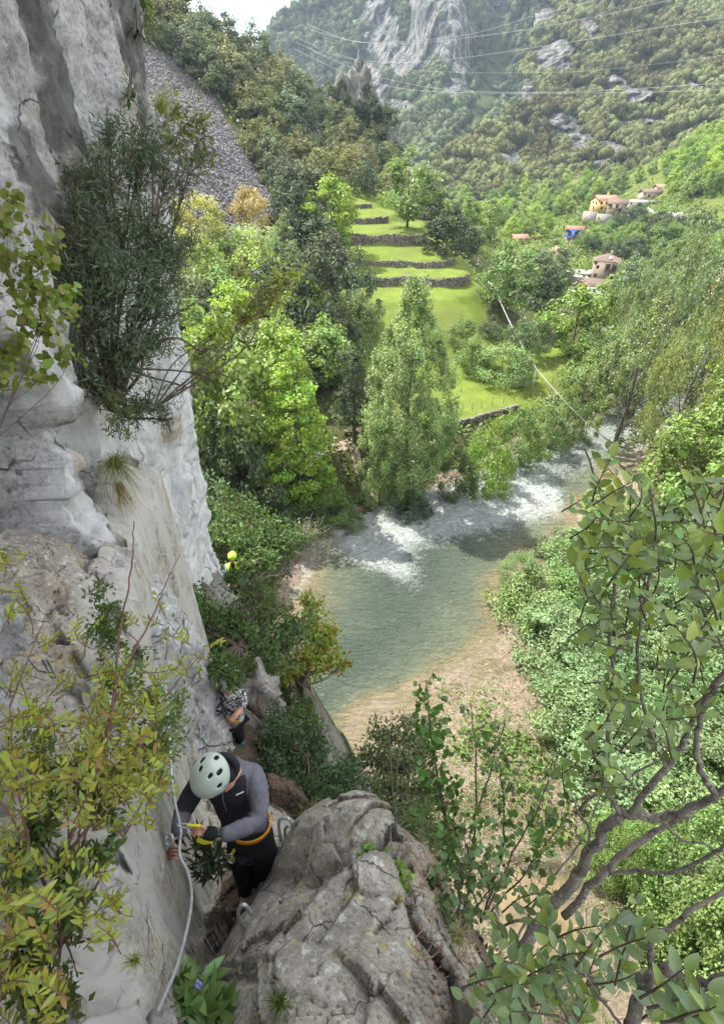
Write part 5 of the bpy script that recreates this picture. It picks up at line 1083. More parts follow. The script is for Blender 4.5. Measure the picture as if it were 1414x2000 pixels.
# ------------------------------------------------------------------ plants close to the camera
def near_plant(name, label, cat, root, blobs, T, ls, nl, color, lm_, stem_r, seed, stem_mat='twig', trunks=1, twigs=7, ntw=None, upb=.4, kink=.10, second=None, mid=None, rpos=None, dens=None, lpt=None, twist=.9, part='stem'):
    """root world point; blobs (u, v, zc, r_px[, flatten]) = leafy masses; every mass gets its own bough from the root, twigs and leaves"""
    g = np.random.default_rng(seed); root = np.array(root, float); e = empty(name, tuple(root), label, cat); W = MB(); LPn, LDn, LNn = [], [], []
    ar = np.array([b[3] ** 2 for b in blobs], float); ar /= ar.sum()
    for b, a in zip(blobs, ar):
        c = P(b[0], b[1], b[2]); r = b[3] * b[2] / 1000.; L_ = np.linalg.norm(c - root)
        m0 = np.array(mid) if mid is not None else (root + c) / 2 + g.normal(size=3) * L_ * kink + np.array((0, 0, .05 * L_))
        pth = smooth_path([root, m0, (m0 + c) / 2 + g.normal(size=3) * r * .3, c], 5) - root; R0 = stem_r * (.6 + .5 * math.sqrt(a)); W.tube(pth, np.linspace(R0, R0 * .3, len(pth)), 6, False)
        nt_ = max(3, int(twigs * (1 + 2 * a) if ntw is None else ntw)); k = max(2, int(nl * a / nt_))
        for _ in range(nt_):
            s0 = pth[g.integers(len(pth) // 2, len(pth))]; dd = unit(g.normal(size=3)); tip = c - root + dd * r * g.uniform(.6, 1.05) * np.array((1, 1, .85)); md = (s0 + tip) / 2 + g.normal(size=3) * r * .15
            tp = smooth_path([s0, md, tip], 4); W.tube(tp, np.linspace(R0 * .28, R0 * .08, len(tp)), 4, False)
            tt = 1 - g.random(k) ** 1.2 * .85; i = tt * (len(tp) - 1); j = np.minimum(i.astype(int), len(tp) - 2); pp = tp[j] + (tp[j + 1] - tp[j]) * (i - j)[:, None]
            spread = r * .16; pp = pp + g.normal(size=(k, 3)) * spread; ax = unit(tip - s0 + 1e-6)
            LPn.append(pp); LDn.append(unit(ax * .7 + g.normal(size=(k, 3)) * twist)); LNn.append(unit(g.normal(size=(k, 3)) * .55 + np.array((0, -.1, upb + .4))))
    LPn, LDn, LNn = map(np.concatenate, (LPn, LDn, LNn)); n = len(LPn)
    V, F = batch(T, LPn, LDn, LNn, ls * g.uniform(.6, 1.3, n)); kf = len(T[1])
    rn = np.clip(.5 + fbm((LPn + root) * (1.2 / max(.1, ls * 8)), 2, seed) * .35 + g.normal(size=n) * .2, 0, 1)
    W.build(part, M[stem_mat], e, True)
    if second is not None:      # a share of the leaves in a second colour
        c2, sh = second; pick = np.repeat(g.random(n) < sh, kf); o = mk('foliage', V, F[~pick], M[lm_], e, attrs={'rnd': ('FACE', np.repeat(rn, kf)[~pick])}); o.color = (*color, 1)
        o = mk('young_leaves', V, F[pick], M[lm_], e, attrs={'rnd': ('FACE', np.repeat(rn, kf)[pick])}); o.color = (*c2, 1)
    else:
        o = mk('foliage', V, F, M[lm_], e, attrs={'rnd': ('FACE', np.repeat(rn, kf))}); o.color = (*color, 1)
    return e
for e_ in (): pass
# dark evergreen bush growing out of the wall
near_plant('wall_bush', 'large dark narrow leaved evergreen bush growing out of the cliff above the climbers', 'bush', PY(215, 800, 5.3),
    [(260, 300, 5.6, 75), (330, 330, 5.8, 65), (200, 330, 5.3, 60), (150, 400, 5.0, 50), (230, 420, 5.3, 90), (320, 440, 5.7, 70), (190, 520, 5.0, 80), (270, 560, 5.3, 85), (340, 550, 5.6, 50), (190, 620, 5.0, 75), (260, 680, 5.2, 75), (330, 660, 5.5, 45), (210, 740, 5.0, 60), (290, 250, 5.7, 45), (140, 470, 4.9, 40), (290, 790, 5.2, 45), (385, 280, 6.0, 35), (215, 240, 5.5, 40), (330, 820, 5.4, 22), (245, 810, 5.1, 40), (130, 540, 4.8, 45), (115, 430, 4.8, 35), (150, 330, 5.1, 40), (300, 470, 5.6, 70), (350, 480, 5.9, 40), (160, 700, 4.8, 40), (300, 620, 5.4, 60)],
    T_NEEDLE, .082, 15500, (.095, .135, .07), 'leafdark', .035, 201, twigs=16, kink=.07, upb=.1)
near_plant('wall_branch', 'thin bare branch with a tuft of sunlit yellow green leaves reaching past the cliff edge', 'branch', PY(300, 800, 5.6),
    [(545, 560, 7.6, 42), (585, 530, 7.8, 26), (480, 610, 7.3, 26), (430, 640, 7.0, 30), (510, 585, 7.5, 30)], T_OVAL, .075, 900, (.27, .33, .06), 'leaf', .013, 202, twigs=16, kink=.06)
near_plant('edge_twig', 'light leaved twig hanging over the scree at the cliff edge', 'branch', PY(300, 420, 6.2),
    [(385, 250, 6.6, 38), (405, 300, 6.6, 26), (350, 200, 6.5, 26), (345, 270, 6.3, 36)], T_OVAL, .075, 500, (.17, .21, .07), 'leaf', .014, 203, twigs=9, kink=.03)
near_plant('cliff_twigs', 'bare dark twigs sprawling over the smooth pale wall', 'branch', PY(250, 720, 5.5),
    [(400, 680, 6.2, 60), (360, 760, 6.0, 50), (430, 730, 6.6, 45), (370, 600, 6.2, 50)], T_NEEDLE, .06, 120, (.05, .07, .035), 'leafdark', .018, 204, twigs=12, kink=.08)
near_plant('brow_plant', 'small green plant sprouting from the cliff brow at the top of the wall', 'plant', PY(270, 60, 9.5), [(278, 10, 9.5, 22), (285, 35, 9.6, 16), (270, -10, 9.4, 24)], T_NEEDLE, .2, 260, (.08, .13, .04), 'leaf', .02, 205)
near_plant('wall_sprout', 'tiny green tuft on the wall above the dark evergreen bush', 'plant', PY(252, 195, 7), [(252, 190, 6.7, 14)], T_LONG, .1, 60, (.08, .14, .04), 'leaf', .01, 206)
# vine with heart shaped leaves on the near buttress
near_plant('climbing_vine', 'vine with lime green heart shaped leaves trailing on the near buttress', 'vine', PY(-10, 860, 2.0),
    [(30, 420, 2.6, 45), (70, 470, 2.7, 50), (40, 520, 2.6, 50), (100, 540, 2.8, 40), (130, 600, 2.9, 32), (70, 630, 2.6, 45), (20, 660, 2.4, 40), (130, 690, 2.8, 35), (30, 740, 2.3, 30), (90, 720, 2.7, 35), (150, 560, 3.0, 16), (15, 380, 2.6, 20)],
    T_ROUND, .046, 760, (.15, .20, .035), 'leaf', .003, 207, stem_mat='twig', twigs=8, second=((.24, .24, .06), .25), twist=1.2, upb=-.1)
# grasses
def tuft(name, label, base, n, ln, col_, wd=.012, spread=.6, droop=.7, bias=(0, 0, 1), seed=0, heads=False, group=None):
    g = np.random.default_rng(seed); V = []; F = []; k = 6; base = np.array(base, float)
    for i in range(n):
        d = unit(np.array(bias) + g.normal(size=3) * spread); l = ln * g.uniform(.5, 1.1); side = unit(np.cross(d, g.normal(size=3))); p = g.normal(size=3) * ln * .06; v = d * l / k; st = len(V)
        for j in range(k + 1):
            w_ = wd * (1 - j / (k + .3)); V += [p - side * w_ / 2, p + side * w_ / 2]
            if j < k: F.append((st + 2 * j, st + 2 * j + 1, st + 2 * j + 3, st + 2 * j + 2))
            p = p + v; v = v + np.array((0, 0, -droop * l / k / k * 2))
        if heads:
            for h_ in range(5): V += [p - v * h_ * .25, p + g.normal(size=3) * .012 - v * h_ * .25, p + v * .1 - v * h_ * .25, p + g.normal(size=3) * .01 - v * h_ * .3]; F.append((len(V) - 4, len(V) - 3, len(V) - 2, len(V) - 1))
    F = np.array(F); o = mk(name, np.array(V), F, M['grassblade'], attrs={'rnd': ('FACE', g.random(len(F)))}); o.location = base; o.color = (*col_, 1); return tag(o, label, 'grass tuft', group)
tuft('grass_tussock', 'green tussock with straw coloured hanging blades on the pale cliff face', PY(225, 905, 4.1), 340, .34, (.17, .19, .045), .005, .45, 1.1, (.25, -.35, .3), 1)
tuft('dead_grass', 'straw grass hanging down under the green tussock on the pale cliff', PY(232, 945, 4.1), 130, .33, (.30, .22, .12), .004, .25, .4, (.2, -.2, -1), 2)
tuft('grass_tussock', 'pale reed tuft arching out of the cliff edge over the scree', PY(312, 200, 10.5), 46, 1.2, (.42, .38, .26), .007, .3, .75, (.9, 0, .75), 3, True)
tuft('grass_tussock', 'yellow green grass below the pale reeds at the cliff edge', PY(315, 215, 10.3), 160, .5, (.28, .32, .07), .008, .6, .5, (.3, -.2, .8), 4)
tuft('grass_tussock', 'straw yellow tussock at the upper brink of the climbed rock', P(612, 1598, 3.9) - np.array((0, 0, .05)), 220, .26, (.36, .33, .12), .005, .6, .6, (0, 0, 1), 5)
tuft('grass_tussock', 'dry blond grass in the crack at the top of the rock', P(672, 1630, 3.4), 60, .16, (.42, .34, .17), .004, .5, .6, (.3, 0, .8), 6)
tuft('grass_tussock', 'green grass tuft at the root of the white rock shelf', P(265, 1875, 1.9), 90, .11, (.22, .25, .05), .003, .6, .6, (.2, 0, .9), 7)
tuft('grass_tussock', 'dark grass in the hole at the bottom of the rock', P(548, 1960, 2.0), 150, .10, (.09, .13, .03), .004, .7, .5, (0, 0, 1), 8)
tuft('grass_tussock', 'long green grass blades under the red twigs beside the white wall', P(215, 1330, 2.6), 160, .30, (.12, .19, .045), .005, .6, .7, (.3, 0, .6), 9)
tuft('grass_tussock', 'fine dry grass among the stones right of the rock', P(900, 1830, 2.5), 120, .14, (.30, .27, .12), .003, .8, .6, (0, 0, 1), 10)
# holm oak bush round the two lower climbers
rt = P(452, 1370, 7.2)
near_plant('climbing_route_oak', 'small dark holm oak on the path with a black trunk between the climbers', 'tree', rt,
    [(380, 1190, 8.6, 55), (440, 1205, 8.8, 50), (350, 1250, 8.0, 45), (420, 1260, 8.2, 55), (500, 1165, 9.6, 42), (530, 1205, 9.4, 50), (480, 1235, 8.6, 50), (560, 1250, 9.0, 55), (520, 1290, 8.5, 45), (350, 1170, 8.8, 30), (395, 1330, 7.6, 40), (445, 1318, 5.7, 30), (462, 1335, 5.7, 18), (420, 1300, 6.2, 30), (480, 1300, 6.2, 24), (500, 1140, 9.8, 24), (590, 1210, 9.6, 40), (470, 1300, 7.9, 25)],
    T_DIA, .085, 11000, (.085, .135, .045), 'leafdark', .055, 210, twigs=18, part='trunk', mid=P(465, 1270, 8.0))
near_plant('bright_bush', 'yellow green bush with reddish tips overhanging the river below the holm oak', 'bush', P(590, 1340, 10),
    [(610, 1190, 11.5, 28), (620, 1230, 11, 42), (650, 1245, 11, 30), (640, 1280, 10.8, 36), (600, 1290, 10.4, 42), (670, 1300, 11, 18), (600, 1165, 11.5, 16), (560, 1310, 10, 30)],
    T_DIA, .12, 2800, (.22, .27, .05), 'leaf', .03, 211, twigs=12, second=((.34, .21, .07), .16))
near_plant('overhang_tree', 'leafy green tree behind the lime helmet reaching over the water', 'tree', P(470, 1140, 17),
    [(480, 1060, 17, 50), (450, 1020, 18, 40), (520, 1030, 18, 45), (560, 1060, 18, 40), (520, 1100, 16.5, 35), (430, 975, 19, 35), (600, 1040, 19, 30), (470, 1118, 14.5, 22), (440, 1128, 14.3, 22), (478, 1098, 14.8, 16), (480, 1000, 19, 45), (430, 1040, 17, 26)],
    T_DIA, .15, 6000, (.085, .14, .04), 'leaf', .07, 212, twigs=14, part='trunk')
near_plant('bare_branches', 'tangle of bare grey branches leaning over the water', 'branch', P(480, 1150, 17), [(590, 1060, 19, 55), (620, 1035, 20, 45), (560, 1110, 18, 40), (640, 1075, 20, 30), (540, 1070, 18, 40)],
    T_DIA, .12, 90, (.10, .14, .05), 'leaf', .05, 213, stem_mat='bark', twigs=34, kink=.05)
# dark shrubs between the climbers and the rock
near_plant('dark_shrub', 'dark fine leaved shrub filling the drop beside the bent climber', 'shrub', P(600, 1590, 6.2),
    [(540, 1430, 7.2, 45), (580, 1450, 7.2, 50), (560, 1500, 6.6, 50), (610, 1500, 6.8, 50), (600, 1550, 6.3, 45), (660, 1520, 6.8, 45), (550, 1545, 6.2, 35), (690, 1555, 6.6, 35), (650, 1570, 6.3, 35), (530, 1390, 7.6, 26), (525, 1480, 6.6, 26), (620, 1455, 7.2, 25), (690, 1500, 7.2, 30)],
    T_DIA, .055, 13000, (.07, .115, .05), 'leafdark', .022, 214, twigs=20)
near_plant('shade_shrub', 'soft green shrub hanging behind the dark shrub above the river edge', 'shrub', P(560, 1420, 9.5),
    [(560, 1350, 10.5, 30), (575, 1400, 10, 30), (610, 1420, 10, 30), (555, 1320, 10.5, 25), (605, 1370, 10.6, 20)], T_DIA, .07, 2600, (.10, .17, .045), 'leaf', .02, 215, twigs=12)
near_plant('sage_shrub', 'pale grey green shrub over the gravel bank above the rock tip', 'shrub', P(770, 1600, 6.5),
    [(745, 1430, 8, 38), (790, 1430, 8, 42), (760, 1490, 7.5, 50), (820, 1480, 7.6, 40), (730, 1540, 7, 36), (790, 1550, 7, 50), (850, 1540, 7, 40), (740, 1590, 6.5, 30), (820, 1600, 6.5, 40), (720, 1480, 7.6, 30), (840, 1420, 8.4, 26)],
    T_DIA, .075, 6200, (.15, .195, .085), 'leaf', .02, 216, twigs=18)
near_plant('sage_shrub', 'narrow leaved grey green shrub touching the right shoulder of the rock', 'shrub', P(830, 1700, 4.6),
    [(760, 1590, 5, 36), (800, 1620, 4.8, 40), (840, 1600, 5, 36), (850, 1660, 4.6, 34), (770, 1640, 4.5, 24), (880, 1640, 5, 30)], T_NEEDLE, .09, 1500, (.14, .20, .085), 'leaf', .012, 217, twigs=14)
# twiggy saplings with round leaves
def sapling(label, pts, r0, leaves, seed, ls=.05, color=(.09, .16, .04)):
    g = np.random.default_rng(seed); e = empty('sapling', tuple(P(*pts[0][0])), label, 'sapling'); o_ = P(*pts[0][0]); W = MB(); PP, DD, NN = [], [], []
    for br in pts:
        pth = smooth_path([P(*q_) for q_ in br], 6) - o_; pth += g.normal(size=pth.shape) * .006; W.tube(pth, np.linspace(r0 * (1 if br is pts[0] else .7), r0 * .3, len(pth)), 6, False)
        for _ in range(leaves):
            i = int(g.integers(len(pth) // 4, len(pth))); d = unit(g.normal(size=3) + np.array((0, 0, .4))); l = g.uniform(.02, .16); tip = pth[i] + d * l; W.tube([pth[i], (pth[i] + tip) / 2 + g.normal(size=3) * .01, tip], r0 * .18, 4, False)
            for k in range(int(g.integers(2, 6))): PP.append(tip + g.normal(size=3) * .022); DD.append(unit(d + g.normal(size=3) * .8)); NN.append(unit(g.normal(size=3) * .6 + np.array((0, -.2, .8))))
    W.build('stem', M['twig'], e, True); V, F = batch(T_ROUND, np.array(PP), np.array(DD), np.array(NN), ls * g.uniform(.6, 1.2, len(PP)))
    o = mk('foliage', V, F, M['leafgloss'], e, attrs={'rnd': ('FACE', np.repeat(g.random(len(PP)), len(T_ROUND[1])))}); o.color = (*color, 1); return e
sapling('slim sapling with a dense column of round dark green leaves over the gravel bank', [[(900, 1760, 3.6), (880, 1640, 3.7), (850, 1480, 3.8), (830, 1330, 3.9)], [(895, 1700, 3.6), (862, 1560, 3.6), (838, 1420, 3.7)]], .011, 50, 301, .055, (.085, .17, .035))
sapling('brown sapling standing straight with few leaves beside the leafy slim one', [[(905, 1790, 3.5), (925, 1650, 3.6), (930, 1500, 3.7), (920, 1370, 3.9)], [(925, 1600, 3.6), (960, 1500, 3.7), (985, 1400, 3.8)]], .010, 16, 302, .045)
sapling('thin many stemmed sapling with glossy leaves between the rock and the grey trunk', [[(940, 1800, 3.3), (975, 1680, 3.3), (985, 1560, 3.4), (965, 1450, 3.5)], [(945, 1790, 3.3), (1010, 1650, 3.3), (1060, 1560, 3.3), (1080, 1470, 3.4)], [(940, 1800, 3.3), (915, 1700, 3.3), (905, 1600, 3.4)], [(950, 1790, 3.2), (1030, 1700, 3.1), (1100, 1600, 3.2)]], .009, 26, 303, .05, (.10, .19, .04))
sapling('low leafy sapling growing from the stones right of the rock', [[(880, 1830, 2.9), (900, 1740, 3.0), (890, 1660, 3.1)], [(880, 1830, 2.9), (860, 1760, 3.0), (850, 1700, 3.1)], [(890, 1820, 2.9), (950, 1750, 2.9), (960, 1690, 3.0)]], .008, 24, 304, .048, (.12, .18, .07))
near_plant('small_creeper', 'fresh green creeper with small leaves lying over the right flank of the rock', 'plant', P(740, 1660, 2.95), [(715, 1655, 3.0, 16), (745, 1670, 2.95, 16), (780, 1690, 2.9, 14), (792, 1715, 2.85, 18), (785, 1740, 2.8, 14)], T_ROUND, .032, 150, (.20, .32, .05), 'leaf', .003, 218, twigs=4)
near_plant('gap_plant', 'dark lance leaved plant in the gap under the climber', 'plant', P(400, 1720, 3.8), [(395, 1650, 3.6, 28), (415, 1680, 3.6, 30), (390, 1700, 3.7, 22), (430, 1660, 3.7, 20)], T_NEEDLE, .10, 320, (.06, .11, .045), 'leafgloss', .008, 219, twigs=8)
near_plant('ledge_herb', 'broad leaved green herb at the foot of the steel cable', 'plant', P(370, 2010, 2.4), [(345, 1930, 2.4, 26), (385, 1940, 2.4, 30), (420, 1960, 2.4, 28), (360, 1980, 2.3, 34), (410, 1995, 2.3, 30), (450, 1990, 2.4, 18)], T_LONG, .105, 300, (.13, .23, .06), 'leafgloss', .006, 220, twigs=7, upb=.8)
fb = P(392, 1935, 2.4); fe = empty('blue_flower', tuple(fb), 'small violet blue flower spike beside the broad leaved herb', 'flower'); M['petal'] = simple('petal_violet', (.22, .22, .48), .7)
MB().tube([(0, 0, -.1), (0, 0, .1)], .003, 5).build('stem', M['leaf'], fe).color = (.12, .2, .05, 1); m = MB()
for k in range(16): m.blob((random.uniform(-.012, .012), random.uniform(-.012, .012), .03 + k * .006), .009, k, .3, 1)
m.build('petals', M['petal'], fe)
# ------------------------------------------------------------------ broad leaved tree close on the camera's side of the rock
def leaf_mesh(name, T, mat):
    me_o = mk(name, T[0], T[1], M[mat], smooth=True); col.objects.unlink(me_o); return me_o.data
def veined(name, trans, rough, spec):
    m = leaf_mat(name, trans, rough, spec); t = m.node_tree; q = NT(t); b = [n for n in t.nodes if n.type == 'BSDF_PRINCIPLED'][0]; c = b.inputs['Base Color'].links[0].from_socket
    tc_ = q.node('ShaderNodeTexCoord'); sp = q.node('ShaderNodeSeparateXYZ'); t.links.new(tc_.outputs['Object'], sp.inputs[0]); ay = q.math('ABSOLUTE', sp.outputs[1])
    mid = q.ramp(ay, (.0, 1.), (.022, 0.)); sv = q.math('SINE', q.math('MULTIPLY', q.math('SUBTRACT', sp.outputs[0], q.math('MULTIPLY', ay, .9)), 52.)); sv = q.ramp(sv, (.82, 0.), (1., .45))
    n_ = q.noise(q.coord(), 3, 5, .7); oi = q.node('ShaderNodeObjectInfo'); c2 = q.mix(q.math('MULTIPLY', q.ramp(n_, (.45, 0.), (.7, .6)), oi.outputs['Random']), c, (.20, .17, .05))
    c2 = q.mix(q.math('MAXIMUM', q.math('MULTIPLY', mid, .7), q.math('MULTIPLY', sv, .6)), c2, (.34, .42, .16)); t.links.new(c2, b.inputs['Base Color'])
    t.links.new(q.bump(q.math('MAXIMUM', mid, sv), -.4, .03), b.inputs['Normal']); return m
M['leafv'] = veined('leaf_veined', .3, .3, .5); M['leafv2'] = veined('leaf_veined_soft', .35, .42, .4)
LM_BIG = leaf_mesh('leaf', leaf_shape(.56, .14, .22, 5), 'leafv'); LM_LONG = leaf_mesh('leaf', leaf_shape(.36, .14, .2, 3), 'leafv2')
for me_ in (LM_BIG, LM_LONG):
    at = me_.attributes.new('rnd', 'FLOAT', 'FACE'); at.data.foreach_set('value', np.full(len(me_.polygons), .45, np.float32))
def frame(d, nrm):
    d = Vector(d).normalized(); y = Vector(nrm).cross(d).normalized(); z = d.cross(y); return Matrix((d, y, z)).transposed().to_4x4()
def leaf_tree(name, label, cat, branches, twigs, mesh, T, lsize, cols, nobj, seed, mat_b='bark', leaf_mat_='leafgloss', tr=.0042):
    """branches: (points(u,v,zc), r0, r1); twigs: (start(u,v,zc), end(u,v,zc), leaves)"""
    g = np.random.default_rng(seed); o_ = P(*branches[0][0][0]); e = empty(name, tuple(o_), label, cat)
    for k, (pts, r0, r1) in enumerate(branches):
        pth = smooth_path([P(*q_) for q_ in pts], 7) - o_; pth[1:-1] += g.normal(size=pth[1:-1].shape) * r0 * .16
        rr = np.linspace(r0, r1, len(pth)) * .64 * (1 + .035 * g.normal(size=len(pth))); MB().tube(pth, rr, 10).build('trunk' if k == 0 else 'branch', M[mat_b], e, True)
    W = MB(); leaves = []
    for a, b, n in twigs:
        a_, b_ = P(*a), P(*b); md = (a_ + b_) / 2 + g.normal(size=3) * .05 * np.linalg.norm(b_ - a_); pth = smooth_path([a_, md, b_], 6) - o_; W.tube(pth, np.linspace(tr, tr * .4, len(pth)), 5, False)
        ax = unit(pth[-1] - pth[0]); nrm = unit(g.normal(size=3) * .35 + np.array((0, -.35, 1))); sd = unit(np.cross(nrm, ax))
        for k in range(n):
            t_ = .25 + .75 * k / max(1, n - 1); i = t_ * (len(pth) - 1); j = min(int(i), len(pth) - 2); p = pth[j] + (pth[j + 1] - pth[j]) * (i - j); s = 1 if k % 2 else -1
            d = unit(ax * (.55 if k < n - 1 else 1.5) + sd * s * (.9 if k < n - 1 else 0) + g.normal(size=3) * .18); leaves.append((p, d, unit(nrm + g.normal(size=3) * .30), lsize * g.uniform(.65, 1.2)))
    W.build('twigs', M['twig' if mat_b == 'bark' else mat_b], e, True)['kind'] = 'stuff'
    dist = [np.linalg.norm(l[0] + o_ - np.array((0, 0, CAMZ))) / l[3] for l in leaves]; order = np.argsort(dist)
    for i in order[:nobj]:
        p, d, nn, s = leaves[i]; o = bpy.data.objects.new('leaf', mesh); col.objects.link(o); o.parent = e
        o.matrix_local = Matrix.Translation(Vector(p)) @ frame(d, nn) @ Matrix.Scale(float(s), 4); c = cols[int(g.integers(len(cols)))]; k = g.uniform(.75, 1.25); o.color = (c[0] * k, c[1] * k, c[2] * k, 1)
    rest = [leaves[i] for i in order[nobj:]]
    if rest:
        V, F = batch(T, np.array([l[0] for l in rest]), np.array([l[1] for l in rest]), np.array([l[2] for l in rest]), np.array([l[3] for l in rest]))
        o = mk('leaves', V, F, M[leaf_mat_], e, attrs={'rnd': ('FACE', np.repeat(g.random(len(rest)), len(T[1])))}, smooth=True); o.color = (*cols[0], 1); o['kind'] = 'stuff'
    return e
g = np.random.default_rng(77)
def tw(u, v, zc, du, dv, n, dz=.1): return ((u, v, zc), (u + du, v + dv, zc + g.uniform(-dz, dz)), n)
tws = []
for (u0, v0, u1, v1, num, z0, ln) in [(1120, 920, 1260, 1060, 9, 2.2, 90), (1180, 960, 1414, 1120, 30, 1.9, 90), (1130, 1060, 1414, 1250, 44, 1.9, 90), (1150, 1240, 1380, 1420, 20, 2.0, 90), (1280, 1120, 1414, 1400, 10, 1.7, 110), (1150, 1400, 1330, 1520, 14, 2.0, 90), (1360, 920, 1440, 1080, 9, 1.5, 110), (1100, 1480, 1230, 1560, 5, 2.3, 70)]:
    for _ in range(num):
        u, v = g.uniform(u0, u1), g.uniform(v0, v1); a = g.uniform(0, 6.28); l = ln * g.uniform(.6, 1.2); zc = z0 + g.uniform(-.2, .4); tws.append(((u - l * .5 * math.cos(a), v + abs(l * .5 * math.sin(a)), zc + .06), (u + l * .5 * math.cos(a), v - l * .5 * abs(math.sin(a)), zc), int(g.integers(5, 9))))
leaf_tree('broadleaf_tree', 'tree with large glossy oval leaves and forked grey trunk rising beside the rock', 'tree',
    [([(1020, 1860, 2.7), (1060, 1790, 2.65), (1120, 1720, 2.6), (1170, 1640, 2.5), (1212, 1590, 2.45), (1290, 1600, 2.4), (1360, 1570, 2.3), (1430, 1530, 2.2)], .050, .026),
     ([(1100, 1790, 2.75), (1180, 1700, 2.65), (1240, 1650, 2.6), (1300, 1610, 2.55), (1345, 1590, 2.5)], .032, .018),
     ([(1212, 1590, 2.45), (1180, 1530, 2.4), (1185, 1450, 2.35), (1195, 1340, 2.3), (1192, 1230, 2.2), (1200, 1130, 2.15), (1190, 1020, 2.1), (1140, 875, 2.1)], .020, .006),
     ([(1230, 1590, 2.42), (1300, 1500, 2.35), (1340, 1440, 2.3), (1370, 1370, 2.2), (1430, 1290, 2.1)], .026, .012),
     ([(1395, 1550, 2.2), (1365, 1500, 2.15), (1362, 1430, 2.1), (1385, 1360, 2.0), (1420, 1310, 1.95)], .022, .014),
     ([(1300, 1500, 2.35), (1262, 1400, 2.2), (1245, 1280, 2.1), (1265, 1140, 2.0), (1280, 1050, 1.95), (1270, 950, 1.9)], .014, .006),
     ([(1190, 1705, 2.6), (1240, 1700, 2.5), (1300, 1705, 2.4), (1370, 1680, 2.3), (1430, 1640, 2.2)], .016, .012),
     ([(1195, 1280, 2.2), (1230, 1240, 2.15), (1250, 1180, 2.1), (1260, 1120, 2.0)], .010, .005),
     ([(1125, 1590, 2.8), (1150, 1560, 2.7), (1200, 1530, 2.6), (1300, 1480, 2.5)], .016, .008),
     ([(1290, 1600, 2.4), (1330, 1640, 2.35), (1380, 1650, 2.3), (1430, 1700, 2.25)], .012, .006),
     ([(1140, 1700, 2.6), (1150, 1620, 2.6), (1130, 1590, 2.7), (1120, 1560, 2.8)], .012, .006),
     ([(1060, 1800, 2.8), (1000, 1800, 2.9), (960, 1830, 3.0)], .014, .010), ([(1000, 1850, 2.9), (1060, 1740, 2.9), (1130, 1650, 2.9), (1170, 1560, 2.9)], .012, .006)],
    tws, LM_BIG, T_OVAL, .056, [(.17, .27, .06), (.13, .21, .075), (.22, .34, .045), (.14, .22, .09), (.27, .34, .055)], 290, 401)
tws = []
for (u0, v0, u1, v1, num, z0, ln) in [(930, 1840, 1180, 2010, 24, 1.75, 110), (1050, 1780, 1250, 1920, 12, 1.7, 110), (1230, 1890, 1430, 2010, 8, 1.3, 110), (980, 1740, 1100, 1840, 5, 2.0, 90)]:
    for _ in range(num):
        u, v = g.uniform(u0, u1), g.uniform(v0, v1); a = g.uniform(0, 6.28); l = ln * g.uniform(.6, 1.2); zc = z0 + g.uniform(-.15, .3); tws.append(((u - l * .5 * math.cos(a), v + abs(l * .5 * math.sin(a)), zc + .06), (u + l * .5 * math.cos(a), v - l * .5 * abs(math.sin(a)), zc), int(g.integers(5, 9))))
leaf_tree('broadleaf_tree', 'low tree with bluish green oval leaves and a bent brown branch at the bottom corner', 'tree',
    [([(1225, 2040, 1.65), (1245, 1960, 1.65), (1272, 1905, 1.62), (1310, 1895, 1.6), (1345, 1925, 1.58), (1390, 1915, 1.55), (1450, 1890, 1.5)], .034, .020),
     ([(1275, 1900, 1.62), (1268, 1860, 1.66), (1275, 1832, 1.68), (1310, 1810, 1.7), (1360, 1770, 1.7), (1430, 1735, 1.7)], .016, .011),
     ([(1225, 2020, 1.65), (1180, 1960, 1.7), (1140, 1900, 1.75)], .009, .004), ([(1140, 2020, 1.7), (1090, 1940, 1.75), (1060, 1860, 1.8)], .007, .003), ([(1060, 2030, 1.7), (1010, 1950, 1.75), (970, 1880, 1.8)], .006, .003)],
    tws, LM_BIG, T_OVAL, .058, [(.13, .22, .10), (.15, .25, .095), (.11, .19, .09), (.22, .32, .15), (.19, .28, .06)], 280, 402)
# ------------------------------------------------------------------ yellow green bush on the shelf
tws = []
for (u0, v0, u1, v1, num, z0, ln) in [(0, 1380, 330, 1560, 95, 1.75, 62), (20, 1290, 330, 1400, 34, 1.9, 60), (-20, 1480, 200, 1700, 60, 1.55, 62), (180, 1500, 310, 1620, 20, 1.8, 60), (-30, 1750, 120, 2000, 46, 1.35, 60), (60, 1680, 240, 1860, 12, 1.5, 56), (-10, 1080, 60, 1180, 6, 1.9, 56), (0, 1180, 130, 1260, 6, 1.9, 50), (340, 1220, 420, 1330, 8, 2.3, 46), (150, 1180, 330, 1290, 9, 2.1, 46), (190, 1700, 250, 1860, 8, 1.6, 50)]:
    for _ in range(num):
        u, v = g.uniform(u0, u1), g.uniform(v0, v1); a = g.uniform(0, 6.28); l = ln * g.uniform(.6, 1.2); zc = z0 + g.uniform(-.25, .3); tws.append(((u - l * .5 * math.cos(a), v + abs(l * .5 * math.sin(a)), zc + .05), (u + l * .5 * math.cos(a), v - l * .5 * abs(math.sin(a)), zc), int(g.integers(6, 12))))
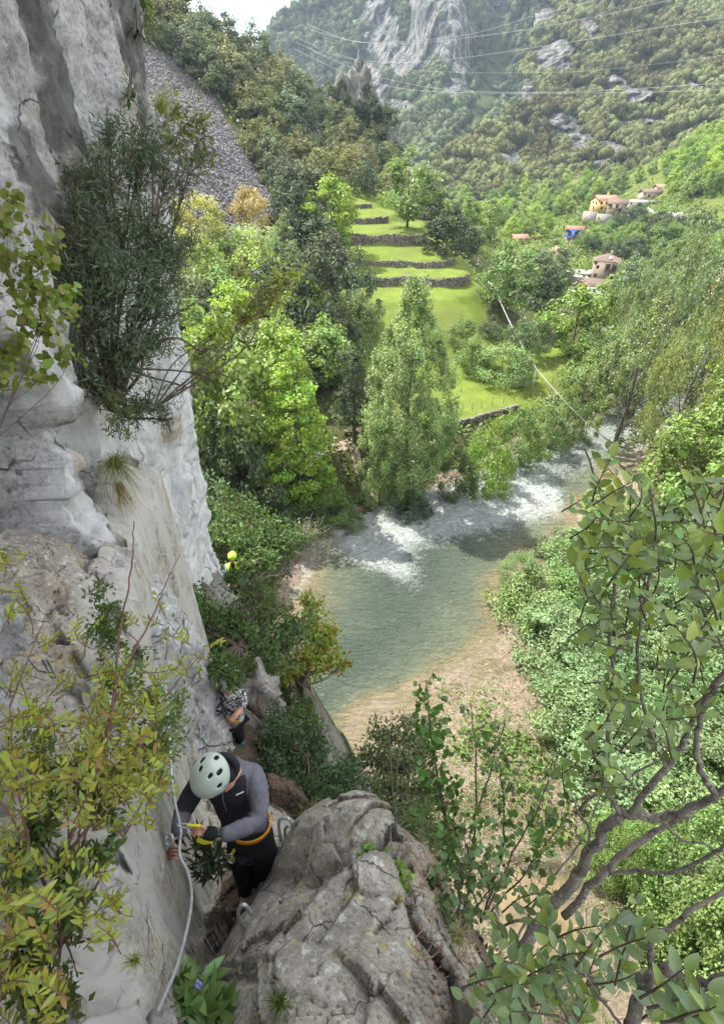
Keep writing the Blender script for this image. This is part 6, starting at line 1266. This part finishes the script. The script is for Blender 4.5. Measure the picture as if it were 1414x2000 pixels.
leaf_tree('yellow_green_bush', 'yellow green bush with orange tinted leaves and reddish stems spreading over the rock shelf', 'bush',
    [([(115, 1790, 1.9), (120, 1680, 1.85), (170, 1560, 1.85), (215, 1420, 1.9), (232, 1250, 2.0), (258, 1110, 2.05), (262, 1018, 2.1)], .014, .003),
     ([(115, 1790, 1.9), (60, 1650, 1.75), (30, 1500, 1.75), (20, 1380, 1.8)], .010, .003), ([(120, 1680, 1.85), (230, 1540, 1.9), (300, 1400, 2.1), (340, 1340, 2.2), (400, 1270, 2.35)], .009, .003),
     ([(200, 1450, 1.9), (250, 1300, 2.0), (300, 1200, 2.1), (325, 1140, 2.15), (352, 1082, 2.2)], .008, .002), ([(115, 1790, 1.9), (130, 1840, 1.8), (180, 1835, 1.75)], .012, .006), ([(115, 1790, 1.9), (150, 1900, 1.7)], .007, .003),
     ([(60, 1650, 1.75), (0, 1560, 1.7), (-40, 1500, 1.7)], .007, .003), ([(165, 1640, 1.8), (175, 1560, 1.78), (190, 1500, 1.8)], .006, .003), ([(20, 1380, 1.8), (55, 1290, 1.9), (95, 1190, 2.0)], .005, .002),
     ([(100, 1700, 1.9), (-30, 1740, 1.6)], .006, .004), ([(60, 1750, 1.8), (20, 1850, 1.5), (0, 1960, 1.4)], .006, .003)],
    tws, LM_LONG, T_LONG, .033, [(.27, .30, .04), (.20, .26, .035), (.34, .29, .05), (.17, .25, .045), (.36, .20, .07), (.15, .24, .05), (.30, .32, .05)], 295, 403, 'redtwig', 'leaf', .0022)
near_plant('shelf_shrub', 'tangle of small dark green leaves and stalks under the yellow green bush', 'shrub', P(120, 1850, 1.8),
    [(40, 1900, 1.5, 60), (100, 1960, 1.5, 60), (60, 1820, 1.6, 50), (150, 1780, 1.7, 40), (30, 1700, 1.7, 50), (130, 1700, 1.8, 45), (200, 1660, 1.9, 36), (80, 1600, 1.8, 50), (210, 1560, 2., 40), (270, 1480, 2.1, 40), (150, 1480, 2.0, 50), (60, 1450, 2.0, 50), (280, 1400, 2.3, 40), (250, 1330, 2.5, 40)],
    T_DIA, .034, 4200, (.085, .13, .03), 'leaf', .006, 221, stem_mat='redtwig', twigs=12)
near_plant('sprig_shrub', 'fine twigs with tiny green leaves hanging by the white rock beside the helmet', 'shrub', P(300, 1480, 2.5), [(335, 1400, 2.8, 36), (320, 1460, 2.6, 36), (350, 1360, 2.9, 26), (300, 1370, 2.6, 36), (310, 1520, 2.5, 26), (360, 1440, 2.8, 16)], T_DIA, .03, 1200, (.13, .18, .04), 'leaf', .004, 222, stem_mat='twig', twigs=14)
near_plant('ledge_sprigs', 'low green sprigs rooted in the brown hollow below the hanging tussock', 'plant', P(205, 1200, 3.2), [(195, 1150, 3.2, 22), (215, 1190, 3.1, 30), (190, 1230, 3.0, 34), (240, 1220, 3.2, 26), (225, 1260, 3.0, 34), (275, 1290, 3.1, 28)], T_DIA, .032, 1300, (.10, .155, .045), 'leaf', .004, 231, twigs=10)
near_plant('crack_fern', 'sparse weeds in the dark crack between the near buttress and the smooth wall', 'plant', P(235, 860, 4.6), [(225, 830, 4.6, 22), (215, 780, 4.7, 26), (250, 850, 4.7, 16), (240, 800, 4.8, 22)], T_DIA, .04, 420, (.12, .15, .045), 'leaf', .004, 232, twigs=8)
# ------------------------------------------------------------------ loose stones on the ledge and boulders on the path
g = np.random.default_rng(5); M['pebble'] = rock_mat('pebble_stone', base=(.30, .25, .2), light=(.52, .46, .40), tan=(.38, .24, .16), sc_=14, stretch=(1, 1, 1), bumpd=.004)
pm_ = []
for k in range(5):
    m = MB(); m.blob((0, 0, 0), 1, 40 + k, .35, 1, (1, .75, .55)); o = m.build('stone', M['pebble']); col.objects.unlink(o); pm_.append(o)
cnt = 0
for (u0, v0, u1, v1, num, z0, smin, smax) in [(780, 1900, 850, 1990, 26, 2.0, .008, .022), (660, 1910, 790, 1990, 20, 2.0, .006, .018), (860, 1740, 920, 1900, 60, 2.6, .008, .04), (560, 1960, 700, 2000, 14, 2., .006, .016), (470, 1810, 560, 1860, 12, 2.7, .005, .014), (820, 1860, 900, 1990, 30, 2.3, .008, .03)]:
    for _ in range(num):
        u, v = g.uniform(u0, u1), g.uniform(v0, v1); d0 = P(u, v, 1) - np.array((0, 0, CAMZ)); t_ = np.linspace(1.0, 4.5, 160); pp = np.array((0, 0, CAMZ)) + d0 * t_[:, None]; hh = NH(pp[:, 0], pp[:, 1]); bl = pp[:, 2] < hh
        if not bl.any(): continue
        i = int(np.argmax(bl)); o = pm_[int(g.integers(5))].copy(); col.objects.link(o); o.location = (pp[i, 0], pp[i, 1], hh[i] + .003); s = g.uniform(smin, smax); o.scale = (s, s, s); o.rotation_euler = (g.uniform(-.4, .4), g.uniform(-.4, .4), g.uniform(0, 6.3)); cnt += 1
        if u > 800: tag(o, 'loose pale stone in the rubble at the outer edge of the rock', 'stone', 'stones in the rubble at the outer edge')
        else: tag(o, 'loose pebble lying in a hollow of the near rock', 'stone', 'pebbles in the hollows of the rock')
def boulder(label, c, r, sq, seed, rz=0):
    V, F = ICO[3]; W = V * (1 + .18 * fbm(V * 1.2 + seed, 4, seed)[:, None]) + facets(V + seed * 1.7, 1.1, seed, 1.2)[0][:, None] * V * .9; W = W * np.array(sq) * r
    o = mk('boulder', W, F, M['boulder'], smooth=True); o.location = tuple(c); o.rotation_euler = (0, 0, rz); return tag(o, label, 'boulder')
boulder('large pale boulder above the river beside the patterned climber', P(508, 1365, 8.2), .42, (.8, .9, 1.2), 3, .3)
boulder('grey block beside the path behind the bent climber', P(412, 1462, 6.9), .20, (1.1, .8, .6), 5, .6)
boulder('pale leaning slab behind the trunk of the holm oak', P(400, 1375, 7.8), .26, (.5, .7, 1.5), 7)
boulder('rounded grey rock beside the boots of the patterned climber', P(500, 1425, 7.9), .26, (.9, .9, 1.1), 9)
boulder('white topped rock at the very bottom of the cable', P(322, 2006, 1.75), .05, (1.3, 1, .6), 11)
boulder('brown squarish rock buried at the foot of the gap', P(150, 1975, 1.62), .035, (1.2, 1, .9), 13)
# leaf litter
n = 900; lu = g.uniform(830, 1000, n); lv = g.uniform(1720, 2000, n); LPp = []
xx = g.uniform(-2.2, 1.2, 2600); yy = g.uniform(-.2, 3.2, 2600); ex = np.interp(yy, EY, EX); ok = (xx > .25) | (xx < ex - .12) | ((xx < -.95) & (xx > ex + .05)); xx, yy = xx[ok], yy[ok]; zz = NH(xx, yy) + .004; n = len(xx)
V, F = batch(T_OVAL, np.stack([xx, yy, zz], 1), g.normal(size=(n, 3)) * np.array((1, 1, .2)), unit(g.normal(size=(n, 3)) * .35 + np.array((0, 0, 1))), g.uniform(.015, .04, n))
o = mk('leaf_litter', V, F, M['leaf'], attrs={'rnd': ('FACE', np.repeat(g.random(n), len(T_OVAL[1])))}); o.color = (.20, .12, .07, 1); tag(o, kind='stuff')

n = 700; xx = g.uniform(.25, 1.15, n); yy = g.uniform(-.1, 1.5, n); zz = NH(xx, yy) + .008
V0 = np.array([(-.5, -.02, 0), (.5, -.012, .01), (.5, .012, .01), (-.5, .02, 0), (0, 0, .05)]); F0 = np.array([(0, 1, 4), (1, 2, 4), (2, 3, 4), (3, 0, 4)])
V, F = batch((V0, F0), np.stack([xx, yy, zz], 1), g.normal(size=(n, 3)) * np.array((1, 1, .4)), np.tile((0, -.3, 1.), (n, 1)), g.uniform(.04, .16, n))
tag(mk('dry_twigs', V, F, simple('dry_twig', (.30, .20, .13), .9, var=.5, vscale=12)), kind='stuff')
# ------------------------------------------------------------------ people
XR = np.array((1, 0, 0.)); UP = np.array((0, SS, CC)); TC = np.array((0, -CC, SS))
def cam3(a, b, c): return a * XR + b * UP + c * TC
def skin(name, joints, edges, mats, parent, origin, sub=2, pick=None, fold=0., seed=0, root=0):
    """joints: (point, radius[, radius_y]); a continuous skinned surface, baked so that its faces can be coloured"""
    me = bpy.data.meshes.new(name); pts = [np.array(j[0], float) - origin for j in joints]
    me.from_pydata([tuple(p) for p in pts], edges, []); o = bpy.data.objects.new(name, me); col.objects.link(o)
    md = o.modifiers.new('s', 'SKIN'); md.use_smooth_shade = True; md.branch_smoothing = .4
    for i, j in enumerate(joints):
        sv = me.skin_vertices[0].data[i]; sv.radius = (j[1], j[2] if len(j) > 2 else j[1]); sv.use_root = (i == root)
    m2 = o.modifiers.new('u', 'SUBSURF'); m2.levels = sub; m2.render_levels = sub
    dg = bpy.context.evaluated_depsgraph_get(); me2 = bpy.data.meshes.new_from_object(o.evaluated_get(dg)); bpy.data.objects.remove(o)
    n = len(me2.vertices); co = np.empty(n * 3, np.float32); me2.vertices.foreach_get('co', co); co = co.reshape(-1, 3).astype(float)
    if fold:
        nr = np.empty(n * 3, np.float32); me2.vertices.foreach_get('normal', nr); nr = nr.reshape(-1, 3)
        f = (1 - abs(fbm(co * np.array((14, 14, 9)) + seed, 3, seed))) - .6; co = co + nr * f[:, None] * fold; me2.vertices.foreach_set('co', co.astype(np.float32).ravel())
    me2.materials.clear()
    for m in (mats if isinstance(mats, list) else [mats]): me2.materials.append(m)
    me2.polygons.foreach_set('use_smooth', np.ones(len(me2.polygons), bool))
    if pick is not None:
        ctr = np.empty(len(me2.polygons) * 3, np.float32); me2.polygons.foreach_get('center', ctr); me2.polygons.foreach_set('material_index', pick(ctr.reshape(-1, 3) + origin).astype(np.int32))
    else: me2.polygons.foreach_set('material_index', np.zeros(len(me2.polygons), np.int32))
    me2.update(); o = bpy.data.objects.new(name, me2); col.objects.link(o); o.parent = parent; return o
def cloth(name, c, rough=.85):
    m = simple(name, c, rough, var=.18, vscale=30, bumps=(260, .25, .002), spec=.25); return m
M['jk_black'] = cloth('fabric_black', (.022, .023, .027)); M['jk_grey'] = cloth('fabric_grey', (.125, .125, .15)); M['trs'] = cloth('fabric_dark_trousers', (.016, .016, .020))
M['skin'] = simple('skin', (.52, .27, .19), .55, var=.1, vscale=40); M['glove'] = cloth('glove_black', (.015, .015, .017))
M['helm'] = simple('helmet_sage', (.42, .49, .42), .38, var=.05, vscale=8); M['helmin'] = simple('helmet_foam_dark', (.03, .03, .03), .9)
M['orange'] = cloth('webbing_orange', (.72, .30, .03)); M['yellow'] = cloth('webbing_yellow', (.72, .62, .03)); M['metal'] = simple('steel_polished', (.55, .56, .58), .3, .9, var=.05)
M['galv'] = simple('galvanised_steel', (.46, .49, .50), .45, .5, var=.15, vscale=40, bumps=(180, .4, .002)); M['limec'] = simple('helmet_lime', (.45, .80, .06), .4, var=.04); M['vest'] = cloth('vest_yellow_green', (.60, .85, .10))
M['blue_f'] = cloth('fabric_blue', (.08, .16, .32)); M['teal'] = cloth('boot_teal', (.04, .13, .17)); M['whitep'] = simple('print_white', (.8, .8, .8), .6, var=.02); M['bootd'] = cloth('boot_dark', (.03, .03, .03)); M['hairb'] = simple('hair_dark', (.03, .02, .015), .8)
# patterned jacket
m, t, b, o = nm('fabric_patterned'); q = NT(t); t.links.new(q.ramp(q.noise(q.coord(), 22, 3, .5, 1.5), (.47, .02), (.50, .02), (.52, .55)), b.inputs['Base Color']); b.inputs['Roughness'].default_value = .8; M['pattern'] = m
def helmet(parent, origin, c, ax, fwd, size, mat, vents=True, name='helmet'):
    """ax: direction of the dome's top, fwd: direction of the brow; size: half width, half length, height"""
    ax = unit(np.array(ax)); fwd = np.array(fwd) - ax * (np.array(fwd) @ ax); fwd = unit(fwd); sd = np.cross(ax, fwd); V = []; nr_, ns_ = 15, 30
    for i in range(nr_):
        a = i / (nr_ - 1.) * math.pi * .56
        for j in range(ns_):
            b_ = 2 * math.pi * j / ns_; k = 1 + .03 * math.cos(2 * b_) ; x = math.sin(a) * math.cos(b_); y = math.sin(a) * math.sin(b_); z = math.cos(a)
            drop = .10 * max(0, -x) * (a > 1.3)
            V.append(sd * y * size[0] + fwd * x * size[1] * k + ax * (z * size[2] - drop * size[2]))
    V = np.array(V); F = []; holes = set()
    if vents:
        for (i0, j0) in [(7, 5), (7, 25), (8, 9), (8, 21), (9, 12), (9, 18), (6, 13), (6, 17), (11, 7), (11, 23), (11, 15)]: holes |= {(i0, j0), (i0 + 1, j0), (i0, (j0 + 1) % 30)} if i0 < 6 else {(i0, j0), (i0 + 1, j0)}
    F = [(i * ns_ + j, (i + 1) * ns_ + j, (i + 1) * ns_ + (j + 1) % ns_, i * ns_ + (j + 1) % ns_) for i in range(nr_ - 1) for j in range(ns_) if (i, j) not in holes]
    e = bpy.data.objects.new(name, None); col.objects.link(e); e.parent = parent; e.location = tuple(np.array(c) - origin)
    o = mk('shell', V, F and np.array(F), mat, e, smooth=True); s = o.modifiers.new('t', 'SOLIDIFY'); s.thickness = .010; s.offset = 1; o.modifiers.new('u', 'SUBSURF').render_levels = 1
    Fi = np.array([(i * ns_ + j, (i + 1) * ns_ + j, (i + 1) * ns_ + (j + 1) % ns_, i * ns_ + (j + 1) % ns_) for i in range(nr_ - 1) for j in range(ns_)]); mk('lining', V * .93, Fi, M['helmin'], e, smooth=True)
    # rim band
    rim = V[(nr_ - 1) * ns_:]; MB().tube(np.concatenate([rim, rim[:2]]) * 1.005, .006, 6, False).build('rim', mat, e, True); return e
def band(name, parent, origin, c, ax, ra, rb, wd, mat, side=None):
    ax = unit(np.array(ax)); s = unit(np.cross(ax, side if side is not None else (0, 0, 1))); f = np.cross(ax, s); V = []; F = []; n = 36
    for k in range(n):
        a = 2 * math.pi * k / n; r = s * math.cos(a) * ra + f * math.sin(a) * rb
        for hh, rr in ((-wd / 2, 1), (wd / 2, 1), (wd / 2, 1.05), (-wd / 2, 1.05)): V.append(r * rr + ax * hh)
    for k in range(n):
        for j in range(4): F.append((k * 4 + j, k * 4 + (j + 1) % 4, ((k + 1) % n) * 4 + (j + 1) % 4, ((k + 1) % n) * 4 + j))
    o = mk(name, np.array(V) + np.array(c) - origin, np.array(F), mat, parent, smooth=False); return o
def ring(name, parent, origin, pts, r, mat, closed=True):
    p = [np.array(q_, float) - origin for q_ in pts]
    if closed: p = p + [p[0], p[1]]
    return MB().tube(smooth_path(p, 6), r, 8, not closed).build(name, mat, parent, True)
# ---- the bent climber just below
C0 = P(488, 1735, 4.0); pe = empty('person', tuple(C0), 'climber in pale green helmet and grey black jacket bending to clip the steel cable', 'person')
J = [(P(493, 1668, 3.72), .165, .14), (P(483, 1612, 3.57), .165, .14), (P(460, 1552, 3.43), .175, .15), (P(450, 1508, 3.33), .150, .14), (P(436, 1503, 3.23), .085, .085),
     (P(494, 1513, 3.34), .095), (P(512, 1556, 3.27), .074), (P(506, 1602, 3.19), .062), (P(468, 1620, 3.12), .054), (P(430, 1632, 3.07), .044),
     (P(398, 1508, 3.36), .090), (P(376, 1550, 3.34), .070), (P(356, 1588, 3.26), .060), (P(350, 1614, 3.18), .050), (P(350, 1640, 3.12), .043)]
E = [(0, 1), (1, 2), (2, 3), (3, 4), (3, 5), (5, 6), (6, 7), (7, 8), (8, 9), (3, 10), (10, 11), (11, 12), (12, 13), (13, 14)]
def jk(c):
    U, V_, f = to_px(c); grey = np.zeros(len(c))
    top = (V_ < 1532 + (U - 440) * .45) ; sleeveL = (U > 478 + (V_ - 1520) * .16) & (V_ < 1625); fore = (V_ > 1596) & (U < 520) & (f < 3.24); sl = (V_ > 1586) & (U < 372)
    dark_patch = (U > 458) & (U < 482) & (V_ > 1515) & (V_ < 1570)
    return ((top | sleeveL | fore | sl) & ~dark_patch).astype(int)
body = skin('body', [(p[0], p[1] * .8) for p in J[:4]] + [(P(430, 1506, 3.2), .055), (P(420, 1514, 3.12), .085), (P(414, 1520, 3.08), .080)] + [(p[0], p[1] * .75) for p in J[5:]] +
            [(P(472, 1662, 3.7), .075), (P(478, 1700, 3.88), .055), (P(480, 1735, 4.06), .042), (P(514, 1664, 3.68), .075), (P(514, 1694, 3.84), .055), (P(502, 1722, 4.06), .042)],
            [(0, 1), (1, 2), (2, 3), (3, 4), (4, 5), (5, 6), (3, 7), (7, 8), (8, 9), (9, 10), (10, 11), (3, 12), (12, 13), (13, 14), (14, 15), (15, 16), (0, 17), (17, 18), (18, 19), (0, 20), (20, 21), (21, 22)], M['skin'], pe, C0)
skin('jacket', J, E, [M['jk_black'], M['jk_grey']], pe, C0, 3, jk, .010, 4)
skin('trousers', [(P(485, 1612, 3.58), .150, .12), (P(470, 1668, 3.69), .110), (P(476, 1702, 3.86), .080), (P(480, 1742, 4.06), .062), (P(516, 1662, 3.66), .105), (P(518, 1692, 3.82), .085), (P(504, 1724, 4.08), .062)],
     [(0, 1), (1, 2), (2, 3), (0, 4), (4, 5), (5, 6)], M['trs'], pe, C0, 3, None, .012, 9)
for a, b_ in (((480, 1744, 4.1), (468, 1752, 4.1)), ((503, 1728, 4.12), (496, 1738, 4.14))):
    skin('boot', [(P(*a), .050), (P((a[0] + b_[0]) / 2, (a[1] + b_[1]) / 2, a[2]), .048), (P(*b_), .040)], [(0, 1), (1, 2)], M['bootd'], pe, C0)
ring('collar', pe, C0, [P(436 + 26 * math.cos(a), 1500 + 24 * math.sin(a), 3.20 + .04 * math.sin(a)) for a in np.linspace(0, 2 * math.pi, 12, endpoint=False)], .022, M['jk_black'])
skin('hood', [(P(452, 1506, 3.31), .095), (P(440, 1500, 3.23), .092), (P(430, 1504, 3.16), .085)], [(0, 1), (1, 2)], M['jk_black'], pe, C0, 2, None, .008, 3)
ring('zip', pe, C0, [P(434, 1545, 3.21), P(438, 1570, 3.25), P(446, 1590, 3.33)], .004, M['jk_grey'], False)
helmet(pe, C0, P(413, 1512, 3.13), cam3(-.42, -.25, .85), cam3(-.5, -.85, -.1), (.112, .140, .120), M['helm'])
# chin strap
ring('chin_strap', pe, C0, [P(446, 1495, 3.16), P(448, 1520, 3.2), P(438, 1545, 3.22)], .006, M['helmin'], False)
# chest print: a short white wordmark of slanted strokes, too small to read
m = MB(); cx, cy_ = P(468, 1552, 3.225), None
for k in range(6): m.box(P(462 + k * 2.6, 1553 - k * 1.2, 3.212 + k * .002), (.006, .004, .016), rot=np.array(Matrix.Rotation(.3, 3, 'Y')))
lg = m.build('chest_print', M['whitep'], pe); lg.location = tuple(-C0)
band('harness_belt', pe, C0, P(486, 1608, 3.545), P(482, 1590, 3.5) - P(488, 1632, 3.62), .150, .128, .040, M['orange'])
for (a, b_, c_) in (((470, 1640, 3.50), (455, 1665, 3.5), (452, 1680, 3.5)),): ring('lanyard', pe, C0, [P(*a), P(*b_), P(*c_)], .011, M['yellow'], False)
ring('lanyard', pe, C0, [P(416, 1643, 3.12), P(400, 1645, 3.11), P(386, 1640, 3.12)], .013, M['yellow'], False)
ring('leg_loop', pe, C0, [P(450, 1668, 3.52), P(470, 1680, 3.58), P(492, 1672, 3.52)], .012, M['jk_black'], False)
ring('carabiner', pe, C0, [P(452, 1668, 3.46), P(458, 1678, 3.46), P(454, 1686, 3.46), P(446, 1680, 3.46), P(446, 1671, 3.46)], .005, M['metal'])
# hands
def hand(parent, origin, wrist, palm, fingers, thumb, r=.0088, name='hand'):
    J_ = [(wrist, .026), (palm, .034, .020)]; E_ = [(0, 1)]
    for fg in fingers + [thumb]:
        last = 1
        for i, p in enumerate(fg): J_.append((p, r * (1.12 - .12 * i))); E_.append((last, len(J_) - 1)); last = len(J_) - 1
    h_ = skin(name, J_, E_, [M['skin'], M['glove']], parent, origin, 2, None); return h_
fr = [[P(333 - .5 * i, 1655 + i * 7.2, 3.085), P(341, 1652 + i * 7.6, 3.045), P(350 - i * .5, 1655 + i * 7.4, 3.05), P(355 - i * .8, 1660 + i * 6.4, 3.075)] for i in range(4)]
hand(pe, C0, P(346, 1648, 3.13), P(337, 1665, 3.12), fr, [P(336, 1652, 3.10), P(338, 1642, 3.06), P(345, 1636, 3.055)])
skin('glove', [(P(349, 1642, 3.125), .036), (P(338, 1662, 3.125), .042, .030), (P(335, 1674, 3.12), .034, .026)], [(0, 1), (1, 2)], M['glove'], pe, C0)
fl = [[P(396, 1617 + i * 4.5, 3.06), P(388, 1615 + i * 4.6, 3.035), P(380, 1617 + i * 4.4, 3.04), P(377, 1622 + i * 3.4, 3.06)] for i in range(4)]
hand(pe, C0, P(420, 1630, 3.07), P(404, 1626, 3.07), fl, [P(400, 1618, 3.05), P(390, 1612, 3.02), P(382, 1612, 3.02)])
skin('glove', [(P(426, 1631, 3.07), .043), (P(410, 1627, 3.07), .044, .036), (P(397, 1625, 3.06), .036, .030)], [(0, 1), (1, 2)], M['glove'], pe, C0)
def biner(nm_, px, zc, r, mat, label=None):
    return [P(u, v, zc) for u, v in px]
kb = empty('carabiner', tuple(P(370, 1613, 3.0)), 'silver and yellow carabiner held in the gloved hand over the cable', 'carabiner'); ko = P(370, 1613, 3.0)
ring('frame', kb, ko, [P(347, 1609, 3.0), P(360, 1609, 3.0), P(372, 1611, 3.0), P(376, 1615, 3.0), P(366, 1617, 3.0), P(352, 1614, 3.0)], .0052, M['metal'])
ring('sleeve', kb, ko, [P(366, 1611, 3.0), P(378, 1612, 3.0), P(392, 1613, 3.0)], .0085, M['yellow'], False)
# steel cable with its bend at the anchor
cb = [(318, 1180, 6.0), (322, 1300, 4.4), (330, 1420, 3.6), (338, 1540, 3.22), (350, 1600, 3.10), (354, 1626, 3.06), (352, 1645, 3.04), (352, 1672, 3.0), (366, 1700, 2.95), (374, 1735, 2.85), (373, 1775, 2.7), (362, 1830, 2.5), (345, 1890, 2.28), (322, 1945, 2.1), (292, 2015, 1.9)]
ce = empty('steel_cable', tuple(P(*cb[8])), 'grey steel safety cable held by the climber and sagging down to the ledge', 'cable'); co_ = P(*cb[8])
ring('cable', ce, co_, [P(*q_) for q_ in cb], .0085, M['galv'], False)
ring('anchor', ce, co_, [P(346, 1655, 3.1), P(334, 1640, 3.08), P(326, 1636, 3.05), P(325, 1646, 3.05), P(334, 1652, 3.04), P(338, 1640, 3.03), P(334, 1630, 3.05), P(324, 1640, 3.15)], .008, M['galv'], False)
for lab, px in (('upper steel step iron bent like a staple in the edge of the rock', [(549, 1642, 3.62), (545, 1612, 3.55), (548, 1600, 3.50), (560, 1598, 3.48), (567, 1604, 3.48), (578, 1634, 3.58)]),
                ('small step iron just behind the upper one', [(558, 1636, 3.74), (557, 1620, 3.70), (563, 1613, 3.66), (571, 1616, 3.66), (574, 1630, 3.70)]),
                ('lower steel step iron in the rock face below the boots', [(473, 1808, 3.08), (466, 1786, 3.02), (469, 1772, 2.98), (479, 1768, 2.96), (492, 1786, 3.02)])):
    c_ = P(*px[0]); o = ring('step_iron', None, np.zeros(3), [P(q_[0], q_[1], q_[2] - .10) for q_ in px], .011, M['galv'], False); tag(o, lab, 'step iron', None)
# ---- climber in the patterned jacket
C1 = P(465, 1450, 6.95); p1 = empty('person', tuple(C1), 'climber in black and white patterned jacket and black trousers standing below the holm oak', 'person')
J1 = [(P(459, 1408, 6.55), .16, .13), (P(453, 1372, 6.35), .16, .13), (P(450, 1350, 6.25), .15), (P(448, 1340, 6.15), .07), (P(470, 1352, 6.25), .07), (P(478, 1375, 6.25), .055), (P(468, 1388, 6.2), .05), (P(432, 1352, 6.3), .07), (P(424, 1378, 6.3), .055), (P(430, 1398, 6.25), .048)]
E1 = [(0, 1), (1, 2), (2, 3), (2, 4), (4, 5), (5, 6), (2, 7), (7, 8), (8, 9)]
skin('body', [(a[0], a[1] * .75) for a in J1[:3]] + [(P(448, 1335, 6.1), .05), (P(447, 1326, 6.0), .085)] + [(a[0], a[1] * .75) for a in J1[4:7]] + [(P(462, 1395, 6.15), .042), (P(452, 1406, 6.12), .034), (P(449, 1410, 6.1), .030)] + [(a[0], a[1] * .75) for a in J1[7:]] + [(P(448, 1418, 6.6), .06), (P(466, 1430, 6.75), .05), (P(470, 1446, 6.95), .04), (P(455, 1436, 6.9), .04)],
     [(0, 1), (1, 2), (2, 3), (3, 4), (2, 5), (5, 6), (6, 7), (7, 8), (8, 9), (9, 10), (2, 11), (11, 12), (12, 13), (0, 14), (14, 17), (0, 15), (15, 16)], M['skin'], p1, C1)
skin('jacket', J1, E1, M['pattern'], p1, C1, 2, None, .012, 3)
skin('trousers', [(P(457, 1396, 6.48), .14, .12), (P(447, 1420, 6.6), .095), (P(456, 1436, 6.85), .065), (P(465, 1420, 6.6), .085), (P(470, 1446, 6.92), .06)], [(0, 1), (1, 2), (0, 3), (3, 4)], M['trs'], p1, C1, 2, None, .012, 5)
for a, b_ in (((471, 1449, 6.95), (474, 1459, 6.9)), ((456, 1441, 6.95), (452, 1450, 6.9))): skin('boot', [(P(*a), .055), (P(*b_), .045)], [(0, 1)], M['teal'], p1, C1)
helmet(p1, C1, P(447, 1322, 5.98), cam3(.1, .4, .85), cam3(0, -1, .2), (.12, .14, .12), M['helm'], False)
band('harness_belt', p1, C1, P(456, 1393, 6.46), P(453, 1372, 6.35) - P(457, 1400, 6.5), .135, .115, .035, M['orange'])
# ---- climber in the lime helmet
C2 = P(450, 1168, 16.4); p2 = empty('person', tuple(C2), 'climber in lime helmet and yellow green vest at the foot of the smooth cliff', 'person')
J2 = [(P(456, 1138, 16), .16, .13), (P(455, 1120, 15.8), .17), (P(454, 1106, 15.6), .17), (P(454, 1098, 15.5), .07), (P(467, 1106, 15.5), .08), (P(472, 1122, 15.3), .065), (P(463, 1132, 15.2), .055), (P(441, 1106, 15.7), .08), (P(436, 1124, 15.5), .065), (P(438, 1138, 15.4), .055)]
skin('body', [(a[0], a[1] * .75) for a in J2[:3]] + [(P(454, 1096, 15.5), .055), (P(454, 1089, 15.4), .10)] + [(a[0], a[1] * .75) for a in J2[4:7]] + [(P(457, 1136, 15.1), .035)] + [(a[0], a[1] * .75) for a in J2[7:]] + [(P(438, 1145, 15.3), .035)] + [(P(462, 1150, 16), .08), (P(460, 1166, 16.4), .05), (P(446, 1150, 16), .08), (P(440, 1164, 16.4), .05)],
     [(0, 1), (1, 2), (2, 3), (3, 4), (2, 5), (5, 6), (6, 7), (7, 8), (2, 9), (9, 10), (10, 11), (11, 12), (0, 13), (13, 14), (0, 15), (15, 16)], M['skin'], p2, C2)
def vs(c): U, V_, f = to_px(c); return np.where((V_ < 1118) & (abs(abs(U - 454) - 9) < 4.5), 1, np.where((abs(U - 454) > 14), 0, 2))
skin('jacket', J2, E1, [M['blue_f'], M['vest'], M['jk_black']], p2, C2, 3, vs, .015, 8)
skin('trousers', [(P(456, 1140, 16), .16), (P(463, 1150, 16), .10), (P(460, 1167, 16.4), .07), (P(446, 1150, 16), .10), (P(440, 1165, 16.4), .07)], [(0, 1), (1, 2), (0, 3), (3, 4)], M['trs'], p2, C2)
for u in (440, 460): skin('boot', [(P(u, 1167, 16.4), .06), (P(u - 2, 1172, 16.2), .05)], [(0, 1)], M['bootd'], p2, C2)
helmet(p2, C2, P(454, 1086, 15.4), cam3(0, .75, .65), cam3(0, -.6, .8), (.125, .145, .13), M['limec'], False)
skin('backpack', [(P(474, 1116, 16.0), .13, .10), (P(478, 1130, 16.0), .15, .11), (P(476, 1142, 16.1), .12, .1)], [(0, 1), (1, 2)], M['jk_grey'], p2, C2)
